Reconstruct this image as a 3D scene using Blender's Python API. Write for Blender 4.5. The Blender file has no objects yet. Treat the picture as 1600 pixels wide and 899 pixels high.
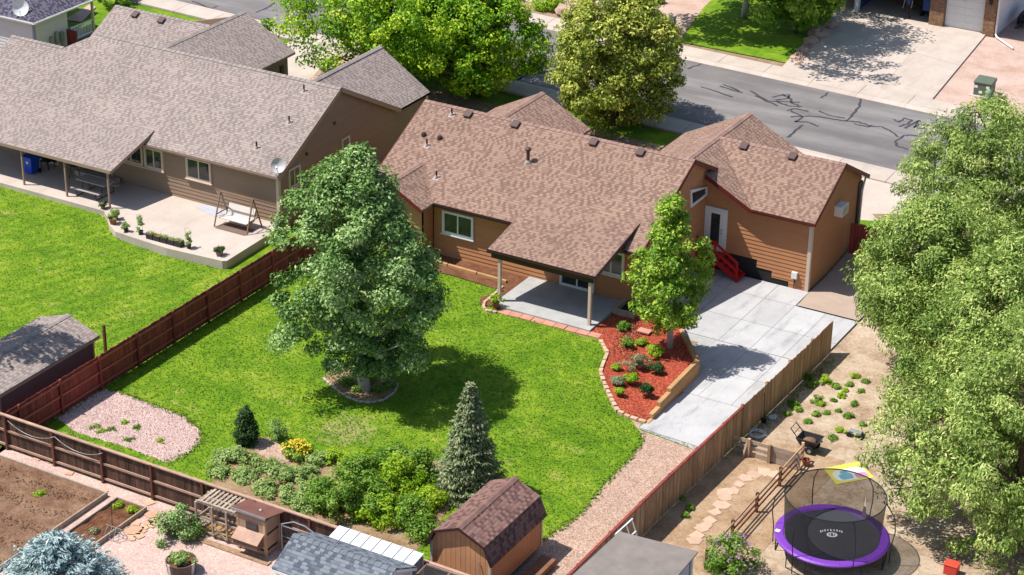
import bpy, bmesh, math, random
import numpy as np
from mathutils import Vector, Matrix
R_ = math.radians
rnd = random.Random(7)
rng = np.random.default_rng(11)
scene = bpy.context.scene
COL = scene.collection

# ------------------------------------------------------------------ camera, sky, sun, exposure
FPX, CAM = 3280.0, np.array([38.4198, -74.2715, 42.5])
YAW, PIT, ROLL = R_(-29.7), R_(25.9), R_(0.83)
def cam_axes():
    cy, sy = math.cos(YAW), math.sin(YAW)
    f = np.array([sy*math.cos(PIT), cy*math.cos(PIT), -math.sin(PIT)])
    rt = np.array([cy, -sy, 0.0]); up = np.cross(rt, f)
    c, s = math.cos(ROLL), math.sin(ROLL)
    return np.array([c*rt+s*up, -s*rt+c*up, f])
AX = cam_axes()
cd = bpy.data.cameras.new('camera'); cam = bpy.data.objects.new('camera', cd); COL.objects.link(cam)
cd.sensor_width = 36; cd.lens = FPX/1600*36; cd.clip_start = 1; cd.clip_end = 1500
m = Matrix.Identity(4)
for i in range(3):
    m[i][0], m[i][1], m[i][2], m[i][3] = AX[0][i], AX[1][i], -AX[2][i], CAM[i]
cam.matrix_world = m
scene.camera = cam

SUN = Vector((-0.475, -0.28, 1.0)).normalized()          # towards the sun
world = bpy.data.worlds.new('World'); scene.world = world; world.use_nodes = True
wn = world.node_tree.nodes; wl = world.node_tree.links
sky = wn.new('ShaderNodeTexSky'); sky.sky_type = 'NISHITA'; sky.sun_disc = False
sky.sun_elevation = math.asin(SUN.z); sky.sun_rotation = math.atan2(SUN.x, SUN.y)
wl.new(sky.outputs[0], wn['Background'].inputs[0]); wn['Background'].inputs[1].default_value = 0.11
sd = bpy.data.lights.new('sun', 'SUN'); sun = bpy.data.objects.new('sun', sd); COL.objects.link(sun)
sd.energy = 4.9; sd.angle = R_(0.5); sd.color = (1.0, 0.955, 0.89)
sun.rotation_euler = SUN.to_track_quat('Z', 'Y').to_euler(); sun.location = (-40, -30, 60)
scene.view_settings.view_transform = 'Standard'; scene.view_settings.look = 'None'
scene.view_settings.gamma = 1; scene.view_settings.exposure = 0.46
scene.view_settings.use_curve_mapping = False
scene.render.engine = 'CYCLES'

# ------------------------------------------------------------------ terrain and surveying
def ss(a, b, x):
    t = min(1, max(0, (x-a)/(b-a))); return t*t*(3-2*t)
def g(x, y):
    """ground height: flat lots, the side drive dug down towards the house, the next lawn falling a little"""
    T = (0.25+0.75*ss(-16, 6, y))*(1-ss(12, 19, y))
    k = ss(1.4, 3.0, y)*(1-ss(11, 15, y)); r = -0.72*ss(1.6-1.2*k, 5.6-4.5*k, x)*T
    l = -0.22*ss(-29, -20, x)*(1-ss(-16.6, -14.9, x))*ss(-14, -5, y)*(1-ss(1, 8, y))
    return r+l
def ray(px, py):
    return np.array([(px-800)/FPX, -(py-449.5)/FPX, 1.0])@AX
def P(px, py, z=0.0):
    d = ray(px, py); t = (z-CAM[2])/d[2]; return CAM+d*t
def G(px, py, dz=0.0):
    z = 0.0
    for _ in range(8):
        p = P(px, py, z+dz); z = g(p[0], p[1])
    return Vector(P(px, py, z+dz))
def PY(px, py, y0):
    d = ray(px, py); return Vector(CAM+d*((y0-CAM[1])/d[1]))
def PX(px, py, x0):
    d = ray(px, py); return Vector(CAM+d*((x0-CAM[0])/d[0]))
def GP(*pts): return [(G(*p).x, G(*p).y) for p in pts]

# ------------------------------------------------------------------ materials
def lin(c):
    c /= 255.0; return c/12.92 if c <= 0.04045 else ((c+0.055)/1.055)**2.4
def C(r, gg, b, f=0.8): return (lin(r)*f, lin(gg)*f, lin(b)*f, 1)
MATS = {}
class NT:
    def __init__(s, name):
        s.m = bpy.data.materials.new(name); s.m.use_nodes = True
        s.n = s.m.node_tree.nodes; s.l = s.m.node_tree.links; s.b = s.n['Principled BSDF']
    def node(s, t, **k):
        n = s.n.new(t)
        for a, v in k.items(): setattr(n, a, v)
        return n
    def link(s, a, b): s.l.new(a, b)
    def math(s, op, a, b=None, c=None):
        n = s.node('ShaderNodeMath', operation=op)
        for i, v in enumerate((a, b, c)):
            if v is None: continue
            if isinstance(v, (int, float)): n.inputs[i].default_value = v
            else: s.link(v, n.inputs[i])
        return n.outputs[0]
    def mix(s, f, a, b, blend='MIX'):
        n = s.node('ShaderNodeMix', data_type='RGBA', blend_type=blend)
        for i, v in ((0, f), (6, a), (7, b)):
            if isinstance(v, (int, float)): n.inputs[i].default_value = v
            elif isinstance(v, tuple): n.inputs[i].default_value = v
            else: s.link(v, n.inputs[i])
        return n.outputs[2]
    def noise(s, vec, scale, detail=4, rough=0.6):
        n = s.node('ShaderNodeTexNoise'); n.inputs['Scale'].default_value = scale
        n.inputs['Detail'].default_value = detail; n.inputs['Roughness'].default_value = rough
        if vec is not None: s.link(vec, n.inputs['Vector'])
        return n.outputs['Fac']
    def ramp(s, f, stops, interp='LINEAR'):
        n = s.node('ShaderNodeValToRGB'); e = n.color_ramp.elements; n.color_ramp.interpolation = interp
        while len(e) < len(stops): e.new(0.5)
        for i, (p, c) in enumerate(stops): e[i].position = p; e[i].color = c if isinstance(c, tuple) else (c, c, c, 1)
        s.link(f, n.inputs[0]); return n.outputs[0]
    def bump(s, h, strength, dist):
        n = s.node('ShaderNodeBump'); n.inputs['Strength'].default_value = strength; n.inputs['Distance'].default_value = dist
        s.link(h, n.inputs['Height']); s.link(n.outputs[0], s.b.inputs['Normal'])
    def pos(s): return s.node('ShaderNodeNewGeometry').outputs['Position']
def mul(c, f): return (c[0]*f, c[1]*f, c[2]*f, 1)

def plain(name, c, rough=0.7, var=0.12, scale=3.0, bump=0.0, bscale=40, c2=None, metal=0.0, spec=0.4, rand=0.0, stretch=None):
    """one surface colour with grain, soft blotches and, per piece, a small shift"""
    if name in MATS: return MATS[name]
    t = NT(name); p = t.pos()
    if stretch:
        mp = t.node('ShaderNodeMapping'); mp.inputs['Scale'].default_value = stretch; t.link(p, mp.inputs[0]); p = mp.outputs[0]
    f = t.noise(p, scale, 6, 0.65)
    col = t.mix(t.ramp(f, [(0.3, 0.0), (0.7, 1.0)]), mul(c, 1-var), c2 or mul(c, 1+var))
    if rand:
        oi = t.node('ShaderNodeObjectInfo').outputs['Random']
        k = t.math('MULTIPLY_ADD', oi, 2*rand, 1-rand)
        cc = t.node('ShaderNodeCombineColor')
        for i in range(3): t.link(k, cc.inputs[i])
        col = t.mix(1.0, col, cc.outputs[0], 'MULTIPLY')
    t.link(col, t.b.inputs['Base Color']); t.b.inputs['Roughness'].default_value = rough
    t.b.inputs['Metallic'].default_value = metal; t.b.inputs['Specular IOR Level'].default_value = spec
    if bump: t.bump(t.noise(p, bscale, 4, 0.6), bump, 0.02)
    MATS[name] = t.m; return t.m

def shingle(name, light, dark, mid, course=0.14, tab=0.16):
    """asphalt shingles in courses on the roof's own UV (metres): tabs of uneven tone, a step at each course"""
    t = NT(name)
    uv = t.node('ShaderNodeUVMap', uv_map='UVMap').outputs[0]
    sx = t.node('ShaderNodeSeparateXYZ'); t.link(uv, sx.inputs[0])
    u, v = sx.outputs[0], sx.outputs[1]
    row = t.math('FLOOR', t.math('DIVIDE', v, course)); fr = t.math('FRACT', t.math('DIVIDE', v, course))
    wn1 = t.node('ShaderNodeTexWhiteNoise', noise_dimensions='1D'); t.link(row, wn1.inputs['W'])
    wnb = t.node('ShaderNodeTexWhiteNoise', noise_dimensions='1D'); t.link(t.math('ADD', row, 37.7), wnb.inputs['W'])
    tw_ = t.math('MULTIPLY_ADD', wnb.outputs[0], tab*.5, tab*.75)
    uu = t.math('ADD', t.math('DIVIDE', u, tw_), t.math('MULTIPLY', wn1.outputs[0], 17.3))
    colm = t.math('FLOOR', uu); fu = t.math('FRACT', uu)
    cv = t.node('ShaderNodeCombineXYZ'); t.link(row, cv.inputs[0]); t.link(colm, cv.inputs[1])
    wn2 = t.node('ShaderNodeTexWhiteNoise', noise_dimensions='2D'); t.link(cv.outputs[0], wn2.inputs['Vector'])
    r = wn2.outputs[0]
    alt = t.math('MODULO', t.math('ABSOLUTE', colm), 2.0)
    rr = t.math('ADD', t.math('MULTIPLY', alt, 0.34), t.math('MULTIPLY', r, 0.66))
    base = t.ramp(rr, [(0.0, light), (0.42, mul(light, 0.95)), (0.52, mid), (0.68, dark), (1.0, mul(dark, 0.92))])
    big = t.noise(t.pos(), 0.35, 5, 0.6)
    base = t.mix(1.0, base, t.ramp(fr, [(0.0, 0.8), (0.2, 0.84), (0.3, 1.03), (1.0, 1.03)]), 'MULTIPLY')   # shadow line at the foot of each course, painted into the colour
    base = t.mix(1.0, base, t.ramp(big, [(0.3, 0.9), (0.7, 1.08)]), 'MULTIPLY')
    gr = t.noise(t.pos(), 45, 3, 0.7)
    base = t.mix(1.0, base, t.ramp(gr, [(0.25, 0.78), (0.75, 1.2)]), 'MULTIPLY')
    t.link(base, t.b.inputs['Base Color']); t.b.inputs['Roughness'].default_value = 0.93
    t.b.inputs['Specular IOR Level'].default_value = 0.25
    h = t.math('ADD', t.math('MULTIPLY', t.math('SUBTRACT', 1.0, fr), 0.7), t.math('MULTIPLY', t.math('LESS_THAN', rr, 0.45), 0.5))
    h = t.math('ADD', h, t.math('MULTIPLY', gr, 0.25))
    t.bump(h, 0.9, 0.018)
    MATS[name] = t.m; return t.m

def lawn_mat(name, stripe=None):
    t = NT(name); p = t.pos()
    a = t.noise(p, 0.55, 5, 0.6); b = t.noise(p, 2.4, 5, 0.7); c = t.noise(p, 11, 4, 0.75); d = t.noise(p, 38, 3, 0.7)
    s = t.math('ADD', t.math('ADD', t.math('MULTIPLY', a, 0.42), t.math('MULTIPLY', b, 0.3)), t.math('MULTIPLY', c, 0.28))
    col = t.ramp(s, [(0.37, C(74, 116, 16, .74)), (0.46, C(100, 140, 22, .74)), (0.54, C(128, 158, 34, .74)), (0.64, C(168, 176, 72, .74))])
    if stripe:
        mp = t.node('ShaderNodeMapping'); mp.inputs['Rotation'].default_value = (0, 0, stripe); t.link(p, mp.inputs[0])
        w = t.node('ShaderNodeTexWave'); w.inputs['Scale'].default_value = 0.42; w.inputs['Distortion'].default_value = 1.2
        w.inputs['Detail'].default_value = 2; t.link(mp.outputs[0], w.inputs[0])
        col = t.mix(1.0, col, t.ramp(w.outputs['Fac'], [(0.2, (0.9, 0.93, 0.8, 1)), (0.8, (1.1, 1.05, 1.25, 1))]), 'MULTIPLY')
    e = t.noise(p, 0.9, 3, 0.5)
    if not stripe:                                              # a worn, dry patch south of the big tree
        wp_ = G(545, 672); vm = t.node('ShaderNodeVectorMath', operation='DISTANCE'); t.link(p, vm.inputs[0]); vm.inputs[1].default_value = (wp_.x, wp_.y, 0)
        dd = t.math('SUBTRACT', t.math('ADD', t.math('MULTIPLY', vm.outputs['Value'], -0.42), 0.85), t.math('MULTIPLY', t.math('SUBTRACT', b, .5), -2.2))
        col = t.mix(t.ramp(dd, [(0.25, 0.0), (0.75, 0.75)]), col, C(170, 160, 108, .76))
    col = t.mix(t.ramp(e, [(0.63, 0.0), (0.74, 0.5)]), col, C(184, 176, 104, .8))
    col = t.mix(1.0, col, t.ramp(d, [(0.25, 0.82), (0.75, 1.18)]), 'MULTIPLY')
    t.link(col, t.b.inputs['Base Color']); t.b.inputs['Roughness'].default_value = 0.9
    t.b.inputs['Specular IOR Level'].default_value = 0.15
    t.bump(t.math('ADD', c, d), 0.4, 0.04)
    MATS[name] = t.m; return t.m

def stony(name, cols, cell=26, bump=0.8, patch=None):
    """loose stones: every cell its own tone"""
    t = NT(name); p = t.pos()
    v = t.node('ShaderNodeTexVoronoi'); v.inputs['Scale'].default_value = cell; t.link(p, v.inputs['Vector'])
    wn = t.node('ShaderNodeSeparateColor'); t.link(v.outputs['Color'], wn.inputs[0])
    n = len(cols)
    col = t.ramp(wn.outputs[0], [(i/(n-1), c) for i, c in enumerate(cols)])
    col = t.mix(1.0, col, t.ramp(t.noise(p, 0.8, 5, 0.65), [(0.3, 0.82), (0.7, 1.12)]), 'MULTIPLY')
    if patch:
        col = t.mix(t.ramp(t.noise(p, patch[1], 6, 0.6), [(patch[2], 0.0), (patch[2]+0.1, 0.85)]), col, patch[0])
    t.link(col, t.b.inputs['Base Color']); t.b.inputs['Roughness'].default_value = 0.95; t.b.inputs['Specular IOR Level'].default_value = 0.2
    t.bump(t.math('ADD', v.outputs['Distance'], t.noise(p, 60, 2)), -bump, 0.04)
    MATS[name] = t.m; return t.m

def soil(name, c1, c2, c3, s1=0.9, bump=0.7):
    t = NT(name); p = t.pos()
    a = t.noise(p, s1, 6, 0.65); b = t.noise(p, 7, 6, 0.7); c = t.noise(p, 34, 4, 0.7)
    s = t.math('ADD', t.math('MULTIPLY', a, 0.6), t.math('MULTIPLY', b, 0.4))
    col = t.ramp(s, [(0.38, c1), (0.5, c2), (0.62, c3)])
    col = t.mix(1.0, col, t.ramp(c, [(0.25, 0.72), (0.75, 1.22)]), 'MULTIPLY')
    t.link(col, t.b.inputs['Base Color']); t.b.inputs['Roughness'].default_value = 0.97; t.b.inputs['Specular IOR Level'].default_value = 0.15
    t.bump(t.math('ADD', b, c), bump, 0.06)
    MATS[name] = t.m; return t.m

def glass_mat(name, c=(0.012, 0.016, 0.018, 1), rough=0.06):
    t = NT(name); p = t.pos()
    col = t.mix(t.ramp(t.noise(p, 1.3, 3), [(0.4, 0.0), (0.6, 1.0)]), c, mul(c, 2.6))
    t.link(col, t.b.inputs['Base Color']); t.b.inputs['Roughness'].default_value = rough; t.b.inputs['Specular IOR Level'].default_value = 0.6
    MATS[name] = t.m; return t.m

def leaf_mat(name, c1, c2, c3, trans=0.35, rough=0.55):
    """leaves: tone from a random value stored on each leaf, light let through"""
    t = NT(name)
    at = t.node('ShaderNodeAttribute', attribute_name='tone')
    col = t.ramp(at.outputs['Fac'], [(0.0, c1), (0.5, c2), (1.0, c3)])
    t.link(col, t.b.inputs['Base Color']); t.b.inputs['Roughness'].default_value = rough; t.b.inputs['Specular IOR Level'].default_value = 0.3
    tr = t.node('ShaderNodeBsdfTranslucent'); t.link(t.mix(1.0, col, (1.25, 1.2, 0.6, 1), 'MULTIPLY'), tr.inputs[0])
    mx = t.node('ShaderNodeMixShader'); mx.inputs[0].default_value = trans
    t.link(t.b.outputs[0], mx.inputs[1]); t.link(tr.outputs[0], mx.inputs[2])
    t.link(mx.outputs[0], t.n['Material Output'].inputs[0])
    MATS[name] = t.m; return t.m

def net_mat(name, c, cover):
    t = NT(name); t.b.inputs['Base Color'].default_value = c; t.b.inputs['Roughness'].default_value = 0.8
    tr = t.node('ShaderNodeBsdfTransparent'); mx = t.node('ShaderNodeMixShader'); mx.inputs[0].default_value = cover
    t.link(tr.outputs[0], mx.inputs[1]); t.link(t.b.outputs[0], mx.inputs[2]); t.link(mx.outputs[0], t.n['Material Output'].inputs[0])
    MATS[name] = t.m; return t.m

M_roof_tan = shingle('shingle_tan', C(182, 150, 132, .62), C(148, 118, 105, .62), C(167, 135, 119, .62))
M_roof_grey = shingle('shingle_grey', C(188, 172, 165, .62), C(160, 145, 139, .62), C(175, 159, 152, .62))
M_roof_brown = shingle('shingle_brown', C(160, 124, 114, .6), C(118, 87, 82, .6), C(140, 106, 98, .6))
M_roof_slate = shingle('shingle_slate', C(150, 156, 166, .6), C(104, 112, 124, .6), C(128, 136, 146, .6), tab=0.24)
M_roof_dark = shingle('shingle_dark', C(128, 122, 140, .6), C(78, 74, 92, .6), C(100, 96, 112, .6))
M_roof_flat = plain('roofing_felt', C(150, 140, 134, .62), 0.95, 0.16, 1.6, 0.6, 60)
M_ridge_tan = plain('ridge_tan', C(172, 138, 126, .62), 0.95, 0.2, 6, 0.4, 50, rand=0.12)
M_ridge_grey = plain('ridge_grey', C(172, 160, 154, .62), 0.95, 0.2, 6, 0.4, 50, rand=0.12)
M_ridge_slate = plain('ridge_slate', C(128, 136, 146, .6), 0.95, 0.2, 6, 0.4, 50, rand=0.12)
M_ridge_brown = plain('ridge_brown', C(140, 106, 98, .6), 0.95, 0.2, 6, 0.4, 50, rand=0.12)
M_orange = plain('siding_orange', C(204, 142, 98, .7), 0.75, 0.07, 1.5, 0.15, 30, rand=0.04, stretch=(1, 1, 6))
M_taupe = plain('siding_taupe', C(164, 138, 116, .7), 0.75, 0.06, 1.5, 0.15, 30, rand=0.04, stretch=(1, 1, 6))
M_lilac = plain('siding_white', C(226, 220, 224, .75), 0.75, 0.05, 1.5, 0.15, 30, rand=0.03)
M_fascia_red = plain('fascia_red_brown', C(112, 40, 34, .7), 0.6, 0.12, 3)
M_fascia_dark = plain('gutter_dark_brown', C(70, 42, 42, .7), 0.5, 0.12, 3)
M_fascia_taupe = plain('fascia_taupe', C(178, 150, 134, .7), 0.6, 0.08, 3)
M_cream = plain('trim_cream', C(226, 206, 188, .72), 0.6, 0.06, 3)
M_white = plain('paint_white', C(240, 240, 240, .78), 0.5, 0.04, 4)
M_glass = glass_mat('window_glass')
M_black = plain('foundation_black', C(34, 34, 38, .8), 0.7, 0.25, 3)
M_conc = plain('concrete_pale', C(214, 215, 220, .6), 0.9, 0.13, 0.9, 0.25, 50, rand=0.035)
def concrete(name, c, stain, amt):
    t = NT(name); p = t.pos(); a = t.noise(p, .7, 6, .65); b = t.noise(p, 3.1, 6, .7); f = t.noise(p, 45, 3, .7)
    mp = t.node('ShaderNodeMapping'); mp.inputs['Scale'].default_value = (1.6, .35, 1); t.link(p, mp.inputs[0]); st = t.noise(mp.outputs[0], 1.1, 6, .7)
    col = t.mix(t.ramp(a, [(.35, 0.0), (.65, 1.0)]), mul(c, .9), mul(c, 1.06))
    col = t.mix(t.ramp(st, [(.52, 0.0), (.72, amt)]), col, stain); col = t.mix(t.ramp(b, [(.6, 0.0), (.75, amt)]), col, stain)
    oi = t.node('ShaderNodeObjectInfo').outputs['Random']; k = t.math('MULTIPLY_ADD', oi, .12, .94); cc = t.node('ShaderNodeCombineColor')
    for i in range(3): t.link(k, cc.inputs[i])
    col = t.mix(1.0, col, cc.outputs[0], 'MULTIPLY'); col = t.mix(1.0, col, t.ramp(f, [(.25, .9), (.75, 1.1)]), 'MULTIPLY')
    t.link(col, t.b.inputs['Base Color']); t.b.inputs['Roughness'].default_value = .9; t.b.inputs['Specular IOR Level'].default_value = .3; t.bump(f, .3, .01); MATS[name] = t.m; return t.m
M_conc = concrete('concrete_drive', C(216, 215, 216, .6), C(150, 148, 150, .6), .55)
M_conc_old = plain('concrete_stained', C(200, 200, 198, .6), 0.9, 0.14, 1.6, 0.25, 50, rand=0.02)
M_conc_warm = concrete('concrete_warm', C(222, 206, 193, .62), C(178, 158, 144, .62), .35)
M_conc_side = plain('concrete_side', C(190, 168, 152, .7), 0.9, 0.1, 1.2, 0.25, 50)
M_joint = plain('joint_dark', C(120, 116, 112, .6), 0.95, 0.2, 4)
M_wood_red = plain('fence_red', C(148, 58, 50, .66), 0.75, 0.3, 2.2, 0.5, 30, c2=C(176, 80, 70, .66), rand=0.3, stretch=(3, 3, 0.5))
M_wood_dark = plain('fence_dark_brown', C(80, 54, 42, .62), 0.8, 0.35, 2.2, 0.6, 30, c2=C(118, 84, 68, .62), rand=0.42, stretch=(3, 3, 0.5))
M_rail_dark = plain('fence_rail_weathered', C(196, 160, 140, .7), 0.85, 0.2, 2, 0.5, 30, rand=0.1)
M_rail_red = plain('fence_rail_red', C(190, 100, 86, .66), .8, .15, 2, .4, 30, rand=.1)
M_post_dark = plain('fence_post_brown', C(120, 74, 56, .7), 0.8, 0.2, 2, 0.5, 30, rand=0.15)
M_wood_tan = plain('fence_tan', C(196, 154, 118, .74), 0.85, 0.35, 2.2, 0.6, 30, c2=C(220, 184, 150, .74), rand=0.3, stretch=(3, 3, 0.5))
M_wood_grey = plain('wood_weathered', C(196, 176, 156, .62), 0.88, 0.22, 3, 0.6, 30, rand=0.14)
M_timber = plain('timber_warm', C(218, 170, 118, .62), 0.85, 0.15, 2, 0.5, 30, rand=0.12)
M_bark_white = plain('bark_pale', C(206, 200, 196, .7), 0.9, 0.3, 4, 0.5, 20)
M_bark = plain('bark_brown', C(110, 92, 78, .7), 0.95, 0.3, 4, 0.7, 20)
M_tan_shed = plain('shed_tan', C(212, 152, 108, .8), 0.8, 0.1, 1.5, 0.2, 30, rand=0.04)
M_metal_dark = plain('metal_dark', C(48, 48, 52, .8), 0.45, 0.1, 4, metal=0.4)
M_metal_grey = plain('metal_grey', C(170, 174, 180, .7), 0.4, 0.08, 4, metal=0.3)
M_vent = plain('vent_brown', C(92, 66, 62, .7), 0.5, 0.1, 4)
M_flash = plain('roof_flashing', C(196, 178, 170, .6), .7, .1, 5)
M_lead = plain('vent_flashing', C(210, 204, 204, .7), 0.5, 0.08, 4)
M_plastic_black = plain('plastic_black', C(44, 44, 46, .8), 0.5, 0.1, 4)
M_terra = plain('terracotta', C(176, 104, 80, .7), 0.85, 0.12, 6, rand=0.1)
M_potgrey = plain('pot_grey', C(150, 128, 118, .7), 0.85, 0.12, 6, rand=0.1)
M_rubber = plain('rubber', C(32, 32, 34, .8), 0.8, 0.1, 6)

# ------------------------------------------------------------------ objects
def link(o): COL.objects.link(o); return o
def wloc(o):
    v = Vector((0, 0, 0))
    while o is not None: v = v+o.location; o = o.parent
    return v
def tag(o, label=None, cat=None, group=None, kind=None):
    if label: o['label'] = label
    if cat: o['category'] = cat
    if group: o['group'] = group
    if kind: o['kind'] = kind
    return o
def thing(name, label, cat, loc, group=None):
    o = link(bpy.data.objects.new(name, None)); o.location = loc; o.empty_display_size = 0.3
    return tag(o, label, cat, group)
class MB:
    """collects shapes in world metres; build() links them as one mesh object"""
    def __init__(s): s.v = []; s.f = []; s.uv = None
    def add(s, vs, fs):
        k = len(s.v); s.v += [tuple(v) for v in vs]; s.f += [tuple(i+k for i in f) for f in fs]; return s
    def box(s, x0, x1, y0, y1, z0, z1):
        return s.add([(x0, y0, z0), (x1, y0, z0), (x1, y1, z0), (x0, y1, z0), (x0, y0, z1), (x1, y0, z1), (x1, y1, z1), (x0, y1, z1)],
                     [(0, 3, 2, 1), (4, 5, 6, 7), (0, 1, 5, 4), (1, 2, 6, 5), (2, 3, 7, 6), (3, 0, 4, 7)])
    def beam(s, a, b, w, h, up=(0, 0, 1), roll=0):
        a, b = Vector(a), Vector(b); d = (b-a).normalized(); u = Vector(up)
        if abs(d.dot(u)) > 0.98: u = Vector((0, 1, 0))
        x = d.cross(u).normalized(); y = x.cross(d).normalized()
        x, y = x*w/2, y*h/2
        vs = [a-x-y, a+x-y, a+x+y, a-x+y, b-x-y, b+x-y, b+x+y, b-x+y]
        return s.add(vs, [(0, 3, 2, 1), (4, 5, 6, 7), (0, 1, 5, 4), (1, 2, 6, 5), (2, 3, 7, 6), (3, 0, 4, 7)][::1])
    def tube(s, pts, rad, n=8, cap=True):
        pts = [Vector(p) for p in pts]
        if not isinstance(rad, (list, tuple)): rad = [rad]*len(pts)
        rings = []; prev = None
        for i, p in enumerate(pts):
            d = (pts[min(i+1, len(pts)-1)]-pts[max(i-1, 0)]).normalized()
            ref = prev if prev is not None else (Vector((0, 0, 1)) if abs(d.z) < 0.9 else Vector((1, 0, 0)))
            x = d.cross(ref)
            if x.length < 1e-4: x = d.cross(Vector((1, 0, 0)))
            x.normalize(); y = x.cross(d).normalized(); prev = y
            rings.append([p+(x*math.cos(2*math.pi*k/n)+y*math.sin(2*math.pi*k/n))*rad[i] for k in range(n)])
        vs = [v for r in rings for v in r]; fs = []
        for i in range(len(pts)-1):
            for k in range(n):
                fs.append((i*n+k, i*n+(k+1) % n, (i+1)*n+(k+1) % n, (i+1)*n+k))
        if cap: fs += [tuple(range(n))[::-1], tuple((len(pts)-1)*n+k for k in range(n))]
        return s.add(vs, fs)
    def prism(s, poly, z0, z1):
        n = len(poly); a = sum(poly[i][0]*poly[(i+1) % n][1]-poly[(i+1) % n][0]*poly[i][1] for i in range(n))
        if a < 0: poly = poly[::-1]
        f0 = (lambda p: z0) if not callable(z0) else z0
        f1 = (lambda p: z1) if not callable(z1) else z1
        vs = [(p[0], p[1], f0(p)) for p in poly]+[(p[0], p[1], f1(p)) for p in poly]
        fs = [tuple(range(n))[::-1], tuple(range(n, 2*n))]+[(i, (i+1) % n, n+(i+1) % n, n+i) for i in range(n)]
        return s.add(vs, fs)
    def lathe(s, c, prof, n=16):
        c = Vector(c); vs = []; fs = []
        for r, z in prof:
            for k in range(n): vs.append((c.x+r*math.cos(2*math.pi*k/n), c.y+r*math.sin(2*math.pi*k/n), c.z+z))
        for i in range(len(prof)-1):
            for k in range(n): fs.append((i*n+k, i*n+(k+1) % n, (i+1)*n+(k+1) % n, (i+1)*n+k))
        fs += [tuple(range(n))[::-1], tuple((len(prof)-1)*n+k for k in range(n))]
        return s.add(vs, fs)
    def ball(s, c, r, n=10, k=6, sz=1.0):
        return s.lathe(c, [(max(0.002, r*math.sin(math.pi*i/k)), -r*sz*math.cos(math.pi*i/k)) for i in range(k+1)], n)
    def ring(s, c, R0, R1, z0, z1, n=32):
        prof = [(R0, z0), (R1, z0), (R1, z1), (R0, z1), (R0, z0)]
        c = Vector(c); vs = []; fs = []
        for r, z in prof[:4]:
            for k in range(n): vs.append((c.x+r*math.cos(2*math.pi*k/n), c.y+r*math.sin(2*math.pi*k/n), c.z+z))
        for i in range(4):
            j = (i+1) % 4
            for k in range(n): fs.append((i*n+k, i*n+(k+1) % n, j*n+(k+1) % n, j*n+k))
        return s.add(vs, fs)
    def build(s, name, mat, parent=None, smooth=False, org=None, bevel=0):
        me = bpy.data.meshes.new(name)
        if parent is not None: o0 = wloc(parent)
        elif org is not None: o0 = Vector(org)
        else:
            a = np.array(s.v); o0 = Vector(((a[:, 0].min()+a[:, 0].max())/2, (a[:, 1].min()+a[:, 1].max())/2, a[:, 2].min()))
        me.from_pydata([(x-o0.x, y-o0.y, z-o0.z) for x, y, z in s.v], [], s.f)
        if s.uv is not None:
            ul = me.uv_layers.new(name='UVMap')
            for lp in me.loops: ul.data[lp.index].uv = s.uv[lp.vertex_index]
        me.materials.append(mat); me.update()
        if smooth: me.polygons.foreach_set('use_smooth', [True]*len(me.polygons))
        o = link(bpy.data.objects.new(name, me))
        if parent is not None: o.parent = parent
        else: o.location = o0
        if bevel:
            b = o.modifiers.new('bevel', 'BEVEL'); b.width = bevel; b.segments = 2; b.limit_method = 'ANGLE'
        return o
def piece(src, name, loc, parent, rotz=0, scale=None):
    """another piece that shares src's mesh; loc in world metres"""
    o = link(bpy.data.objects.new(name, src.data)); o.parent = parent
    o.location = Vector(loc)-wloc(parent); o.rotation_euler.z = rotz
    if scale: o.scale = scale
    return o
def copy_tree(o, loc=None, rz=None, parent=None):
    c = o.copy(); link(c)
    if parent is not None: c.parent = parent
    if loc is not None: c.location = loc
    if rz is not None: c.rotation_euler.z = rz
    for ch in list(o.children): copy_tree(ch, parent=c)
    return c

# ------------------------------------------------------------------ ground sheets
def drape(name, poly, dz, mat, step=1.0, parent=None, kind='structure', zf=None):
    bm = bmesh.new(); f = bm.faces.new([bm.verts.new((x, y, 0)) for x, y in poly]); bm.normal_update()
    if f.normal.z < 0: f.normal_flip()
    xs = [p[0] for p in poly]; ys = [p[1] for p in poly]
    if step:
        for ax, lo, hi in ((0, min(xs), max(xs)), (1, min(ys), max(ys))):
            k = math.floor(lo/step)*step+step
            while k < hi:
                n = (1, 0, 0) if ax == 0 else (0, 1, 0)
                bmesh.ops.bisect_plane(bm, geom=bm.verts[:]+bm.edges[:]+bm.faces[:], plane_co=(k, 0, 0) if ax == 0 else (0, k, 0), plane_no=n)
                k += step
    h = zf or g
    for v in bm.verts: v.co.z = h(v.co.x, v.co.y)+dz
    me = bpy.data.meshes.new(name); bm.to_mesh(me); bm.free(); me.materials.append(mat)
    o = link(bpy.data.objects.new(name, me))
    if parent is not None: o.parent = parent
    elif kind: o['kind'] = kind
    return o
def inside(poly, x, y):
    c = False; n = len(poly)
    for i in range(n):
        x0, y0 = poly[i]; x1, y1 = poly[(i+1) % n]
        if (y0 > y) != (y1 > y) and x < (x1-x0)*(y-y0)/(y1-y0)+x0: c = not c
    return c
def sample(poly, n):
    xs = [p[0] for p in poly]; ys = [p[1] for p in poly]; out = []
    while len(out) < n:
        x, y = rnd.uniform(min(xs), max(xs)), rnd.uniform(min(ys), max(ys))
        if inside(poly, x, y): out.append((x, y))
    return out
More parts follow.
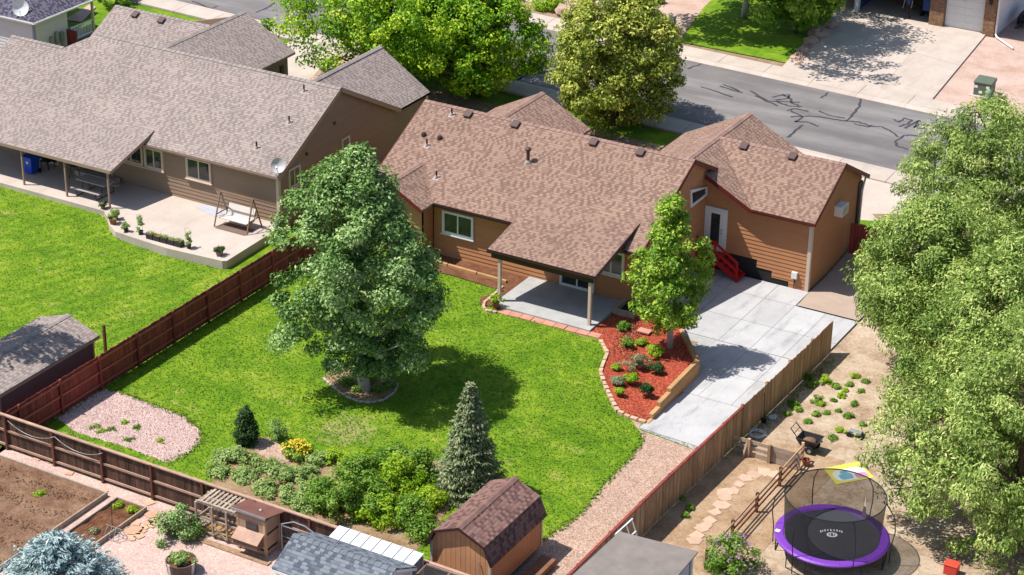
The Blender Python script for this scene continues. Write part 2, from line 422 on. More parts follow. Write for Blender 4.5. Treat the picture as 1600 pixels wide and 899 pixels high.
def pebbles(name, poly, n, s0, s1, mat, label, dz=0.01, kind='stuff', cat='gravel', parent=None):
    vs = []; fs = []
    for x, y in sample(poly, n):
        r = rnd.uniform(s0, s1); a = rnd.uniform(0, 6.28); k = len(vs); z = g(x, y)+dz
        for j in range(4):
            q = r*rnd.uniform(0.7, 1.2); vs.append((x+q*math.cos(a+j*1.57), y+q*math.sin(a+j*1.57), z-r*.2))
        vs.append((x+rnd.uniform(-.3, .3)*r, y+rnd.uniform(-.3, .3)*r, z+r*rnd.uniform(.35, .75)))
        fs += [(k+j, k+(j+1) % 4, k+4) for j in range(4)]
    mb = MB(); mb.v = vs; mb.f = fs
    o = mb.build(name, mat, parent); o['kind'] = kind
    t = np.repeat(rng.random(n), 4).astype(np.float32)
    at = o.data.attributes.new('tone', 'FLOAT', 'FACE'); at.data.foreach_set('value', t)
    if parent is None: tag(o, label, cat)
    return o

M_ground = soil('open_ground', C(150, 128, 104, .6), C(186, 158, 130, .6), C(206, 180, 152, .6))
M_lawn = lawn_mat('lawn_grass'); M_lawn2 = lawn_mat('lawn_grass_mown', stripe=R_(18))
M_pink = stony('gravel_pink', [C(236, 200, 190, .62), C(206, 160, 150, .62), C(244, 224, 216, .62), C(186, 150, 142, .62), C(226, 190, 180, .62)], 18)
M_pinkfine = stony('gravel_tan', [C(222, 188, 166, .62), C(190, 154, 132, .62), C(236, 210, 190, .62), C(172, 138, 118, .62), C(214, 180, 158, .62)], 22, patch=(C(170, 150, 110, .6), 1.4, 0.66))
M_pinkback = stony('gravel_rose', [C(238, 206, 194, .62), C(216, 176, 164, .62), C(246, 226, 216, .62), C(206, 168, 156, .62), C(236, 206, 190, .62)], 24, 0.5, patch=(C(206, 170, 130, .6), 0.9, 0.66))
M_dirt = soil('dirt_tan', C(168, 140, 114, .68), C(214, 188, 160, .68), C(238, 218, 194, .68), 0.7)
M_dirt_run = soil('dirt_run', C(170, 138, 106, .66), C(206, 172, 138, .66), C(224, 196, 164, .66), 0.9)
M_bed = soil('garden_soil', C(134, 98, 76, .66), C(166, 128, 102, .66), C(192, 156, 128, .66), 0.8, 1.0)
M_bedbrown = soil('bed_soil', C(126, 84, 60, .62), C(152, 104, 76, .62), C(176, 128, 98, .62), 1.2, 1.0)
M_mulch = stony('mulch_red', [C(206, 96, 66, .6), C(160, 62, 44, .6), C(226, 122, 90, .6), C(132, 50, 38, .6), C(190, 84, 60, .6)], 20, 1.0)
M_lot = soil('dry_lot', C(206, 168, 148, .62), C(226, 194, 178, .62), C(236, 210, 196, .62), 0.5, 0.4)
M_shrubsoil = soil('shrub_soil', C(150, 120, 86, .62), C(186, 156, 120, .62), C(206, 182, 148, .62), 1.0)
def asphalt():
    t = NT('asphalt'); p = t.pos()
    mp = t.node('ShaderNodeMapping'); mp.inputs['Rotation'].default_value = (0, 0, R_(2.7)); mp.inputs['Scale'].default_value = (0.12, 1.0, 1); t.link(p, mp.inputs[0])
    st = t.noise(mp.outputs[0], 0.7, 5, 0.6); f = t.noise(p, 30, 4, 0.7); b = t.noise(p, 0.4, 4)
    col = t.ramp(t.math('ADD', t.math('MULTIPLY', st, .7), t.math('MULTIPLY', b, .3)), [(0.36, C(124, 119, 119, .62)), (0.5, C(142, 137, 136, .62)), (0.66, C(166, 161, 159, .62))])
    col = t.mix(1.0, col, t.ramp(f, [(0.25, 0.8), (0.75, 1.2)]), 'MULTIPLY')
    t.link(col, t.b.inputs['Base Color']); t.b.inputs['Roughness'].default_value = 0.9; t.b.inputs['Specular IOR Level'].default_value = 0.25
    t.bump(f, 0.4, 0.01); return t.m
M_asphalt = asphalt()
M_tar = plain('crack_sealant', C(72, 70, 78, .7), 0.7, 0.2, 6)

bm = bmesh.new(); bmesh.ops.create_grid(bm, x_segments=120, y_segments=120, size=1.0)
for v in bm.verts:                                   # fine near the lots, coarse towards the horizon
    f_ = lambda s: 55*s+700*s**7
    v.co.x, v.co.y = f_(v.co.x), f_(v.co.y); v.co.z = g(v.co.x, v.co.y)-0.03
me = bpy.data.meshes.new('ground'); bm.to_mesh(me); bm.free(); me.materials.append(M_ground)
link(bpy.data.objects.new('ground', me))['kind'] = 'structure'

FX_L, FX_R, FY_B = -14.72, 9.72, -21.45
lawn_poly = [(FX_L, FY_B), (FX_R, FY_B), (FX_R, -2), (5.5, -1), (3.4, 1.0), (0.3, -0.9), (-4.3, -0.5), (-5.2, 1.2), (-12, 3.0), (FX_L, 3.0)]
drape('lawn', lawn_poly, 0.0, M_lawn)
drape('lawn', [(-60, -30), (FX_L, -30), (FX_L, 12), (-18, 12), (-18, -3), (-24, -1.6), (-60, -1.6)], 0.0, M_lawn2)
# white-pink stone area in the lawn corner
stone_poly = GP((86, 652), (150, 606), (182, 612), (232, 630), (285, 650), (312, 672), (314, 690), (296, 708), (262, 724), (200, 700), (120, 676))
drape('gravel_patch', stone_poly, 0.012, M_pink)
# gravel strip along the right fence
strip_poly = GP((968, 640), (985, 655), (1002, 678), (1004, 692), (985, 716), (950, 752), (905, 806), (868, 832), (845, 846))+[(3.2, -21.3), (FX_R, -21.3), (FX_R, G(1085, 702).y+.1)]+GP((1086, 704), (998, 672), (1004, 656))
drape('gravel_strip', strip_poly, 0.012, M_pinkfine)
# bare ring round the big tree, shrub bed along the back fence
bed_poly = GP((330, 745), (345, 712), (380, 690), (420, 686), (468, 712), (520, 714), (560, 722), (640, 716), (690, 722), (720, 770), (690, 812), (676, 830))+[(3.4, -21.3), (-4.6, -21.3)]
drape('shrub_bed', bed_poly, 0.010, M_shrubsoil)
drape('gravel_patch', GP((392, 686), (420, 684), (446, 702), (456, 722), (430, 726), (402, 708)), 0.02, M_pinkfine)
# back neighbour
drape('gravel_yard', [(-9.0, -40), (30, -40), (9.6, FY_B), (-18, FY_B), (-18, -22.4)], 0.0, M_pinkback)
# right neighbour
drape('dirt_yard', [(FX_R, -40), (45, -40), (45, 12), (FX_R, 12)], 0.0, M_dirt)
drape('dirt_run', [(FX_R+.03, -16.9), (14.0, -16.9), (14.0, -4.2), (FX_R+.03, -4.2)], 0.012, M_dirt_run)

# ------------------------------------------------------------------ street and the far side
def rowline(px0, px1):                                        # a street edge as a line y(x) through two surveyed points
    a, b = G(*px0), G(*px1); k = (b.y-a.y)/(b.x-a.x); return lambda x: a.y+k*(x-a.x)
near_kerb = rowline((806, 127), (1403, 268)); far_kerb = rowline((1057, 91), (1480, 184))
XA, XB = -90, 60
road = drape('road', [(XA, near_kerb(XA)), (XB, near_kerb(XB)), (XB, far_kerb(XB)), (XA, far_kerb(XA))], 0.0, M_asphalt, step=0)
def ribbon(mb, pts, w, dz=0.006):
    pts = [Vector((p[0], p[1], g(p[0], p[1])+dz)) for p in pts]; L = []; Rr = []
    for i, p in enumerate(pts):
        d = (pts[min(i+1, len(pts)-1)]-pts[max(i-1, 0)]); n = Vector((-d.y, d.x, 0)).normalized()*w*rnd.uniform(.35, .6)
        L.append(p+n); Rr.append(p-n)
    k = len(pts); mb.add(L+Rr, [(i, k+i, k+i+1, i+1) for i in range(k-1)])
def wiggle(pts, n=5, a=0.1):
    out = []
    for (x0, y0), (x1, y1) in zip(pts[:-1], pts[1:]):
        for i in range(n):
            t = i/n; out.append((x0+(x1-x0)*t+rnd.uniform(-a, a)*(i > 0), y0+(y1-y0)*t+rnd.uniform(-a, a)*(i > 0)))
    return out+[pts[-1]]
z6 = lambda pts: GP(*[(1230+x*0.267, 60+y*0.267) for x, y in pts])
cracks = [z6([(430, 355), (425, 400), (375, 460), (335, 485)]), z6([(335, 485), (250, 470), (130, 455), (20, 460)]), z6([(345, 485), (420, 490), (490, 515), (560, 520), (600, 540), (650, 580)]),
          z6([(390, 500), (470, 520), (500, 512)]), z6([(20, 425), (90, 460), (45, 490)]), z6([(45, 488), (110, 490), (185, 515)]), z6([(0, 425), (40, 412), (125, 428)]), z6([(185, 425), (260, 455), (340, 468)]),
          z6([(90, 508), (40, 550), (0, 580)]), z6([(240, 318), (200, 350)]), z6([(625, 475), (650, 492), (690, 468), (730, 480), (700, 505), (655, 518)]), z6([(690, 528), (740, 500), (775, 480), (745, 525), (825, 527)]), z6([(820, 520), (790, 505), (740, 522)]),
          z6([(810, 580), (740, 570), (685, 568), (630, 605), (640, 628), (705, 652)]), z6([(0, 395), (85, 402), (30, 380), (10, 350), (-30, 330)]), z6([(-60, 370), (0, 395)]), z6([(-90, 345), (-40, 335), (10, 330), (0, 352), (-70, 362)]),
          GP((1095, 100), (1075, 108)), GP((1125, 135), (1160, 145)), GP((1130, 132), (1155, 143)), GP((1095, 136), (1145, 152)), GP((1172, 142), (1200, 158), (1250, 160)), GP((1180, 150), (1215, 166)),
          GP((806, 125), (828, 118)), GP((846, 52), (842, 62), (828, 66), (865, 82)), GP((830, 90), (862, 100)), GP((800, 130), (822, 117)), GP((435, 0), (470, 14)), GP((455, 12), (478, 6)), GP((300, 2), (330, 14), (340, 10)), GP((400, 20), (418, 12), (430, 4))]
for c in cracks:
    mb = MB(); ribbon(mb, wiggle(c, 4, 0.06), 0.16); mb.build('crack_sealant_line', M_tar, road)
walk_far = drape('sidewalk', [(XA, far_kerb(XA)), (XB, far_kerb(XB)), (XB, far_kerb(XB)+1.95), (XA, far_kerb(XA)+1.95)], 0.02, M_joint, step=0)
walk_near = drape('sidewalk', [(XA, near_kerb(XA)), (XB, near_kerb(XB)), (XB, near_kerb(XB)-1.95), (XA, near_kerb(XA)-1.95)], 0.02, M_joint, step=0)
def slab(parent, quad, top, mat, dz0=-0.1, inset=0.012, name='slab'):
    c = Vector((sum(p[0] for p in quad)/4, sum(p[1] for p in quad)/4))
    q = [tuple(Vector(p)+(c-Vector(p)).normalized()*inset*1.4) for p in quad]
    mb = MB(); mb.prism(q, lambda p: g(*p)+dz0, lambda p: g(*p)+top); return mb.build(name, mat, parent)
for par, kerb, sg in ((walk_far, far_kerb, 1), (walk_near, near_kerb, -1)):
    x = -46.0
    while x < 24:
        x2 = x+3.02
        slab(par, [(x, kerb(x)+sg*.48), (x2, kerb(x2)+sg*.48), (x2-.05*sg, kerb(x2)+sg*1.95), (x-.05*sg, kerb(x)+sg*1.95)], 0.13, M_conc_warm)
        mb = MB()                                            # the kerb: a rolled step of 12 cm
        qa = [(0, 0.015), (.12, .09), (.22, .125), (.47, .128)]
        vs = []; fs = []
        for xx in (x+.006, x2-.006):
            vs += [(xx, kerb(xx)+sg*a, g(xx, kerb(xx))+h) for a, h in qa]+[(xx, kerb(xx)+sg*.47, -0.05), (xx, kerb(xx), -0.05)]
        fs = [(i, i+1, i+7, i+6) for i in range(5)]+[(5, 0, 6, 11), tuple(range(6)), tuple(range(6, 12))]
        mb.add(vs, fs).build('kerb_stone', M_conc_warm, par); x = x2
fw = lambda x: far_kerb(x)+1.95
# far driveway and front yards
d_l0, d_r0 = G(1240, 103), G(1457, 152); d_l1, d_r1 = G(1318, 20), G(1540, 57)
fd = drape('driveway', [(d_l0.x-.4, fw(d_l0.x)), (d_r0.x+.2, fw(d_r0.x)), (d_r1.x, d_r1.y), (d_l1.x-1.0, d_l1.y+4.5)], 0.02, M_joint, step=0)
for i in range(3):
    for j in range(2):
        def pt(a, b):
            p0 = Vector((d_l0.x-.4, fw(d_l0.x))).lerp(Vector((d_r0.x+.2, fw(d_r0.x))), a)
            p1 = Vector((d_l1.x-1.0, d_l1.y+4.5)).lerp(Vector((d_r1.x, d_r1.y)), a); q = p0.lerp(p1, b); return (q.x, q.y)
        slab(fd, [pt(i/3, j/2), pt((i+1)/3, j/2), pt((i+1)/3, (j+1)/2), pt(i/3, (j+1)/2)], 0.12, M_conc_warm)
drape('bare_lot', [(d_r0.x+.2, fw(d_r0.x)), (45, fw(45)), (45, 70), (d_r1.x-3, 70), (d_r1.x, d_r1.y)], 0.02, M_lot, step=0)
far_lawn = GP((1062, 66), (1098, 14), (1112, 0))+[(-16, 60)]+GP((1300, -20), (1296, 30), (1262, 66), (1234, 100))
drape('lawn', far_lawn, 0.03, M_lawn, step=0)
drape('gravel_yard', GP((1060, 65), (1000, 50), (930, 28), (820, 2), (760, -14))+[(-30, 70), (-16, 70)]+GP((1112, 0), (1098, 14)), 0.015, M_lot, step=0)
drape('front_verge', [(-80, 12.2), (-8, 13.2), (9.6, 17.6), (40, 17), (40, near_kerb(40)-1.95), (-80, near_kerb(-80)-1.95)], 0.0, M_lawn, step=0)
drape('driveway', [(-2.5, 16.2), (9.2, 16.2), (9.6, near_kerb(9)-1.9), (-2.8, near_kerb(-3)-1.9)], 0.05, M_conc_warm, step=0)
drape('driveway', [(-33.5, 16.5), (-27.6, 16.5), (-24.6, 17.5), (-24.2, near_kerb(-24)-1.9), (-33.5, near_kerb(-33)-1.9)], 0.05, M_conc_warm, step=0)
drape('gravel_patch', GP((482, 128), (520, 90), (600, 88), (612, 108), (560, 128), (520, 140)), 0.09, M_pinkfine, step=0)
drape('gravel_patch', GP((100, 32), (118, 22), (140, 8), (150, 12), (128, 36)), 0.05, M_lot, step=0)

# ------------------------------------------------------------------ house building helpers
def roof_plane(name, pts, mat, parent, th=0.12):
    """one planar roof slope, UV in metres: u along the eave, v up the slope"""
    pts = [Vector(p) for p in pts]; n = Vector((0, 0, 0))
    for i in range(1, len(pts)-1): n += (pts[i]-pts[0]).cross(pts[i+1]-pts[0])
    n.normalize()
    if n.z < 0: pts.reverse(); n = -n
    u = Vector((0, 0, 1)).cross(n).normalized(); v = n.cross(u)
    k = len(pts); mb = MB()
    mb.add(pts+[p-Vector((0, 0, th)) for p in pts], [tuple(range(k)), tuple(range(k, 2*k))[::-1]]+[(i, k+i, k+(i+1) % k, (i+1) % k) for i in range(k)])
    mb.uv = [(u.dot(p), v.dot(p)) for p in pts]*2
    return mb.build(name, mat, parent)
def ridge_caps(a, b, mat, parent, w=0.16, L=0.3, drop=0.5):
    """overlapping ridge tabs, each a small bent piece"""
    a, b = Vector(a), Vector(b); d = b-a; n = max(1, int(d.length/L)); dn = d.normalized(); sx = dn.cross(Vector((0, 0, 1))).normalized()
    up = Vector((0, 0, 1)); mb = MB(); e = dn*L*1.12
    vs = []
    for o_, lift in ((Vector((0, 0, 0)), 0.0), (e, 0.022)):
        vs += [o_+up*(lift+.012), o_+sx*w+up*(lift-w*drop+.012), o_-sx*w+up*(lift-w*drop+.012)]
    vs2 = [v-up*.02 for v in vs]
    mb.add(vs+vs2, [(0, 1, 4, 3), (2, 0, 3, 5), (1, 0, 6, 7), (0, 2, 8, 6), (3, 4, 10, 9), (5, 3, 9, 11), (1, 7, 10, 4), (2, 5, 11, 8)])
    src = None
    for i in range(n):
        p = a+dn*(i*d.length/n)
        if src is None:
            src = mb.build('ridge_cap', mat, parent, org=(0, 0, 0)); base = wloc(parent)
            for v in src.data.vertices: v.co += base            # shape kept about its own origin
            src.location = p-base
        else: piece(src, 'ridge_cap', p, parent)
def clip(poly, lo, hi, ax=1):
    def half(pl, val, keep_above):
        out = []
        for i in range(len(pl)):
            p, q = pl[i], pl[(i+1) % len(pl)]
            ip = (p[ax] >= val) if keep_above else (p[ax] <= val); iq = (q[ax] >= val) if keep_above else (q[ax] <= val)
            if ip: out.append(p)
            if ip != iq:
                t = (val-p[ax])/(q[ax]-p[ax]); r = [p[0]+(q[0]-p[0])*t, p[1]+(q[1]-p[1])*t]; r[ax] = val; out.append(tuple(r))
        return out
    a = half(poly, lo, True); return half(a, hi, False) if len(a) > 2 else []
def wall(parent, axis, const, face, poly, mat, lap=0.2, th=0.14, z0=None, boards=True):
    """a wall standing in the plane axis=const, seen from the side `face` (+1/-1); poly = (s, z); lap boards lie on it one by one"""
    def W(s, z, o): return (const+face*o, s, z) if axis == 'x' else (s, const+face*o, z)
    k = len(poly); mb = MB()
    mb.add([W(s, z, 0) for s, z in poly]+[W(s, z, -th) for s, z in poly], [tuple(range(k)), tuple(range(k, 2*k))[::-1]]+[(i, k+i, k+(i+1) % k, (i+1) % k) for i in range(k)])
    w = mb.build('wall', mat, parent)
    if not boards: return w
    zs = [z for _, z in poly]; z = min(zs) if z0 is None else z0
    while z < max(zs):
        pl = clip(poly, z, z+lap)
        if len(pl) > 2:
            q = []                                             # drop doubled points
            for p in pl:
                if not q or abs(p[0]-q[-1][0])+abs(p[1]-q[-1][1]) > 1e-4: q.append(p)
            if len(q) > 2:
                n = len(q); off = lambda zz: 0.034-(zz-z)/lap*0.026
                mb = MB(); mb.add([W(s, zz, off(zz)) for s, zz in q]+[W(s, zz, 0.001) for s, zz in q], [tuple(range(n))]+[(i, n+i, n+(i+1) % n, (i+1) % n) for i in range(n)])
                mb.build('siding_board', mat, w)
        z += lap
    return w
def window(parent, axis, const, face, s0, s1, z0, z1, mat=None, split=1, name='window', sill=True, rows=1):
    mat = mat or M_white
    def W(s, z, o): return Vector((const+face*o, s, z) if axis == 'x' else (s, const+face*o, z))
    fw_ = 0.09; d = 0.09
    def bar(mb, a0, a1, b0, b1, o0, o1):
        A, B = W(a0, b0, o0), W(a1, b1, o1)
        mb.box(min(A.x, B.x), max(A.x, B.x), min(A.y, B.y), max(A.y, B.y), min(A.z, B.z), max(A.z, B.z))
    mb = MB(); bar(mb, s0, s1, z0, z0+fw_, 0, d); bar(mb, s0, s1, z1-fw_, z1, 0, d); bar(mb, s0, s0+fw_, z0+fw_, z1-fw_, 0, d); bar(mb, s1-fw_, s1, z0+fw_, z1-fw_, 0, d)
    o = mb.build(name, mat, parent)
    n = split+1; w = (s1-s0-2*fw_)/n
    for i in range(n):
        a = s0+fw_+i*w; mb = MB(); bar(mb, a+.025, a+w-.025, z0+fw_+.025, z1-fw_-.025, 0.036, 0.044); mb.build('pane', M_glass, o)
        mb = MB(); e = 0.035
        for q in ((a, a+w, z0+fw_, z0+fw_+e), (a, a+w, z1-fw_-e, z1-fw_), (a, a+e, z0+fw_+e, z1-fw_-e), (a+w-e, a+w, z0+fw_+e, z1-fw_-e)): bar(mb, *q, .02, .068)
        mb.build('sash', mat, o)
    if sill:
        mb = MB(); bar(mb, s0-.05, s1+.05, z0-.05, z0-.002, 0, 0.14); mb.build('sill', mat, o)
    return o
def roof_box_vent(parent, p, slope, mat):
    """square static vent on a slope that falls towards -Y"""
    p = Vector(p); mb = MB(); w = .19
    z = lambda y: p.z+(y-p.y)*slope
    for (h0, h1, ww) in ((0.0, .10, .14), (.10, .15, w)):
        mb.add([(p.x-ww, p.y-ww, z(p.y-ww)+h0), (p.x+ww, p.y-ww, z(p.y-ww)+h0), (p.x+ww, p.y+ww, z(p.y+ww)+h0), (p.x-ww, p.y+ww, z(p.y+ww)+h0),
                (p.x-ww, p.y-ww, z(p.y-ww)+h1), (p.x+ww, p.y-ww, z(p.y-ww)+h1), (p.x+ww, p.y+ww, z(p.y+ww)+h1*.9), (p.x-ww, p.y+ww, z(p.y+ww)+h1*.9)],
               [(0, 3, 2, 1), (4, 5, 6, 7), (0, 1, 5, 4), (1, 2, 6, 5), (2, 3, 7, 6), (3, 0, 4, 7)])
    return mb.build('roof_vent', mat, parent)
def pipe_vent(parent, p, slope, h=.35, r=.045, cap=False):
    p = Vector(p); mb = MB(); mb.tube([p-Vector((0, 0, .1)), p+Vector((0, 0, h))], r, 10)
    if cap: mb.lathe(p+Vector((0, 0, h)), [(r, -.02), (r*1.9, 0), (r*1.9, .09), (r*1.2, .14), (.01, .15)], 12)
    o = mb.build('vent_pipe', M_metal_dark if not cap else M_vent, parent)
    mb = MB(); w = .15; z = lambda y: p.z+(y-p.y)*slope+.008
    mb.add([(p.x-w, p.y-w, z(p.y-w)), (p.x+w, p.y-w, z(p.y-w)), (p.x+w, p.y+w, z(p.y+w)), (p.x-w, p.y+w, z(p.y+w))]+[(p.x-w, p.y-w, z(p.y-w)-.02), (p.x+w, p.y-w, z(p.y-w)-.02), (p.x+w, p.y+w, z(p.y+w)-.02), (p.x-w, p.y+w, z(p.y+w)-.02)],
           [(0, 1, 2, 3), (0, 4, 5, 1), (1, 5, 6, 2), (2, 6, 7, 3), (3, 7, 4, 0)])
    mb.tube([p, p+Vector((0, 0, .12))], [r*2.0, r*1.15], 10); mb.build('flashing', M_flash, o)
    return o
def onplane(px, py, y0, z0, s):
    """pixel -> point on the slope z = z0 + s*(y-y0)"""
    d = ray(px, py); t = (z0-CAM[2]+s*(CAM[1]-y0))/(d[2]-s*d[1]); return CAM+d*t
def fascia(parent, a, b, mat, h=.17, w=.03, drop=0.0, name='fascia'):
    a, b = Vector(a), Vector(b); mb = MB(); dz = Vector((0, 0, h/2+drop)); mb.beam(a-dz, b-dz, w, h); return mb.build(name, mat, parent)
def gutter(parent, a, b, mat, name='gutter'):
    a, b = Vector(a), Vector(b); d = (b-a).normalized(); x = Vector((0, 0, 1)).cross(d)
    if x.y > 0 and abs(d.x) > abs(d.y): x = -x
    prof = [(0, 0), (.0, -.11), (.09, -.12), (.12, -.02), (.10, -.02), (.08, -.10), (.015, -.095), (.015, 0)]
    vs = [a+x*p+Vector((0, 0, q)) for p, q in prof]+[b+x*p+Vector((0, 0, q)) for p, q in prof]; n = len(prof)
    mb = MB(); mb.add(vs, [(i, (i+1) % n, n+(i+1) % n, n+i) for i in range(n)]+[tuple(range(n)), tuple(range(n, 2*n))]); return mb.build(name, mat, parent)

# ------------------------------------------------------------------ the orange-brown house
H1 = thing('house', 'orange-brown house with tan shingle roof and covered back patio', 'house', (-6, 7, 0))
S = 0.51; RY, RZ = 7.9, 5.57; EY = 2.6; EZ = RZ-S*(RY-EY); XL, XR = -13.52, 1.17
roof = roof_plane('roof', [(XL, EY, EZ), (XR, EY, EZ), (XR, RY, RZ), (XL, RY, RZ)], M_roof_tan, H1)
roof_plane('roof', [(XL, RY, RZ-.001), (XR, RY, RZ-.001), (XR, 13.2, EZ), (XL, 13.2, EZ)], M_roof_tan, H1)
ridge_caps((XL, RY, RZ), (XR, RY, RZ), M_ridge_tan, roof)
fascia(H1, (XR+.016, EY, EZ), (XR+.016, RY, RZ), M_fascia_red, .2); fascia(H1, (XR+.016, RY+.02, RZ), (XR+.016, 10.5, RZ-S*2.6), M_fascia_red, .2)
fascia(H1, (XL-.016, EY, EZ), (XL-.016, RY, RZ), M_fascia_red, .2)
gutter(H1, (-9.9, EY-.004, EZ-.01), (-5.35, EY-.004, EZ-.01), M_fascia_dark); gutter(H1, (0.35, EY-.004, EZ-.01), (XR, EY-.004, EZ-.01), M_fascia_dark)
# cross gable and garage wing
CX_, CZ, WY, WS = 0.05, 4.8, 12.95, 0.52; YB = 9.45; XE = 3.5; WZ = CZ-WS*(XE-CX_); WXR = 6.66
pl = roof_plane('roof', [(CX_, YB, CZ), (XE, YB, WZ), (CX_, WY, CZ)], M_roof_tan, H1)
roof_plane('roof', [(CX_, WY, CZ-.002), (XE, 16.4, WZ), (XE, 16.65, WZ), (CX_, 16.65, CZ-.002)], M_roof_tan, H1)
roof_plane('roof', [(CX_, YB-.6, CZ-.001), (CX_, 16.65, CZ-.001), (CX_-3.5, 16.65, CZ-.52*3.5), (CX_-3.5, YB-.6, CZ-.52*3.5)], M_roof_tan, H1)
pw = roof_plane('roof', [(XE, YB+.05, WZ), (WXR, YB+.05, WZ), (WXR, WY, CZ), (CX_, WY, CZ)], M_roof_tan, H1)
roof_plane('roof', [(CX_, WY, CZ-.003), (WXR, WY, CZ-.003), (WXR, 16.4, WZ), (XE, 16.4, WZ)], M_roof_tan, H1)
ridge_caps((CX_, 9.5, CZ), (CX_, 16.6, CZ), M_ridge_tan, pl); ridge_caps((CX_+.1, WY, CZ), (WXR, WY, CZ), M_ridge_tan, pw)
gutter(H1, (XE+.02, YB+.046, WZ-.01), (WXR, YB+.046, WZ-.01), M_fascia_red)
fascia(H1, (XR-.1, YB-.018, CZ-WS*(XR-.1-CX_)), (XE, YB-.018, WZ), M_fascia_red, .2)
fascia(H1, (WXR+.016, YB+.05, WZ), (WXR+.016, WY, CZ), M_fascia_red, .2); fascia(H1, (WXR+.016, WY+.02, CZ), (WXR+.016, 16.4, WZ), M_fascia_red, .2)
gutter(H1, (CX_-3.5, 13.0, CZ-.52*3.5-.01), (CX_-3.5, 16.6, CZ-.52*3.5-.01), M_fascia_dark)
# small front gable and the little back gable at the left end
pf = roof_plane('roof', [(-10.0, 9.0, 4.9), (-10.0, 13.5, 4.9), (-7.2, 13.5, 3.47), (-7.2, 9.0, 3.47)], M_roof_tan, H1)
roof_plane('roof', [(-10.0, 9.0, 4.899), (-10.0, 13.5, 4.899), (-12.8, 13.5, 3.47), (-12.8, 9.0, 3.47)], M_roof_tan, H1)
ridge_caps((-10.0, 9.3, 4.9), (-10.0, 13.45, 4.9), M_ridge_tan, pf)
bz = 3.85; by = RY-(RZ-bz)/S
pb = roof_plane('roof', [(-11.6, by, bz), (-11.6, 1.6, bz), (-9.75, 1.6, EZ-.02), (-9.75, EY, EZ-.02)], M_roof_tan, H1)
roof_plane('roof', [(-11.6, by, bz-.001), (-11.6, 1.6, bz-.001), (-13.45, 1.6, EZ-.02), (-13.45, EY, EZ-.02)], M_roof_tan, H1)
ridge_caps((-11.6, 1.65, bz), (-11.6, by, bz), M_ridge_tan, pb)
fascia(H1, (-11.6, 1.585, bz), (-9.75, 1.585, EZ-.02), M_fascia_red, .18); fascia(H1, (-11.6, 1.585, bz), (-13.45, 1.585, EZ-.02), M_fascia_red, .18)
# walls
wb = wall(H1, 'y', 3.05, -1, [(-10.0, 0.02), (0.95, 0.02), (0.95, 2.74), (-10.0, 2.74)], M_orange)
wall(H1, 'y', 2.05, -1, [(-13.1, 0.02), (-10.05, 0.02), (-10.05, 2.75), (-11.6, 3.62), (-13.1, 2.75)], M_orange)
wall(H1, 'x', -10.05, 1, [(2.05, 0.02), (3.04, 0.02), (3.04, 2.8), (2.05, 2.8)], M_orange, boards=False)
rt = lambda y: RZ-S*abs(y-RY)-.14
wall(H1, 'x', 0.95, 1, [(3.05, -.6), (10.0, -.6), (10.0, rt(10.0)), (RY, rt(RY)), (3.05, rt(3.05))], M_orange)
wy = 9.9
wall(H1, 'y', wy, -1, [(0.955, 0.33), (3.79, 0.33), (3.79, -.06), (4.58, -.06), (4.58, -.40), (5.46, -.40), (5.46, -.70), (6.4, -.70), (6.4, 2.86), (XE, 2.86), (0.955, CZ-WS*(.955-CX_)-.14)], M_orange)
mb = MB(); mb.box(0.96, 6.35, wy+.01, wy+.2, -1.0, .5); mb.build('foundation', M_black, H1)
ct = lambda y: CZ-WS*abs(y-WY)-.14
wall(H1, 'x', 6.4, 1, [(wy, -.70), (16.0, -.70), (16.0, ct(16.0)), (WY, ct(WY)), (wy, ct(wy))], M_orange)
wall(H1, 'y', 16.0, 1, [(6.4, -.5), (-3.0, -.5), (-3.0, 2.9), (0.05, 4.6), (3.4, 2.9), (6.4, 2.9)], M_orange, boards=False)
wall(H1, 'y', 12.9, 1, [(1, -.2), (-13.1, -.2), (-13.1, 2.75), (1, 2.75)], M_orange, boards=False)
wall(H1, 'x', -13.1, -1, [(2.05, 0), (12.9, 0), (12.9, 2.8), (RY, 5.3), (3.05, 2.8), (2.05, 2.8)], M_orange, boards=False)
mb = MB(); mb.box(6.30, 6.47, wy-.07, wy+.12, -.70, 2.84); mb.build('corner_trim', M_cream, H1)
mb = MB(); mb.box(0.88, 1.0, 3.0, 3.12, -.02, 2.7); mb.build('corner_trim', M_cream, H1)
mb = MB(); mb.tube([(6.52, 16.3, WZ-.1), (6.55, 16.0, 2.6), (6.56, 15.85, 2.3), (6.56, 15.8, -.5)], .05, 8); mb.build('downspout', M_white, H1)
mb = MB(); mb.box(6.41, 6.50, 15.6, 16.05, -.6, 2.8); mb.build('corner_trim', M_vent, H1)
# windows and doors
window(H1, 'y', 3.03, -1, -9.5, -7.78, 1.25, 2.42)
window(H1, 'y', 3.03, -1, -1.15, 0.19, 1.28, 2.5)
sl = window(H1, 'y', 3.03, -1, -3.1, -1.3, 0.14, 2.2, name='patio_door', sill=False)
o = MB().box(0.99, 2.14, wy-.10, wy-.012, 0.30, 2.52).build('door_frame', M_white, H1)
MB().box(1.13, 2.0, wy-.125, wy-.101, 0.36, 2.40).build('door', M_white, o)
MB().box(1.34, 1.80, wy-.134, wy-.126, 0.60, 2.24).build('pane', M_glass, o)
mb = MB(); mb.ball((1.92, wy-.17, 1.3), .035); mb.tube([(1.92, wy-.13, 1.3), (1.92, wy-.17, 1.3)], .015, 6); mb.build('door_handle', M_metal_grey, o)
mb = MB(); mb.box(1.88, 1.95, wy-.14, wy-.124, 1.42, 1.5); mb.build('lock', M_metal_grey, o)
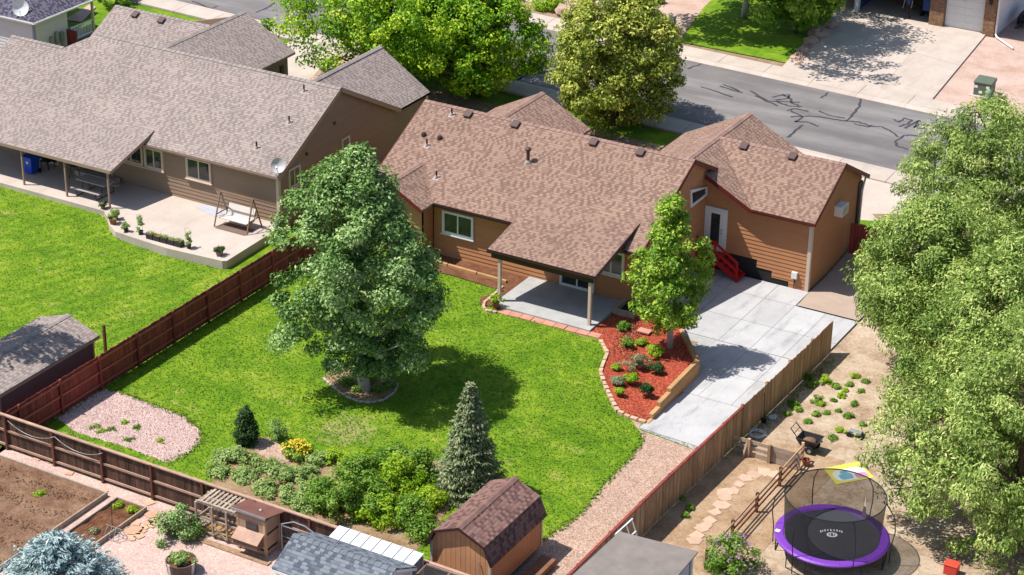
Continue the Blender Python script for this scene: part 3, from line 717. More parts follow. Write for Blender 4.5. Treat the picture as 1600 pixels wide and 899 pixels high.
# slanted window high in the gable wall
tw = [(7.95, 4.0), (9.82, 3.5), (9.82, 3.05), (8.1, 3.05)]
def xquad(poly, o0, o1, x=0.955):
    mb = MB(); n = len(poly); mb.add([(x+o1, s, z) for s, z in poly]+[(x+o0, s, z) for s, z in poly], [tuple(range(n)), tuple(range(n, 2*n))[::-1]]+[(i, n+i, n+(i+1) % n, (i+1) % n) for i in range(n)]); return mb
cx_, cz_ = 8.95, 3.42; inn = [(cx_+(s-cx_)*.86, cz_+(z-cz_)*.66) for s, z in tw]
mb = MB()
for i in range(4):
    j = (i+1) % 4; sub = xquad([tw[i], tw[j], inn[j], inn[i]], 0, .09); mb.add(sub.v, sub.f)
sw = mb.build('gable_window', M_white, H1); xquad(inn, 0.03, .042).build('pane', M_glass, sw)
# patio cover
CZF, CYF, CXL, CXR = 2.62, -0.05, -5.2, 0.27
cov = roof_plane('patio_roof', [(CXL, CYF, CZF), (CXR, CYF, CZF), (CXR+.1, 4.12, 3.645), (CXL+.1, 4.12, 3.645)], M_roof_tan, H1, .1)
gutter(H1, (CXL, CYF-.004, CZF-.01), (CXR, CYF-.004, CZF-.01), M_fascia_dark)
fascia(H1, (CXR+.018, CYF, CZF-.0), (CXR+.1, 4.1, 3.64), M_fascia_dark, .2); fascia(H1, (CXL-.018, CYF, CZF), (CXL+.08, 2.7, 3.29), M_fascia_dark, .2)
MB().box(CXL+.15, CXR-.1, 0.0, .14, 2.22, 2.42).build('beam', M_fascia_dark, H1)
for px in (-4.62, 0.02): MB().box(px-.07, px+.07, -.02, .13, .12, 2.22).build('patio_post', M_cream, H1, bevel=.01)
# roof fittings
for p in ((731, 181), (805, 197), (927, 225), (1000, 241)): roof_box_vent(roof, onplane(*p, RY, RZ, S), S, M_vent)
for p in ((1162, 231), (1238, 247)): roof_box_vent(pw, onplane(*p, WY, CZ, WS), WS, M_vent)
for p in ((667, 228), (682, 278), (706, 180)): pipe_vent(roof, onplane(*p, RY, RZ, S), S)
for p in ((662, 212), (687, 217)):
    q = Vector(onplane(*p, RY, RZ, S)); mb = MB(); mb.lathe(q, [(.12, -.05), (.12, .1), (.1, .17), (.02, .2)], 12); mb.build('roof_vent', M_vent, roof)
pipe_vent(roof, onplane(825, 254, RY, RZ, S), S, .62, .08, True)
mb = MB(); mb.box(6.42, 6.85, 12.55, 13.35, 2.2, 2.72); ac = tag(mb.build('air_conditioner', M_white, bevel=.02), 'white box air conditioner high on the orange wing gable', 'air conditioner')
for k in range(7): MB().box(6.852, 6.858, 12.6+k*.1, 12.65+k*.1, 2.26, 2.66).build('grille_slat', M_metal_grey, ac)
mb = MB(); mb.box(5.62, 5.9, wy-.17, wy-.035, -.13, .2); MB_ = tag(mb.build('electric_box', M_white, bevel=.01), 'small white utility box on the orange wall by the corner', 'utility box')
mb = MB(); mb.tube([(5.76, wy-.08, -.13), (5.76, wy-.08, -.7)], .025, 6); mb.build('conduit', M_vent, MB_)

# patio slab, red pavers, beds by the house
ps = MB().prism([(-4.72, -.42), (0.3, -.42), (0.22, 3.0), (-4.72, 3.0)], -.1, .12).build('patio_slab', M_conc_old); ps['kind'] = 'structure'
pv = [GP((776, 488), (795, 493)), ]
a0, a1 = Vector(GP((776, 489))[0]), Vector(GP((935, 530))[0])
M_paver = plain('paver_pink', C(222, 160, 138, .64), 0.9, 0.12, 4, .3, 40, rand=0.08)
pvroot = thing('paver_border', 'row of pink square pavers edging the patio slab', 'pavers', (-2, -.8, 0))
for i in range(9):
    p, q = a0.lerp(a1, i/9), a0.lerp(a1, (i+1)/9); d = (q-p).normalized(); n = Vector((-d.y, d.x))
    p = p+d*.015; q = q-d*.015
    MB().prism([tuple(p), tuple(q), tuple(q+n*.42), tuple(p+n*.42)], -.03, .035+.008*(i % 3)).build('paver', M_paver, pvroot)
hb = drape('planting_bed', [(-10.0, 1.15), (-8.2, 1.35), (-5.0, 1.15), (-5.6, .05), (-5.35, -.55), (-4.75, -.5), (-4.73, 3.0), (-10, 3.0)], 0.05, M_bedbrown)
tb = thing('bed_timber', 'pale timber sleepers edging the brown bed under the window', 'timber edging', (-7.5, 1.2, 0))
a, b = G(655, 405), G(792, 444)
for i in range(3):
    p, q = a.lerp(b, i/3+.005), a.lerp(b, (i+1)/3-.005); MB().beam(p+Vector((0, 0, .05)), q+Vector((0, 0, .05)), .13, .26).build('sleeper', M_timber, tb, bevel=.012)
sb = thing('stone_border', 'small pale stone edging curving round the patio corner bed', 'edging stones', (-5.4, 0, 0))
pts = GP((786, 450), (772, 462), (758, 473), (755, 482), (762, 488), (776, 490))
def stone_row(pts, root, L=.28, w=.13, h=.13, mat=None, name='edging_stone', top=None):
    tot = 0
    for (x0, y0), (x1, y1) in zip(pts[:-1], pts[1:]):
        d = math.hypot(x1-x0, y1-y0); n = max(1, round(d/L))
        for i in range(n):
            p = Vector((x0, y0)).lerp(Vector((x1, y1)), (i+.06)/n); q = Vector((x0, y0)).lerp(Vector((x1, y1)), (i+.94)/n); dd = (q-p).normalized(); nn = Vector((-dd.y, dd.x))*w*rnd.uniform(.42, .58)
            z = g(p.x, p.y)-.02; hh = h*rnd.uniform(.8, 1.15) if top is None else min(top-z, .17)+rnd.uniform(-.015, .02)
            MB().prism([tuple(p-nn), tuple(q-nn), tuple(q+nn), tuple(p+nn)], z, z+hh).build(name, mat, root, bevel=.015)
M_edge = plain('edging_buff', C(226, 192, 158, .64), 0.9, 0.15, 4, .4, 30, rand=0.12)
stone_row(pts, sb, mat=M_edge)
# four little painted hoops leaning on the bed wall
for i, (px, py, c) in enumerate(((724, 404, 'tan'), (739, 407, 'white'), (750, 410, 'white'), (763, 414, 'tan'))):
    p = G(px, py); mb = MB(); mb.tube([(p.x-.16, p.y, .0), (p.x-.15, p.y+.06, .2), (p.x, p.y+.12, .3), (p.x+.15, p.y+.06, .2), (p.x+.16, p.y, .0)], .045, 8)
    tag(mb.build('garden_hoop', M_timber if c == 'tan' else M_white, smooth=True), ['tan half-hoop in the brown bed, first from the big tree', 'white half-hoop in the brown bed, beside the first tan hoop', 'white half-hoop in the brown bed, beside the last tan hoop', 'tan half-hoop in the brown bed, nearest the patio post'][i], 'garden hoop', 'small hoops in the house bed')

# red-mulch planter with its timbers and curved stone edge
mz = lambda x, y: 0.03
pl_poly = [tuple(P(*p, 0.03)[:2]) for p in ((928, 520), (945, 540), (949, 552), (942, 570), (938, 582), (946, 600), (958, 622), (970, 634), (1010, 646), (1088, 566), (1070, 528))]+[(2.9, 3.0), (0.4, 3.0), (0.32, -.4)]
o = MB().prism(pl_poly, -.8, lambda p: .03 if p[1] > -2.4 else min(.03, g(*p)+.1)).build('mulch_bed', M_mulch); o['kind'] = 'structure'
pr = thing('stone_border', 'curved buff stone edging round the red mulch bed', 'edging stones', (1, -2, 0))
stone_row([tuple(P(*p, 0.03)[:2]) for p in ((938, 532), (949, 552), (942, 570), (938, 582), (946, 600), (958, 622), (966, 634), (985, 641), (1010, 648))], pr, .34, .17, .16, M_edge, top=.1)
rw = thing('retaining_wall', 'stacked buff timbers holding the red mulch bed above the drive', 'retaining wall', (3.6, -1.5, -.3))
pa, pb_, pc = [Vector(P(*p, 0.1)) for p in ((1011, 646), (1090, 566), (1071, 529))]
def timber(a, b, z0, z1, t0, t1, mat=M_timber):
    p, q = a.lerp(b, t0), a.lerp(b, t1); mb = MB(); mb.beam(Vector((p.x, p.y, (z0+z1)/2)), Vector((q.x, q.y, (z0+z1)/2)), .2, z1-z0-.008); return mb.build('timber', mat, rw, bevel=.015)
timber(pa, pb_, -.75, -.55, 0.0, .5); timber(pa, pb_, -.75, -.55, .505, 1.0)
timber(pa, pb_, -.55, -.34, 0.0, .3); timber(pa, pb_, -.55, -.34, .305, 1.0); timber(pa, pb_, -.34, -.13, 0.08, .62); timber(pa, pb_, -.34, -.13, .625, 1.0)
timber(pa, pb_, -.13, .07, .22, .7); timber(pa, pb_, .07, .24, .42, 1.0); timber(pa, pb_, -.13, .07, .705, 1.0)
for z0, z1 in ((-.75, -.55), (-.55, -.34), (-.34, -.13), (-.13, .07), (.07, .24)): timber(pb_, pc, z0, z1, .03, 1.0)
pd = Vector((2.9, 3.0, 0))
for z0, z1 in ((-.75, -.55), (-.55, -.34), (-.34, -.13), (-.13, .07)): timber(pc, pd, z0, z1, .03, .99)
sp = G(1007, 521); MB().prism([(sp.x-.3, sp.y-.2), (sp.x+.3, sp.y-.2), (sp.x+.3, sp.y+.2), (sp.x-.3, sp.y+.2)], .03, .09).build('stepping_stone', M_paver)
tag(bpy.data.objects['stepping_stone'], 'flat pink paver lying on the red mulch', 'paver')
bx = thing('window_well', 'square timber-framed well against the orange wall in the mulch bed', 'window well', (0.9, 2.3, 0))
MB().box(.3, 1.35, 1.75, 1.87, .03, .3).build('frame_board', M_wood_grey, bx); MB().box(.3, .42, 1.875, 2.95, .03, .3).build('frame_board', M_wood_grey, bx); MB().box(1.23, 1.35, 1.875, 2.95, .03, .3).build('frame_board', M_wood_grey, bx)
MB().box(.425, 1.225, 1.875, 2.95, .02, .06).build('well_floor', M_black, bx)

# the side drive in concrete panels
dl = [Vector((3.4, -4.6)), Vector((3.4, 9.85))]
n0, n1 = G(997, 670), G(1085, 702)
drv = drape('driveway', [(n0.x, n0.y), (n1.x+.3, n1.y-.1), (FX_R-.06, n1.y+.2), (FX_R-.06, 8.2), (6.6, 8.2), (6.45, 9.85), (0.98, 9.85), (0.98, 3.1), (2.95, 3.1), (pc.x+.12, pc.y), (pb_.x+.12, pb_.y-.05), (pa.x+.1, pa.y-.1)], 0.02, M_conc_old)
ysplit = [n0.y+.15, -2.35, 0.35, 3.0, 5.55, 8.15, 9.84]
xj = lambda i, y: (None, 5.0, 6.55, 8.1, FX_R-.07)[i]
def lx(y):
    e = [(n0.y-.2, n0.x+.02), (pa.y, pa.x+.16), (pb_.y, pb_.x+.16), (pc.y, pc.x+.16), (3.0, 2.98), (3.05, 1.0), (9.9, 1.0)]
    for (ya, xa), (yb, xb) in zip(e[:-1], e[1:]):
        if ya <= y <= yb: return xa+(xb-xa)*(y-ya)/max(1e-6, yb-ya)
    return 1.0
for j in range(6):
    ya, yb = ysplit[j], ysplit[j+1]
    if j == 0:
        slab(drv, [(n0.x+.02, n0.y+.02), (FX_R-.07, n1.y+.15), (FX_R-.07, yb), (lx(yb), yb)], .055, M_conc); continue
    if j == 3: ya = 3.08
    xs0 = [lx(ya)]+[q for q in (5.0, 6.55, 8.1)]+[FX_R-.07]; xs1 = [lx(yb-.001 if j == 2 else yb)]+[5.0, 6.55, 8.1]+[FX_R-.07]
    if j == 3: xs0[0] = xs1[0] = 1.0
    if j == 2: xs1[0] = 2.98
    if j > 3: xs0 = [1.0, 3.0, 5.0, 6.55]+([8.1, FX_R-.07] if j == 4 else []); xs1 = list(xs0)
    if j == 3: xs0 = [1.0, 3.0, 5.0, 6.55, 8.1, FX_R-.07]; xs1 = list(xs0)
    for a, b, c, d in zip(xs0[:-1], xs0[1:], xs1[1:], xs1[:-1]):
        if b-a > .15: slab(drv, [(a, ya), (b, ya), (c, yb), (d, yb)], .055, M_conc)
drape('side_path', [(6.62, 8.25), (FX_R-.07, 8.25), (FX_R-.07, 17), (6.55, 17), (6.55, 9.9)], .06, M_conc_side)

# red wooden steps up to the white door
st = thing('wooden_steps', 'small flight of red painted wooden steps below the white door', 'steps', (1.9, 9.0, -.7))
M_redpaint = plain('paint_red', C(196, 34, 36, .7), 0.5, 0.15, 4, .2, 30)
g0 = -.66; nst = 5
for k in range(nst):
    z = .30-k*.19; y0 = 9.72-.0; x0 = 1.0+.95+k*.27
    MB().box(x0-.03 if k else 1.0, x0+.27, 9.0, 9.74, z-.045, z).build('tread', M_redpaint, st)
for yy in (9.03, 9.71):
    mb = MB(); mb.beam((1.95, yy, .18), (1.95+nst*.27-.05, yy, g0+.08), .045, .26); mb.build('stringer', M_redpaint, st)
for yy in (9.0,):
    for x, z0, h in ((1.05, g0, 1.9), (1.98, g0, 1.85), (1.95+nst*.27-.15, g0, 1.05)):
        MB().box(x-.045, x+.045, yy-.05, yy+.04, z0, z0+h).build('rail_post', M_redpaint, st)
    x1 = 1.95+nst*.27-.15
    for dz in (0, -.42):
        mb = MB(); mb.beam((1.98, yy-.055, g0+1.8+dz), (x1+.06, yy-.055, g0+1.0+dz), .04, .13); mb.build('handrail', M_redpaint, st)
    for dz in (0, -.42):
        mb = MB(); mb.beam((1.05, yy-.055, g0+1.85+dz), (1.98, yy-.055, g0+1.82+dz), .04, .13); mb.build('handrail', M_redpaint, st)
for k in range(4):
    MB().box(1.0, 1.03, 9.05+k*.17, 9.2+k*.17, g0, .25).build('skirt_board', M_redpaint, st)
gt = thing('side_gate', 'dark red board gate beside the orange wing, half behind leaves', 'gate', (8.1, 14.5, -.5))
for k in range(15): MB().box(6.62+k*.2, 6.81+k*.2, 14.5, 14.53, -.62, 1.15).build('board', M_wood_red, gt)
MB().box(6.6, 9.6, 14.54, 14.6, .8, .9).build('rail', M_wood_red, gt); MB().box(6.6, 9.6, 14.54, 14.6, -.3, -.2).build('rail', M_wood_red, gt)

# ------------------------------------------------------------------ the taupe house next door
H2 = thing('house', 'taupe house with grey shingle roof and long back porch', 'house', (-26, 7, 0))
LS = 0.53; LRY, LRZ = 6.7, 5.75; LEY = 1.25; LEZ = LRZ-LS*(LRY-LEY); LXR = -17.72; LXL = -38.2
lz = lambda y: LRZ-LS*(LRY-y)
LX2 = -33.2
lroof = roof_plane('roof', [(LX2, LEY, LEZ), (LXR, LEY, LEZ), (LXR, LRY, LRZ), (LX2, LRY, LRZ)], M_roof_grey, H2)
roof_plane('roof', [(LXL, LEY, LEZ), (LX2-.001, LEY, LEZ), (LX2-.001, LRY, LRZ), (-34.5, 5.45, lz(5.45)), (LXL, 5.45, lz(5.45))], M_roof_grey, H2)
roof_plane('roof', [(LX2, LRY, LRZ-.001), (LXR, LRY, LRZ-.001), (LXR, 12.15, LEZ), (LX2, 12.15, LEZ)], M_roof_grey, H2)
roof_plane('roof', [(LXL, 5.45, lz(5.45)-.001), (LX2, 5.45, lz(5.45)-.001), (LX2, 8.5, lz(5.45)-1.6), (LXL, 8.5, lz(5.45)-1.6)], M_roof_grey, H2)
ridge_caps((LX2, LRY, LRZ), (LXR, LRY, LRZ), M_ridge_grey, lroof); ridge_caps((LXL, 5.45, lz(5.45)), (-34.6, 5.45, lz(5.45)), M_ridge_grey, lroof)
fascia(H2, (LXR+.016, LEY, LEZ), (LXR+.016, LRY, LRZ), M_fascia_taupe, .22); fascia(H2, (LXR+.016, LRY+.02, LRZ), (LXR+.016, 12.15, LEZ), M_fascia_taupe, .22)
gutter(H2, (-26.0, LEY-.004, LEZ-.01), (LXR, LEY-.004, LEZ-.01), M_fascia_taupe)
# front cross gable at the right, garage block and its gable at the left
lc = roof_plane('roof', [(-21.1, 8.64, 4.72), (-21.1, 15.4, 4.72), (-17.95, 15.4, 2.7), (-17.95, 12.45, 2.7)], M_roof_grey, H2)
roof_plane('roof', [(-21.1, 8.64, 4.719), (-21.1, 15.4, 4.719), (-24.25, 15.4, 2.7), (-24.25, 12.45, 2.7)], M_roof_grey, H2)
ridge_caps((-21.1, 8.75, 4.72), (-21.1, 15.35, 4.72), M_ridge_grey, lc)
gutter(H2, (-17.95, 12.2, 2.69), (-17.95, 15.4, 2.69), M_fascia_taupe)
lg = roof_plane('roof', [(-37.0, 8.8, 3.05), (-30.3, 8.8, 3.05), (-30.3, 12.57, 5.0), (-37.0, 12.57, 5.0)], M_roof_grey, H2)
roof_plane('roof', [(-37.0, 12.57, 4.999), (-30.3, 12.57, 4.999), (-30.3, 16.3, 3.05), (-37.0, 16.3, 3.05)], M_roof_grey, H2)
lg2 = roof_plane('roof', [(-30.3, 7.5, 4.99), (-30.3, 15.6, 4.99), (-26.9, 15.6, 3.2), (-26.9, 7.5, 3.2)], M_roof_grey, H2)
ridge_caps((-30.3, 8.3, 4.99), (-30.3, 15.5, 4.99), M_ridge_grey, lg2); ridge_caps((-37, 12.57, 5.0), (-30.4, 12.57, 5.0), M_ridge_grey, lg)
wall(H2, 'x', -27.3, 1, [(11, 0), (15.3, 0), (15.3, 3.1), (11, 3.1)], M_taupe); MB().box(-27.32, -27.2, 14.6, 14.9, 0, 2.6).build('corner_trim', M_vent, H2)
wall(H2, 'y', 15.4, 1, [(-27.3, 0), (-36.8, 0), (-36.8, 3.0), (-30.3, 4.8), (-27.3, 3.1)], M_taupe, boards=False)
wall(H2, 'x', -36.7, -1, [(9.2, 0), (15.9, 0), (15.9, 3.1), (12.57, 4.8), (9.2, 3.1)], M_taupe, boards=False)
# walls
wall(H2, 'y', 1.6, -1, [(-37.9, 0.2), (-18.0, 0.2), (-18.0, 2.78), (-37.9, 2.78)], M_taupe)
lt = lambda y: LRZ-LS*abs(y-LRY)-.16
wall(H2, 'x', -18.0, 1, [(1.6, -.35), (11.9, -.35), (11.9, lt(11.9)), (LRY, lt(LRY)), (1.6, lt(1.6))], M_taupe)
wall(H2, 'x', -18.2, 1, [(11.9, -.3), (15.2, -.3), (15.2, 2.75), (11.9, 2.75)], M_taupe)
wall(H2, 'y', 15.0, 1, [(-18.2, -.3), (-23.9, -.3), (-23.9, 2.7), (-21.1, 4.5), (-18.2, 2.7)], M_taupe, boards=False)
wall(H2, 'x', -37.9, -1, [(1.6, 0), (8.4, 0), (8.4, 3.2), (5.45, 4.9), (1.6, 2.8)], M_taupe, boards=False); wall(H2, 'y', 11.9, 1, [(-37, 0), (-18.05, 0), (-18.05, 2.8), (-37, 2.8)], M_taupe, boards=False)
MB().box(-18.1, -17.94, 1.52, 1.7, -.3, 2.76).build('corner_trim', M_cream, H2)
MB().box(-18.12, -18.0, 15.1, 15.26, 0, 2.7).build('corner_trim', M_cream, H2)
window(H2, 'x', -18.0, 1, 2.38, 3.36, 1.76, 2.8, M_cream); window(H2, 'x', -18.0, 1, 6.98, 7.7, 2.05, 2.85, M_cream, split=0)
for y, z in ((3.95, 3.1), (6.4, 3.9)):
    mb = MB(); mb.tube([(-17.97, y, z), (-17.9, y, z)], .09, 10); mb.build('wall_vent', M_vent, H2)
window(H2, 'y', 1.58, -1, -26.25, -25.05, 1.45, 2.58, M_cream); window(H2, 'y', 1.58, -1, -27.9, -26.35, 1.45, 2.58, M_cream)
window(H2, 'y', 1.58, -1, -23.6, -22.05, 1.45, 2.62, M_cream); window(H2, 'y', 1.58, -1, -30.4, -28.4, .25, 2.3, M_cream, name='patio_door', sill=False)
window(H2, 'y', 1.58, -1, -33.9, -32.0, .25, 2.3, M_cream, name='patio_door', sill=False)
# porch roof and posts
lp = roof_plane('porch_roof', [(-38.2, -1.4, 2.32), (-25.98, -1.4, 2.32), (-25.9, 2.0, 3.32), (-38.2, 2.0, 3.32)], M_roof_grey, H2, .1)
fascia(H2, (-38.2, -1.416, 2.32), (-25.98, -1.416, 2.32), M_fascia_taupe, .17); fascia(H2, (-25.962, -1.4, 2.32), (-25.90, 1.6, 3.2), M_fascia_taupe, .17)
for px, py in ((30, 293), (97.5, 311), (165, 329), (-38, 275)):
    p = P(px, py, .22); MB().box(p[0]-.045, p[0]+.045, -1.33, -1.24, .2, 2.2).build('porch_post', M_fascia_taupe, H2, bevel=.01)
for p in ((211, 25), (252, 34)): roof_box_vent(lg, onplane(*p, 12.57, 5.0, .517), .517, M_vent)
for p in ((475, 143), (452, 192), (401, 232)): pipe_vent(lroof, onplane(*p, LRY, LRZ, LS), LS)
pp = Vector(onplane(398, 66, LRY, LRZ, LS))
def dish(label, base, aim, r=.38, arm=True):
    root = thing('satellite_dish', label, 'satellite dish', base); b = Vector(base); a = Vector(aim).normalized()
    c = b+Vector((0, 0, .42)); x = a.cross(Vector((0, 0, 1))).normalized(); y = x.cross(a)
    mb = MB(); n = 20; vs = []; prof = [(0.001, 0), (.4*r, .025), (.75*r, .09), (r, .16)]
    for rr, h in prof:
        for k in range(n): t = 2*math.pi*k/n; vs.append(c+x*rr*math.cos(t)+y*rr*1.06*math.sin(t)+a*h)
    fs = [(i*n+k, i*n+(k+1) % n, (i+1)*n+(k+1) % n, (i+1)*n+k) for i in range(3) for k in range(n)]
    mb.add(vs, fs); mb.add([v-a*.012 for v in vs], [f[::-1] for f in fs]); mb.build('reflector', M_lead if r < .4 else M_white, root, smooth=True)
    mb = MB(); mb.tube([b, b+Vector((0, 0, .3)), c-a*.05], .03, 8); mb.build('mast', M_metal_grey, root)
    mb = MB(); mb.tube([c-y*r*.95+a*.1, c-y*r*.5+a*.52], .018, 6); mb.build('feed_arm', M_metal_grey, root)
    mb = MB(); mb.tube([c-y*r*.5+a*.48, c-y*r*.42+a*.6], .05, 8); mb.build('feed_horn', M_white, root)
dish('grey satellite dish on the gable corner of the taupe house', Vector(onplane(436, 272, LRY, LRZ, LS)), (.35, -.75, .5), .36)
# back patio slab with its raised corner
lpoly = [(-38.2, 1.58), (-38.2, -1.72), (-26.3, -1.72)]+[tuple(P(*p, .22)[:2]) for p in ((168, 340), (170, 350), (180, 362), (210, 372), (260, 388), (347, 408))]+[(-17.62, -3.2), (-17.75, 1.58)]
o = MB().prism(lpoly, -.5, .22).build('patio_slab', M_conc_warm); o['kind'] = 'structure'
o = MB().prism([(-22.7+.0, 1.0), (-21.2, .55), (-20.9, 1.2), (-21.0, 1.5), (-22.5, 1.52)], .222, .24).build('patio_mat', plain('mat_grey', C(196, 198, 206, .7), .8, .1, 6)); tag(o, 'pale grey mat lying on the patio by the taupe wall', 'mat')

# ------------------------------------------------------------------ fences
def fence(name, label, cat, axis, const, a, b, face, hz, mats, step=2.44, ph=.16, pick=.14, rails=(.28, .85, 1.42), posts_out=True, first=0.0, cap=None, dog=False, rail_mat=None, post_mat=None):
    root = thing(name, label, cat, (const, (a+b)/2, 0) if axis == 'x' else ((a+b)/2, const, 0))
    L = lambda s, o, z: (const+o, s, z) if axis == 'x' else (s, const+o, z)
    gz = lambda s: g(const, s) if axis == 'x' else g(s, const)
    # pickets: one mesh, shared
    k = int((b-a)/(pick+.002)); mb = MB(); w = pick/2; t = .018
    if dog: pr = [(-w, 0), (w, 0), (w, hz-.05), (w-.03, hz), (-w+.03, hz), (-w, hz-.05)]
    else: pr = [(-w, 0), (w, 0), (w, hz), (-w, hz)]
    n = len(pr); vs = [((o, s, z) if axis == 'x' else (s, o, z)) for o in (-t/2, t/2) for s, z in pr]
    mb.add(vs, [tuple(range(n)), tuple(range(n, 2*n))]+[(i, (i+1) % n, n+(i+1) % n, n+i) for i in range(n)])
    src = None
    for i in range(k):
        s = a+(i+.5)*(b-a)/k; p = Vector(L(s, 0, gz(s)+.03))
        if src is None:
            src = mb.build('picket', mats, root, org=(0, 0, 0))
            for v in src.data.vertices: v.co += wloc(root)
            src.location = p-wloc(root)
        else: q = piece(src, 'picket', p, root, scale=(1, 1, rnd.uniform(.985, 1.015)))
        if i: q.rotation_euler = (rnd.uniform(-.004, .004), rnd.uniform(-.004, .004), rnd.uniform(-.07, .07))
    s = a+first; i = 0; ps_ = []
    while s < b+.01: ps_.append(s); s += step
    for s in ps_:
        z = gz(s); d = .06 if posts_out else 0; A = L(s-.05, face*(.012), z-.1); B = L(s+.05, face*(.112), z+hz+.07)
        MB().box(min(A[0], B[0]), max(A[0], B[0]), min(A[1], B[1]), max(A[1], B[1]), A[2], B[2]).build('post', post_mat or mats, root, bevel=.008)
    ends = [a]+ps_+[b]
    for s0, s1 in zip(ends[:-1], ends[1:]):
        if s1-s0 < .2: continue
        for h in rails:
            mb = MB(); mb.beam(L(s0+.052, face*.04, gz(s0)+h), L(s1-.052, face*.04, gz(s1)+h), .045, .09); mb.build('rail', rail_mat or mats, root)
        if cap:
            mb = MB(); mb.beam(L(s0, face*cap[1], gz(s0)+hz+.05), L(s1, face*cap[1], gz(s1)+hz+.05), cap[2], cap[3]); mb.build('cap_rail', cap[0], root)
    return root
fence('board_fence', 'dark red board fence between the two back lawns', 'fence', 'x', FX_L, -21.3, 2.4, 1, 1.56, M_wood_red, first=.65, rail_mat=M_rail_red)
fence('board_fence', 'weathered dark brown board fence along the pink gravel garden', 'fence', 'y', FY_B, -17.6, 9.5, -1, 1.5, M_wood_dark, rail_mat=M_rail_dark, post_mat=M_post_dark, first=.52, rails=(.2, .86), cap=(M_rail_dark, .02, .13, .05))
fence('board_fence', 'tan board fence with red top rail beside the gravel strip', 'fence', 'x', FX_R, -21.3, -4.9, -1, 1.52, M_wood_tan, rails=(.3, 1.4), post_mat=M_wood_red, rail_mat=M_wood_red, cap=(M_wood_red, .02, .11, .05))
fence('board_fence', 'tan dog-eared board fence beside the concrete side drive', 'fence', 'x', FX_R, -4.86, 4.7, -1, 1.6, M_wood_tan, rails=(.3, 1.4), dog=True)

# ------------------------------------------------------------------ sheds
def gambrel():
    root = thing('garden_shed', 'orange gambrel barn shed with brown shingle roof by the gravel', 'shed', (5.85, -18.5, 0))
    y0, y1 = -20.45, -16.75; xc = 5.78
    pr = [(-1.36, 1.42), (-1.06, 2.12), (0, 2.58), (1.06, 2.12), (1.36, 1.42)]
    for i in range(4):
        (a, za), (b, zb) = pr[i], pr[i+1]
        r = roof_plane('roof', [(xc+a, y0-.16, za), (xc+b, y0-.16, zb), (xc+b, y1+.16, zb), (xc+a, y1+.16, za)], M_roof_brown, root, .06)
        mb = MB(); mb.beam((xc+a, y0-.172, za-.05), (xc+b, y0-.172, zb-.05), .02, .1); mb.build('fascia', M_fascia_dark, root)
    ridge_caps((xc, y0-.16, 2.58), (xc, y1+.16, 2.58), M_ridge_brown, r, .14, .28, .42)
    face = [(xc-1.22, .12), (xc+1.22, .12), (xc+1.22, 1.55), (xc+.98, 2.04), (xc, 2.48), (xc-.98, 2.04), (xc-1.22, 1.55)]
    n = 12; w = 2.44/n
    for i in range(n):
        pl = clip(face, xc-1.22+i*w+.006, xc-1.22+(i+1)*w-.006, 0)
        for yy, sg in ((y0, -1), (y1, 1)):
            k = len(pl); mb = MB(); mb.add([(s, yy, z) for s, z in pl]+[(s, yy-sg*.03, z) for s, z in pl], [tuple(range(k)), tuple(range(k, 2*k))[::-1]]+[(j, k+j, k+(j+1) % k, (j+1) % k) for j in range(k)]); mb.build('wall_board', M_tan_shed, root)
    for i in range(18):
        a = y0+.03+i*(y1-y0-.06)/18
        for xx in (xc-1.22, xc+1.19): MB().box(xx, xx+.03, a+.006, a+(y1-y0-.06)/18-.006, .12, 1.62).build('wall_board', M_tan_shed, root)
    for xx in (xc-1.25, xc+1.17):
        for yy in (y0-.03, y1-.05): MB().box(xx, xx+.09, yy-.02, yy+.08, .1, 1.58).build('corner_trim', M_cream, root)
    MB().box(xc-1.15, xc+1.15, y0+.03, y1-.03, .0, .12).build('floor', M_black, root)
    MB().box(xc-1.18, xc+1.18, y0+.04, y1-.04, .13, 1.5).build('inner_wall', M_tan_shed, root)
gambrel()
rp = MB(); rp.box(7.35, 7.95, -20.6, -17.3, -.05, .14); tag(rp.build('ramp_board', plain('ramp_brown', C(150, 104, 78, .62), .85, .2, 2, .4, 30), bevel=.01), 'brown plank step lying along the orange barn shed', 'plank')
def strut(mb, *pts, r=.02): mb.tube(pts, r, 6)
tl = thing('garden_tool', 'long-handled tool leaning on the front of the barn shed', 'garden tool', (6.6, -20.6, 0))
mb = MB(); mb.tube([(6.72, -20.75, .05), (6.55, -20.5, 1.35)], .018, 6); mb.build('handle', M_wood_grey, tl); mb = MB(); mb.box(6.6, 6.84, -20.78, -20.72, 0, .12); mb.build('head', M_metal_dark, tl)

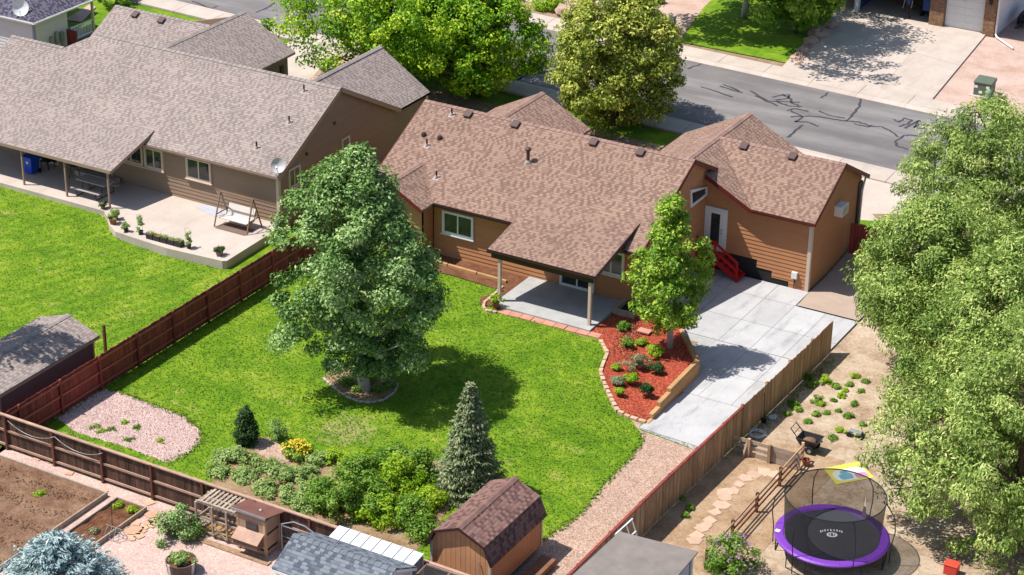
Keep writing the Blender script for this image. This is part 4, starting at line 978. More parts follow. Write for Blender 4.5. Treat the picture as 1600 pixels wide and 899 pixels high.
def gable_shed(name, label, x0, x1, y0, y1, ze, zr, along, roofm, wallm, ridgem, over=.15, trimm=None, hip=0.0):
    root = thing(name, label, 'shed', ((x0+x1)/2, (y0+y1)/2, 0))
    X0, X1, Y0, Y1 = x0-over, x1+over, y0-over, y1+over; s = None
    if along == 'y':
        xm = (x0+x1)/2; k = (zr-ze)/(X1-xm)
        r = roof_plane('roof', [(X0, Y0, ze), (xm, Y0, zr), (xm, Y1-hip, zr), (X0, Y1, ze)], roofm, root, .07); roof_plane('roof', [(X1, Y0, ze), (X1, Y1, ze), (xm, Y1-hip, zr-.001), (xm, Y0, zr-.001)], roofm, root, .07)
        if hip: roof_plane('roof', [(X0, Y1, ze), (xm, Y1-hip, zr), (X1, Y1, ze)], roofm, root, .07)
        ridge_caps((xm, Y0, zr), (xm, Y1-hip, zr), ridgem, r, .14, .28, k)
        polys = [('y', y0, -1, [(x0, 0), (x1, 0), (x1, ze), (xm, zr-.12), (x0, ze)]), ('y', y1, 1, [(x0, 0), (x1, 0), (x1, ze), (xm, zr-.12), (x0, ze)]), ('x', x0, -1, [(y0, 0), (y1, 0), (y1, ze), (y0, ze)]), ('x', x1, 1, [(y0, 0), (y1, 0), (y1, ze), (y0, ze)])]
        if hip: polys[1] = ('y', y1, 1, [(x0, 0), (x1, 0), (x1, ze), (x0, ze)])
        eaves = [((X0, Y0, ze), (X0, Y1, ze)), ((X1, Y0, ze), (X1, Y1, ze))]
    else:
        ym = (y0+y1)/2; k = (zr-ze)/(Y1-ym)
        r = roof_plane('roof', [(X0, Y0, ze), (X1, Y0, ze), (X1, ym, zr), (X0, ym, zr)], roofm, root, .07); roof_plane('roof', [(X0, Y1, ze), (X1, Y1, ze), (X1, ym, zr-.001), (X0, ym, zr-.001)], roofm, root, .07)
        ridge_caps((X0, ym, zr), (X1, ym, zr), ridgem, r, .15, .28, k)
        polys = [('y', y0, -1, [(x0, 0), (x1, 0), (x1, ze), (x0, ze)]), ('y', y1, 1, [(x0, 0), (x1, 0), (x1, ze), (x0, ze)]), ('x', x0, -1, [(y0, 0), (y1, 0), (y1, ze), (ym, zr-.12), (y0, ze)]), ('x', x1, 1, [(y0, 0), (y1, 0), (y1, ze), (ym, zr-.12), (y0, ze)])]
        eaves = [((X0, Y0, ze), (X1, Y0, ze)), ((X0, Y1, ze), (X1, Y1, ze)), ((X1, Y0, ze), (X1, ym, zr)), ((X1, Y1, ze), (X1, ym, zr)), ((X0, Y0, ze), (X0, ym, zr))]
    for ax, c, f, pl in polys: wall(root, ax, c, f, pl, wallm, boards=False, th=.05)
    for a, b in eaves: fascia(root, a, b, trimm or M_white, .1, .03, .06)
    for x in (x0, x1):
        for y in (y0, y1): MB().box(x-.05, x+.05, y-.05, y+.05, 0, ze-.05).build('corner_trim', trimm or M_white, root)
    return root
M_shedgrey = plain('shed_grey', C(112, 100, 100, .7), .8, .08, 2); M_shedwhite = plain('shed_pale', C(222, 224, 230, .7), .7, .05, 2)
gable_shed('garden_shed', 'grey garden shed with pale shingles behind the red fence', -18.6, -15.75, -20.6, -14.9, 1.88, 2.42, 'y', M_roof_grey, M_shedgrey, M_ridge_grey, .22, M_fascia_taupe, hip=.0)
MB().box(-16.0, -15.9, -13.95, -13.85, -.1, 1.9).build('shed_post', M_post_dark); tag(bpy.data.objects['shed_post'], 'thin brown post holding the grey shed roof corner', 'post')
gable_shed('garden_shed', 'small shed with slate blue shingles in the gravel garden', 1.05, 5.0, -24.9, -22.55, 1.75, 2.42, 'x', M_roof_slate, M_shedwhite, M_ridge_slate, .16)
gs = thing('garden_shed', 'pale blue shed with flat grey felt roof by the tan fence', 'shed', (12, -19, 0))
roof_plane('roof', [(10.15, -23.0, 2.0), (13.6, -23.0, 2.16), (13.5, -17.2, 2.3), (10.45, -17.25, 2.14)], M_roof_flat, gs, .06)
M_paleblue = plain('shed_pale_blue', C(186, 198, 216, .7), .7, .06, 2)
wall(gs, 'x', 13.35, 1, [(-23, -.4), (-17.45, -.4), (-17.45, 2.18), (-23, 2.05)], M_paleblue, boards=False); wall(gs, 'y', -17.4, 1, [(10.6, -.4), (13.35, -.4), (13.35, 2.15), (10.6, 2.05)], M_paleblue, boards=False)
wall(gs, 'x', 10.6, -1, [(-23, -.4), (-17.45, -.4), (-17.45, 2.05), (-23, 1.95)], M_paleblue, boards=False)
MB().box(13.3, 13.42, -17.5, -17.38, -.4, 2.18).build('corner_trim', M_shedwhite, gs)
mr = thing('lean_to', 'low lean-to with white metal roof behind the slate blue shed', 'lean-to', (3.2, -22.0, 0))
M_wmetal = plain('metal_white', C(236, 238, 244, .72), .35, .05, 2)
for k in range(8):
    a = 1.35+k*.45; roof_plane('roof_sheet', [(a, -22.35, 1.62), (a+.44, -22.35, 1.62), (a+.44, -21.56, 1.74), (a, -21.56, 1.74)], M_wmetal, mr, .02)
    mb = MB(); mb.beam((a+.44, -22.35, 1.64), (a+.44, -21.57, 1.76), .03, .035); mb.build('seam', M_wmetal, mr)
for x in (1.4, 4.9):
    for y in (-22.3, -21.62): MB().box(x-.04, x+.04, y-.04, y+.04, 0, 1.62).build('post', M_wood_grey, mr)
MB().box(1.36, 4.95, -21.64, -21.60, .05, 1.6).build('back_panel', M_shedwhite, mr)
# wire run beside it
wr = thing('wire_run', 'wooden framed wire animal run against the brown board fence', 'animal run', (6.0, -22.1, 0)); M_wire = net_mat('wire_mesh', C(70, 66, 66, .7), .38)
for a, b in (((5.1, -22.9, 1.3), (5.1, -21.65, 1.4)), ((7.2, -22.9, 1.3), (7.2, -21.65, 1.4)), ((9.3, -22.9, 1.3), (9.3, -21.65, 1.4)), ((5.1, -22.9, 1.3), (9.3, -22.9, 1.3)), ((5.1, -21.65, 1.4), (9.3, -21.65, 1.4)), ((5.1, -22.9, 0), (5.1, -22.9, 1.3)), ((7.2, -22.9, 0), (7.2, -22.9, 1.3)), ((9.3, -22.9, 0), (9.3, -22.9, 1.3)), ((6.1, -22.9, 1.3), (6.1, -21.65, 1.4))):
    mb = MB(); mb.beam(a, b, .06, .06); mb.build('frame_bar', M_rail_dark, wr)
MB().add([(5.1, -22.9, 1.34), (9.3, -22.9, 1.34), (9.3, -21.65, 1.44), (5.1, -21.65, 1.44)], [(0, 1, 2, 3)]).build('wire_top', M_wire, wr)
MB().add([(5.1, -22.93, 0), (9.3, -22.93, 0), (9.3, -22.93, 1.3), (5.1, -22.93, 1.3)], [(0, 1, 2, 3)]).build('wire_front', M_wire, wr)

# ------------------------------------------------------------------ plants
def leaf_object(name, pos, nrm, size, mat, parent, tone, aspect=0.5, dirs=None, org=(0, 0, 0), fold=0.25):
    """many small folded leaves as one mesh: pos/nrm arrays, each leaf four corners, two faces along its rib"""
    n = len(pos); nrm = nrm/np.maximum(1e-6, np.linalg.norm(nrm, axis=1, keepdims=True))
    if dirs is None: dirs = rng.normal(size=(n, 3))
    d = dirs-nrm*np.sum(dirs*nrm, axis=1, keepdims=True); d /= np.maximum(1e-6, np.linalg.norm(d, axis=1, keepdims=True))
    s = np.cross(nrm, d); L = size[:, None]; w = L*aspect
    v = np.empty((n, 4, 3)); v[:, 0] = pos-d*L*.5; v[:, 1] = pos+s*w*.5+nrm*w*fold; v[:, 2] = pos+d*L*.5; v[:, 3] = pos-s*w*.5+nrm*w*fold
    v -= np.array(org); v = v.reshape(-1, 3)
    me = bpy.data.meshes.new(name); b = (np.arange(n)*4)[:, None]
    tri = np.concatenate([b+np.array([0, 1, 2]), b+np.array([0, 2, 3])], axis=1).reshape(-1)
    me.vertices.add(4*n); me.vertices.foreach_set('co', v.astype(np.float32).reshape(-1))
    me.loops.add(6*n); me.loops.foreach_set('vertex_index', tri.astype(np.int32))
    me.polygons.add(2*n); me.polygons.foreach_set('loop_start', (np.arange(2*n)*3).astype(np.int32))
    me.update(calc_edges=True); me.materials.append(mat)
    at = me.attributes.new('tone', 'FLOAT', 'POINT'); at.data.foreach_set('value', np.repeat(np.clip(tone, 0, 1), 4).astype(np.float32))
    o = link(bpy.data.objects.new(name, me))
    if parent is not None: o.parent = parent
    return o
def unit(n):
    v = rng.normal(size=(n, 3)); return v/np.linalg.norm(v, axis=1, keepdims=True)
def crown_clusters(prof, z0, z1, n, shell=0.55, lump=0.2, seed=0, lean=(0, 0), sx=1.0, sy=1.0):
    """cluster centres through a crown whose half width at relative height t is prof(t)"""
    r_ = np.random.default_rng(seed); out = []; ph = r_.uniform(0, 6.28, 8); fr = r_.integers(1, 5, 8); fz = r_.uniform(2, 9, 8)
    tt = np.linspace(0, 1, 60); pr = np.array([prof(t) for t in tt]); cdf = np.cumsum(pr+.15*pr.max()); cdf /= cdf[-1]
    for i in range(n):
        t = np.interp(r_.random(), cdf, tt); a = r_.uniform(0, 6.28)
        k = 1+lump*sum(math.sin(fr[j]*a+fz[j]*t+ph[j]) for j in range(8))/2.6
        f = shell+(1-shell)*r_.random()**.6 if r_.random() < .8 else r_.random()*shell
        rr = prof(t)*k*f; z = z0+(z1-z0)*t
        out.append((rr*math.cos(a)*sx+lean[0]*t, rr*math.sin(a)*sy+lean[1]*t, z))
    return np.array(out)
def leaves_on(cl, rad, per, center, up=.45, outw=.6, jit=.8, flat=.7):
    n = len(cl); c = np.repeat(cl, per, axis=0); r = np.repeat(rad if hasattr(rad, '__len__') else np.full(n, rad), per)
    u = unit(n*per); q = rng.random(n*per)**.33; off = u*(r*q)[:, None]; off[:, 2] *= flat
    pos = c+off; o = pos-np.array(center); o /= np.maximum(1e-5, np.linalg.norm(o, axis=1, keepdims=True))
    nr = o*outw*.8+u*.7+rng.normal(size=pos.shape)*jit*.62; nr[:, 2] += up
    return pos, nr
def tree(name, label, cat, base, height, prof, z0, nclu, per, leaf, mat, bark, trunk_r, clu_r=.55, seed=1, group=None, limbs=22, shell=.55, lump=.2, aspect=.5, lean=(0, 0), flat=.7, droop=False, sx=1.0, sy=1.0, forks=1, tone_amp=.5, up=.45, trunk_pts=None):
    base = Vector(base); root = thing(name, label, cat, base, group)
    cl = crown_clusters(prof, z0, height, nclu, shell, lump, seed, lean, sx, sy)
    cen = (lean[0]*.4, lean[1]*.4, z0+(height-z0)*.38); rr = np.random.default_rng(seed+5)
    rad = clu_r*rr.uniform(.65, 1.3, nclu); pos, nr = leaves_on(cl, rad, per, cen, flat=flat, up=up)
    n = len(pos); ct = np.repeat(rr.random(nclu), per); tone = .5+(ct-.5)*tone_amp+rng.normal(0, .22, n)
    dirs = None
    if droop: dirs = rng.normal(size=(n, 3))*.6; dirs[:, 2] -= 1.0
    leaf_object('crown', pos, nr, leaf*rng.uniform(.7, 1.35, n), mat, root, tone, aspect, dirs)
    mb = MB(); r2 = random.Random(seed)
    top = Vector((lean[0]*.8, lean[1]*.8, z0+(height-z0)*.8))
    for k in range(forks):
        e = top+Vector((r2.uniform(-1, 1), r2.uniform(-1, 1), r2.uniform(-.5, .4)))*(0 if forks == 1 else prof(.5)*.5)
        s_ = Vector((0, 0, -.1)) if forks == 1 else Vector((r2.uniform(-.25, .25), r2.uniform(-.25, .25), -.1))
        p = [s_.lerp(e, t)+Vector((r2.uniform(-.1, .1), r2.uniform(-.1, .1), 0))*(t > 0) for t in (0, .15, .3, .5, .75, 1)]
        mb.tube([base+q for q in p], [trunk_r*f for f in (1.25, 1.0, .85, .65, .4, .12)], 9)
        idx = sorted(range(len(cl)), key=lambda i: r2.random())[:limbs//forks]
        for i in idx:
            c = Vector(cl[i]); h = min(max(.18, (c.z-.25*(c-Vector((0, 0, c.z))).length)/e.z*.85), .95); a = s_.lerp(e, h)
            if droop: mid = a.lerp(c, .5)+Vector((0, 0, .7))
            else: mid = a.lerp(c, .5)+Vector((0, 0, -.12*(c-a).length))
            w = trunk_r*.42*(1-h*.6); mb.tube([base+a, base+a.lerp(mid, .6), base+mid, base+mid.lerp(c, .6), base+c], [w, w*.8, w*.6, w*.4, w*.15], 6)
    mb.build('trunk', bark, root, smooth=True)
    return root
L_poplar = leaf_mat('leaf_poplar', C(58, 94, 38, .95), C(112, 150, 74, 1), C(186, 206, 144, 1), .22)
L_aspen = leaf_mat('leaf_aspen', C(72, 116, 26, .95), C(126, 166, 50, 1), C(196, 208, 84, 1), .3)
L_maple = leaf_mat('leaf_maple', C(64, 112, 6, .9), C(124, 172, 14, .95), C(200, 218, 60, .95), .28)
L_linden = leaf_mat('leaf_linden', C(74, 96, 18, .9), C(136, 150, 42, .95), C(208, 208, 102, 1), .22)
L_willow = leaf_mat('leaf_willow', C(70, 100, 32, .9), C(126, 154, 64, .95), C(200, 210, 128, 1), .22)
L_spruce = leaf_mat('needle_spruce', C(84, 102, 66, .9), C(126, 142, 98, .9), C(184, 188, 142, .9), .12)
L_blue = leaf_mat('needle_blue', C(112, 142, 148, .9), C(160, 184, 188, .9), C(200, 214, 214, .9), .1)
L_shrub = leaf_mat('leaf_shrub', C(70, 116, 28, .9), C(116, 156, 50, .9), C(168, 192, 88, .9), .35)
L_pale = leaf_mat('leaf_pale', C(112, 146, 66, .9), C(154, 180, 104, .9), C(194, 208, 144, .9), .35)
L_lime = leaf_mat('leaf_lime', C(112, 160, 20, .9), C(158, 192, 36, .9), C(196, 212, 80, .9), .4)
L_dark = leaf_mat('leaf_dark', C(28, 54, 20, .9), C(48, 80, 30, .9), C(80, 108, 50, .9), .15)
L_sage = leaf_mat('leaf_sage', C(118, 130, 92, .9), C(152, 160, 122, .9), C(186, 190, 154, .9), .25)
L_flower = leaf_mat('petal_yellow', C(230, 190, 16, .75), C(246, 212, 36, .75), C(252, 230, 90, .75), .3)
L_lilac = leaf_mat('petal_lilac', C(166, 128, 176, .7), C(196, 160, 204, .7), C(222, 194, 224, .7), .3)
L_grass = leaf_mat('grass_blade', C(80, 120, 18, .74), C(108, 146, 28, .74), C(150, 170, 56, .74), .3)

def prof_pts(*pts):
    xs = [p[0] for p in pts]; ys = [p[1] for p in pts]; return lambda t: float(np.interp(t, xs, ys))
# the big tree on the lawn
b = G(571, 610)
tree('shade_tree', 'tall dense grey-green tree standing in the middle of the lawn', 'tree', b, 10.6, prof_pts((0, 1.5), (.08, 2.7), (.22, 3.3), (.45, 3.05), (.65, 2.55), (.82, 1.8), (.93, 1.05), (1, .35)), 1.5, 400, 175, .165, L_poplar, M_bark_white, .22, .55, 3, limbs=44, lean=(-.5, .1), lump=.26, up=.5)
# slim tree in the mulch bed
b = Vector((P(1047, 541, .03)[0], P(1047, 541, .03)[1], .03))
tree('young_tree', 'slim bright green young tree rising from the red mulch bed', 'tree', b, 7.0, prof_pts((0, .8), (.15, 1.4), (.35, 1.5), (.6, 1.2), (.8, .8), (.93, .5), (1, .2)), 1.05, 150, 100, .17, L_aspen, M_bark_white, .13, .42, 8, limbs=26, lump=.34, lean=(-.15, 0))
# street trees
b = G(615, 128)
tree('maple_tree', 'large bright green maple between the two houses by the street', 'tree', b, 8.2, prof_pts((0, 3.4), (.2, 5.0), (.45, 5.1), (.7, 4.0), (.9, 2.2), (1, .6)), 1.3, 520, 105, .21, L_maple, M_bark, .26, .75, 21, group='street trees', limbs=26, forks=2, lump=.3, tone_amp=.7)
b = G(745, 146)
tree('maple_tree', 'bright green maple reaching over the ridge of the tan roof', 'tree', b, 7.6, prof_pts((0, 2.2), (.2, 3.5), (.45, 3.8), (.7, 3.2), (.9, 1.7), (1, .5)), 1.0, 360, 105, .21, L_maple, M_bark, .24, .7, 22, group='street trees', limbs=26, forks=2, lump=.3, tone_amp=.7)
b = G(962, 196)
tree('linden_tree', 'rounded yellow-green tree beside the street in front of the tan roof', 'tree', b, 8.0, prof_pts((0, 2.0), (.15, 3.3), (.4, 3.65), (.65, 3.2), (.85, 2.1), (1, .5)), .8, 420, 110, .2, L_linden, M_bark, .24, .62, 31, limbs=24, lump=.2, tone_amp=.7)
b = G(1163, 27)
tree('street_tree', 'pale-trunked green tree on the shaded lawn across the street', 'tree', b, 10.0, prof_pts((0, 3.2), (.2, 4.6), (.5, 5.0), (.8, 3.6), (1, 1.2)), 3.4, 460, 75, .3, L_aspen, M_bark_white, .2, .85, 41, limbs=34, lump=.3, lean=(2.4, -5.0), sx=1.35, sy=1.15)
b = G(1243, 52)
tree('street_tree', 'low leafy green tree hanging over the rocks across the street', 'tree', b, 6.2, prof_pts((0, 1.8), (.25, 2.9), (.6, 2.6), (1, .5)), .9, 150, 90, .26, L_aspen, M_bark, .14, .6, 43, limbs=20, lump=.3)
# willows at the right
for i, (px, py, hh, rad, z0, nc, lab) in enumerate(((1535, 420, 8.4, 4.1, 1.9, 330, 'airy light green tree rising behind the nearer willows'), (1448, 590, 8.3, 4.1, 1.7, 470, 'wide feathery willow leaning over the end of the tan fence'), (1598, 845, 9.2, 4.7, .5, 470, 'feathery green willow nearest the trampoline on the dirt yard'), (1556, 700, 9.0, 4.3, 1.0, 430, 'full green willow standing between the two nearer willows'))):
    b = G(px, py)
    tree('willow_tree', lab, 'tree', b, hh, prof_pts((0, rad*(.35 if i == 1 else .6)), (.12, rad*(.62 if i == 1 else .85)), (.35, rad), (.6, rad*.9), (.82, rad*.62), (.94, rad*.35), (1, rad*.12)), z0, nc, 175, .175, L_willow, M_bark, .24, .58, 50+i, group='willows beside the dirt yard', limbs=44, lump=.2, aspect=.34, flat=.85, droop=True, forks=3, shell=.55, up=.6)

# ------------------------------------------------------------------ shrubs, conifers and flowers
def shrub(name, label, base, r, h, mat, n=24, per=45, leaf=.09, clu=.2, group=None, seed=1, aspect=.5, z0=.0, cat='shrub', prof=None, lump=.3, bark=None, up=.45, stems=7, shell=.45):
    base = Vector(base); root = thing(name, label, cat, base, group)
    prof = prof or prof_pts((0, r*.75), (.3, r), (.65, r*.85), (1, r*.25))
    cl = crown_clusters(prof, z0+clu*.3, h-clu*.4, n, shell, lump, seed); rr = np.random.default_rng(seed)
    pos, nr = leaves_on(cl, clu*rr.uniform(.7, 1.3, n), per, (0, 0, h*.2), flat=.8, up=up); m_ = len(pos); pos[:, 2] = np.maximum(pos[:, 2], .02)
    tone = .5+np.repeat(rr.random(n)-.5, per)*.5+rng.normal(0, .17, m_)
    leaf_object('foliage', pos, nr, leaf*rng.uniform(.7, 1.3, m_), mat, root, tone, aspect)
    mb = MB(); r2 = random.Random(seed)
    for k in range(stems):
        c = Vector(cl[r2.randrange(n)]); mb.tube([base+Vector((r2.uniform(-.05, .05), r2.uniform(-.05, .05), -.03)), base+c*.5+Vector((0, 0, .04)), base+c], [.02, .014, .006], 5)
    mb.build('stem', bark or M_bark, root)
    return root
def conifer(name, label, base, h, r, mat, tiers=16, seed=1, leaf=.16, droop=.25, dens=1.0, power=.85):
    base = Vector(base); root = thing(name, label, 'conifer', base); r_ = np.random.default_rng(seed); P_, N_, D_, T_ = [], [], [], []
    mb = MB(); mb.tube([base+Vector((0, 0, -.1)), base+Vector((0, 0, h*.5)), base+Vector((0, 0, h*.97))], [r*.09, r*.05, .012], 8)
    for k in range(tiers*2):
        t = (k+.3)/(tiers*2); z = h*(.05+.92*t); R0 = r*(1-t)**power*r_.uniform(.86, 1.12)+.06; nb = max(5, int(15*(1-t)+5))
        for j in range(nb):
            a = 6.283*(j+r_.uniform(-.35, .35))/nb+k*1.3; L = R0*r_.uniform(.78, 1.12); tone = r_.random()
            tip = np.array([L*math.cos(a), L*math.sin(a), z-L*droop+.16*L]); st0 = np.array([0, 0, z+.05*L])
            if j % 3 == 0 and t < .8: mb.tube([base+Vector(st0), base+Vector(tip*.9+st0*.1)], [.018, .005], 4, cap=False)
            m_ = int((9+22*L)*dens)
            q = r_.random(m_)**.7; p = st0+(tip-st0)*q[:, None]; p[:, 2] -= .10*L*np.sin(q*3.1); wv = np.array([-math.sin(a), math.cos(a), 0]); side = r_.uniform(-1, 1, m_)*(.16+.26*L*(1-q*.75))
            p = p+wv*side[:, None]*.8+r_.normal(0, .025, (m_, 3)); out = np.array([math.cos(a), math.sin(a), -.12])
            d = out+wv*np.sign(side)[:, None]*.55+r_.normal(0, .3, (m_, 3)); P_.append(p); D_.append(d); nn = np.tile([0, 0, 1.0], (m_, 1))+r_.normal(0, .55, (m_, 3))+out*.3; N_.append(nn); T_.append(.5+(tone-.5)*.5+r_.normal(0, .17, m_))
    P_, N_, D_, T_ = map(np.concatenate, (P_, N_, D_, T_))
    leaf_object('crown', P_, N_, leaf*rng.uniform(.7, 1.3, len(P_)), mat, root, T_, .34, D_)
    mb.build('trunk', M_bark, root); return root
conifer('spruce_tree', 'grey-green spruce on the lawn behind the barn shed', G(734, 764), 4.85, 1.38, L_spruce, 17, 5, .17, dens=1.7)
b = P(84, 831, 3.3); conifer('blue_spruce', 'silvery blue spruce in the corner of the gravel garden', (b[0], b[1], 0), 3.3, 2.75, L_blue, 13, 6, .2, .18, 1.9, .62)
b = G(386, 694)
shrub('cypress_shrub', 'narrow dark green columnar evergreen at the bed edge', b, .42, 1.75, L_dark, 110, 60, .09, .16, seed=3, prof=prof_pts((0, .36), (.25, .44), (.6, .34), (.85, .18), (1, .05)), lump=.1, cat='evergreen')
shrub('leaning_shrub', 'thin grey-green shrub leaning beside the yellow flowers', G(436, 688), .4, 1.1, L_poplar, 26, 40, .08, .16, seed=4)
f = shrub('flower_clump', 'clump of yellow flowers at the edge of the shrub bed', G(463, 712), .62, .6, L_shrub, 40, 45, .1, .17, seed=5, cat='flowers')
n = 130; a = rng.uniform(0, 6.283, n); q = rng.random(n)**.6*.62; pos = np.stack([q*np.cos(a), q*np.sin(a), .62-.35*(q/.62)**2+rng.normal(0, .05, n)], 1); nr = np.tile([0, -.3, 1.0], (n, 1))+rng.normal(0, .4, (n, 3))
leaf_object('blossom', pos, nr, np.full(n, .12), L_flower, f, rng.random(n), .8)
# low pale ground plants, then taller shrubs along the back fence
k = 0
for i, (px, py, r, h) in enumerate(((352, 722, .5, .4), (372, 716, .55, .5), (344, 740, .45, .35), (398, 730, .6, .45), (425, 742, .65, .5), (380, 748, .5, .35), (452, 752, .65, .5), (412, 766, .55, .4), (480, 742, .55, .45), (500, 722, .5, .4), (446, 776, .6, .45), (478, 774, .65, .6), (470, 795, .5, .5), (528, 722, .5, .55))):
    shrub('ground_plant', ['low pale green plant at the tip of the shrub bed', 'low leafy plant next to the dark columnar evergreen', 'low pale plant nearest the brown fence at the bed tip', 'pale leafy plant beside the small gravel patch', 'spreading pale plant below the small gravel patch', 'small pale plant against the brown fence', 'spreading pale plant in the middle of the shrub bed', 'low pale plant by the fence above the coop run', 'pale plant below the yellow flower clump', 'pale plant just right of the yellow flowers', 'pale plant by the fence above the coop roof', 'taller pale plant beside the big rounded shrub', 'pale plant by the fence behind the wire arch', 'yellow-green plant at the lawn edge of the bed'][i], G(px, py), r, h, L_pale if i < 13 else L_lime, 20, 42, .13, .2, 'low plants in the shrub bed', 100+i, cat='plant', up=.8)
for i, (px, py, r, h, mt, lab) in enumerate(((535, 800, 1.15, 1.75, L_shrub, 'big rounded green shrub behind the slate blue shed'), (585, 752, .95, 1.25, L_shrub, 'round green shrub at the lawn edge of the bed'), (565, 765, .85, 1.5, L_shrub, 'loose green shrub between the two round ones'), (622, 768, .9, 1.6, L_lime, 'tall bright shrub left of the spruce'), (655, 748, .8, 1.35, L_shrub, 'leafy shrub touching the left of the spruce'), (600, 812, .9, 1.1, L_lime, 'bright green shrub by the fence above the white roof'), (640, 815, .8, 1.0, L_shrub, 'green shrub left of the barn shed front'), (668, 792, .65, .8, L_lime, 'lime green shrub at the back corner of the barn shed'), (660, 835, .6, .75, L_shrub, 'low green shrub against the barn shed wall'), (505, 790, .75, 1.2, L_shrub, 'green shrub at the left of the big rounded shrub'), (625, 735, .75, 1.0, L_shrub, 'low shrub on the lawn edge near the spruce'), (583, 800, .8, 1.5, L_shrub, 'dark leafy shrub right of the big rounded shrub'), (560, 735, .6, .8, L_lime, 'small bright shrub at the lawn edge of the bed'))):
    shrub('garden_shrub', lab, G(px, py), r, h, mt, 62, 60, .125, .26, 'shrubs along the back fence', 200+i)
# mulch bed plants
for i, (px, py, r, h, mt, lab) in enumerate(((996, 572, .62, .55, L_sage, 'large grey-green rounded plant in the red mulch'), (1023, 553, .42, .4, L_lime, 'bright green plant under the young tree'), (1028, 578, .28, .35, L_dark, 'dark green plant beside the timber wall in the mulch'), (1011, 612, .26, .4, L_dark, 'dark upright plant near the front timbers in the mulch'), (987, 594, .36, .25, L_lime, 'flat lime green plant in the front of the mulch bed'), (965, 598, .25, .25, L_sage, 'small brownish plant near the stone edging'), (980, 540, .2, .35, L_shrub, 'small green plant left of the pink paver'), (1004, 536, .16, .18, L_lime, 'tiny lime plant beside the pink paver'), (974, 515, .3, .4, L_shrub, 'shaded green plant by the patio post'), (963, 575, .12, .15, L_lime, 'tiny plant at the stone edging bend'), (968, 613, .12, .15, L_lime, 'tiny plant at the front stone edging'))):
    p = P(px, py, .03); shrub('bed_plant', lab, (p[0], p[1], .03), r*.92, h, mt, 30, 75, .08, .13, 'plants in the red mulch bed', 300+i, cat='plant')
p = G(660/1598*200+642, 478); 
pot = thing('potted_plant', 'lime plant in a terracotta pot beside the patio post', 'potted plant', G(774, 482))
q = wloc(pot); MB().lathe(q, [(.12, 0), (.17, .25), (.19, .27), (.19, .31), (.15, .31), (.14, .26)], 14).build('pot', M_terra, pot)
cl = crown_clusters(prof_pts((0, .2), (.5, .3), (1, .1)), .32, .7, 14, seed=9); pos, nr = leaves_on(cl, .12, 40, (0, 0, .3)); leaf_object('foliage', pos, nr, np.full(len(pos), .09), L_lime, pot, rng.random(len(pos)), .5)
# ring of edging and rough plants under the big tree
tr = thing('tree_ring', 'curved pale edging half circle round the foot of the big tree', 'tree ring', G(571, 612))
stone_row(GP((505, 592), (520, 605), (540, 620), (560, 628), (580, 630), (600, 626), (617, 614), (622, 600)), tr, .33, .09, .09, M_conc_warm, 'edging_block')
drape('tree_bed', GP((506, 590), (520, 604), (540, 619), (560, 627), (580, 629), (600, 625), (616, 613), (621, 600), (605, 580), (560, 572), (520, 576)), .02, M_shrubsoil)
for i, (px, py) in enumerate(((540, 600), (560, 612), (590, 612), (606, 604), (580, 596))):
    shrub('ground_plant', ['rough plant at the left of the ring under the big tree', 'rough plant left of the pale trunk in the tree ring', 'rough plant right of the pale trunk in the tree ring', 'rough plant at the right end of the tree ring', 'rough plant behind the pale trunk in the tree ring'][i], G(px, py), .3, .25, L_shrub, 12, 40, .09, .14, 'plants under the big tree', 330+i, cat='plant')
# neighbour's garden shrub, lilac, weeds
shrub('garden_shrub', 'grey-green bushy shrub left of the chicken run', G(282, 838), .95, 1.25, L_poplar, 60, 60, .11, .22, seed=61)
lil = shrub('lilac_bush', 'lilac bush in flower between the grey shed and the trampoline', G(1142, 892), .95, 1.5, L_shrub, 70, 50, .12, .22, seed=62, cat='bush')
n = 900; u = unit(n); u[:, 2] = np.abs(u[:, 2]); pos = u*np.array([.95, .95, 1.2])*rng.uniform(.85, 1.12, n)[:, None]+np.array([0, 0, .3]); keep = np.sin(pos[:, 0]*9)*np.sin(pos[:, 1]*8)*np.sin(pos[:, 2]*9) > .12; pos = pos[keep]
leaf_object('blossom', pos, pos+rng.normal(0, .5, pos.shape), np.full(len(pos), .1), L_lilac, lil, rng.random(len(pos)), .8)
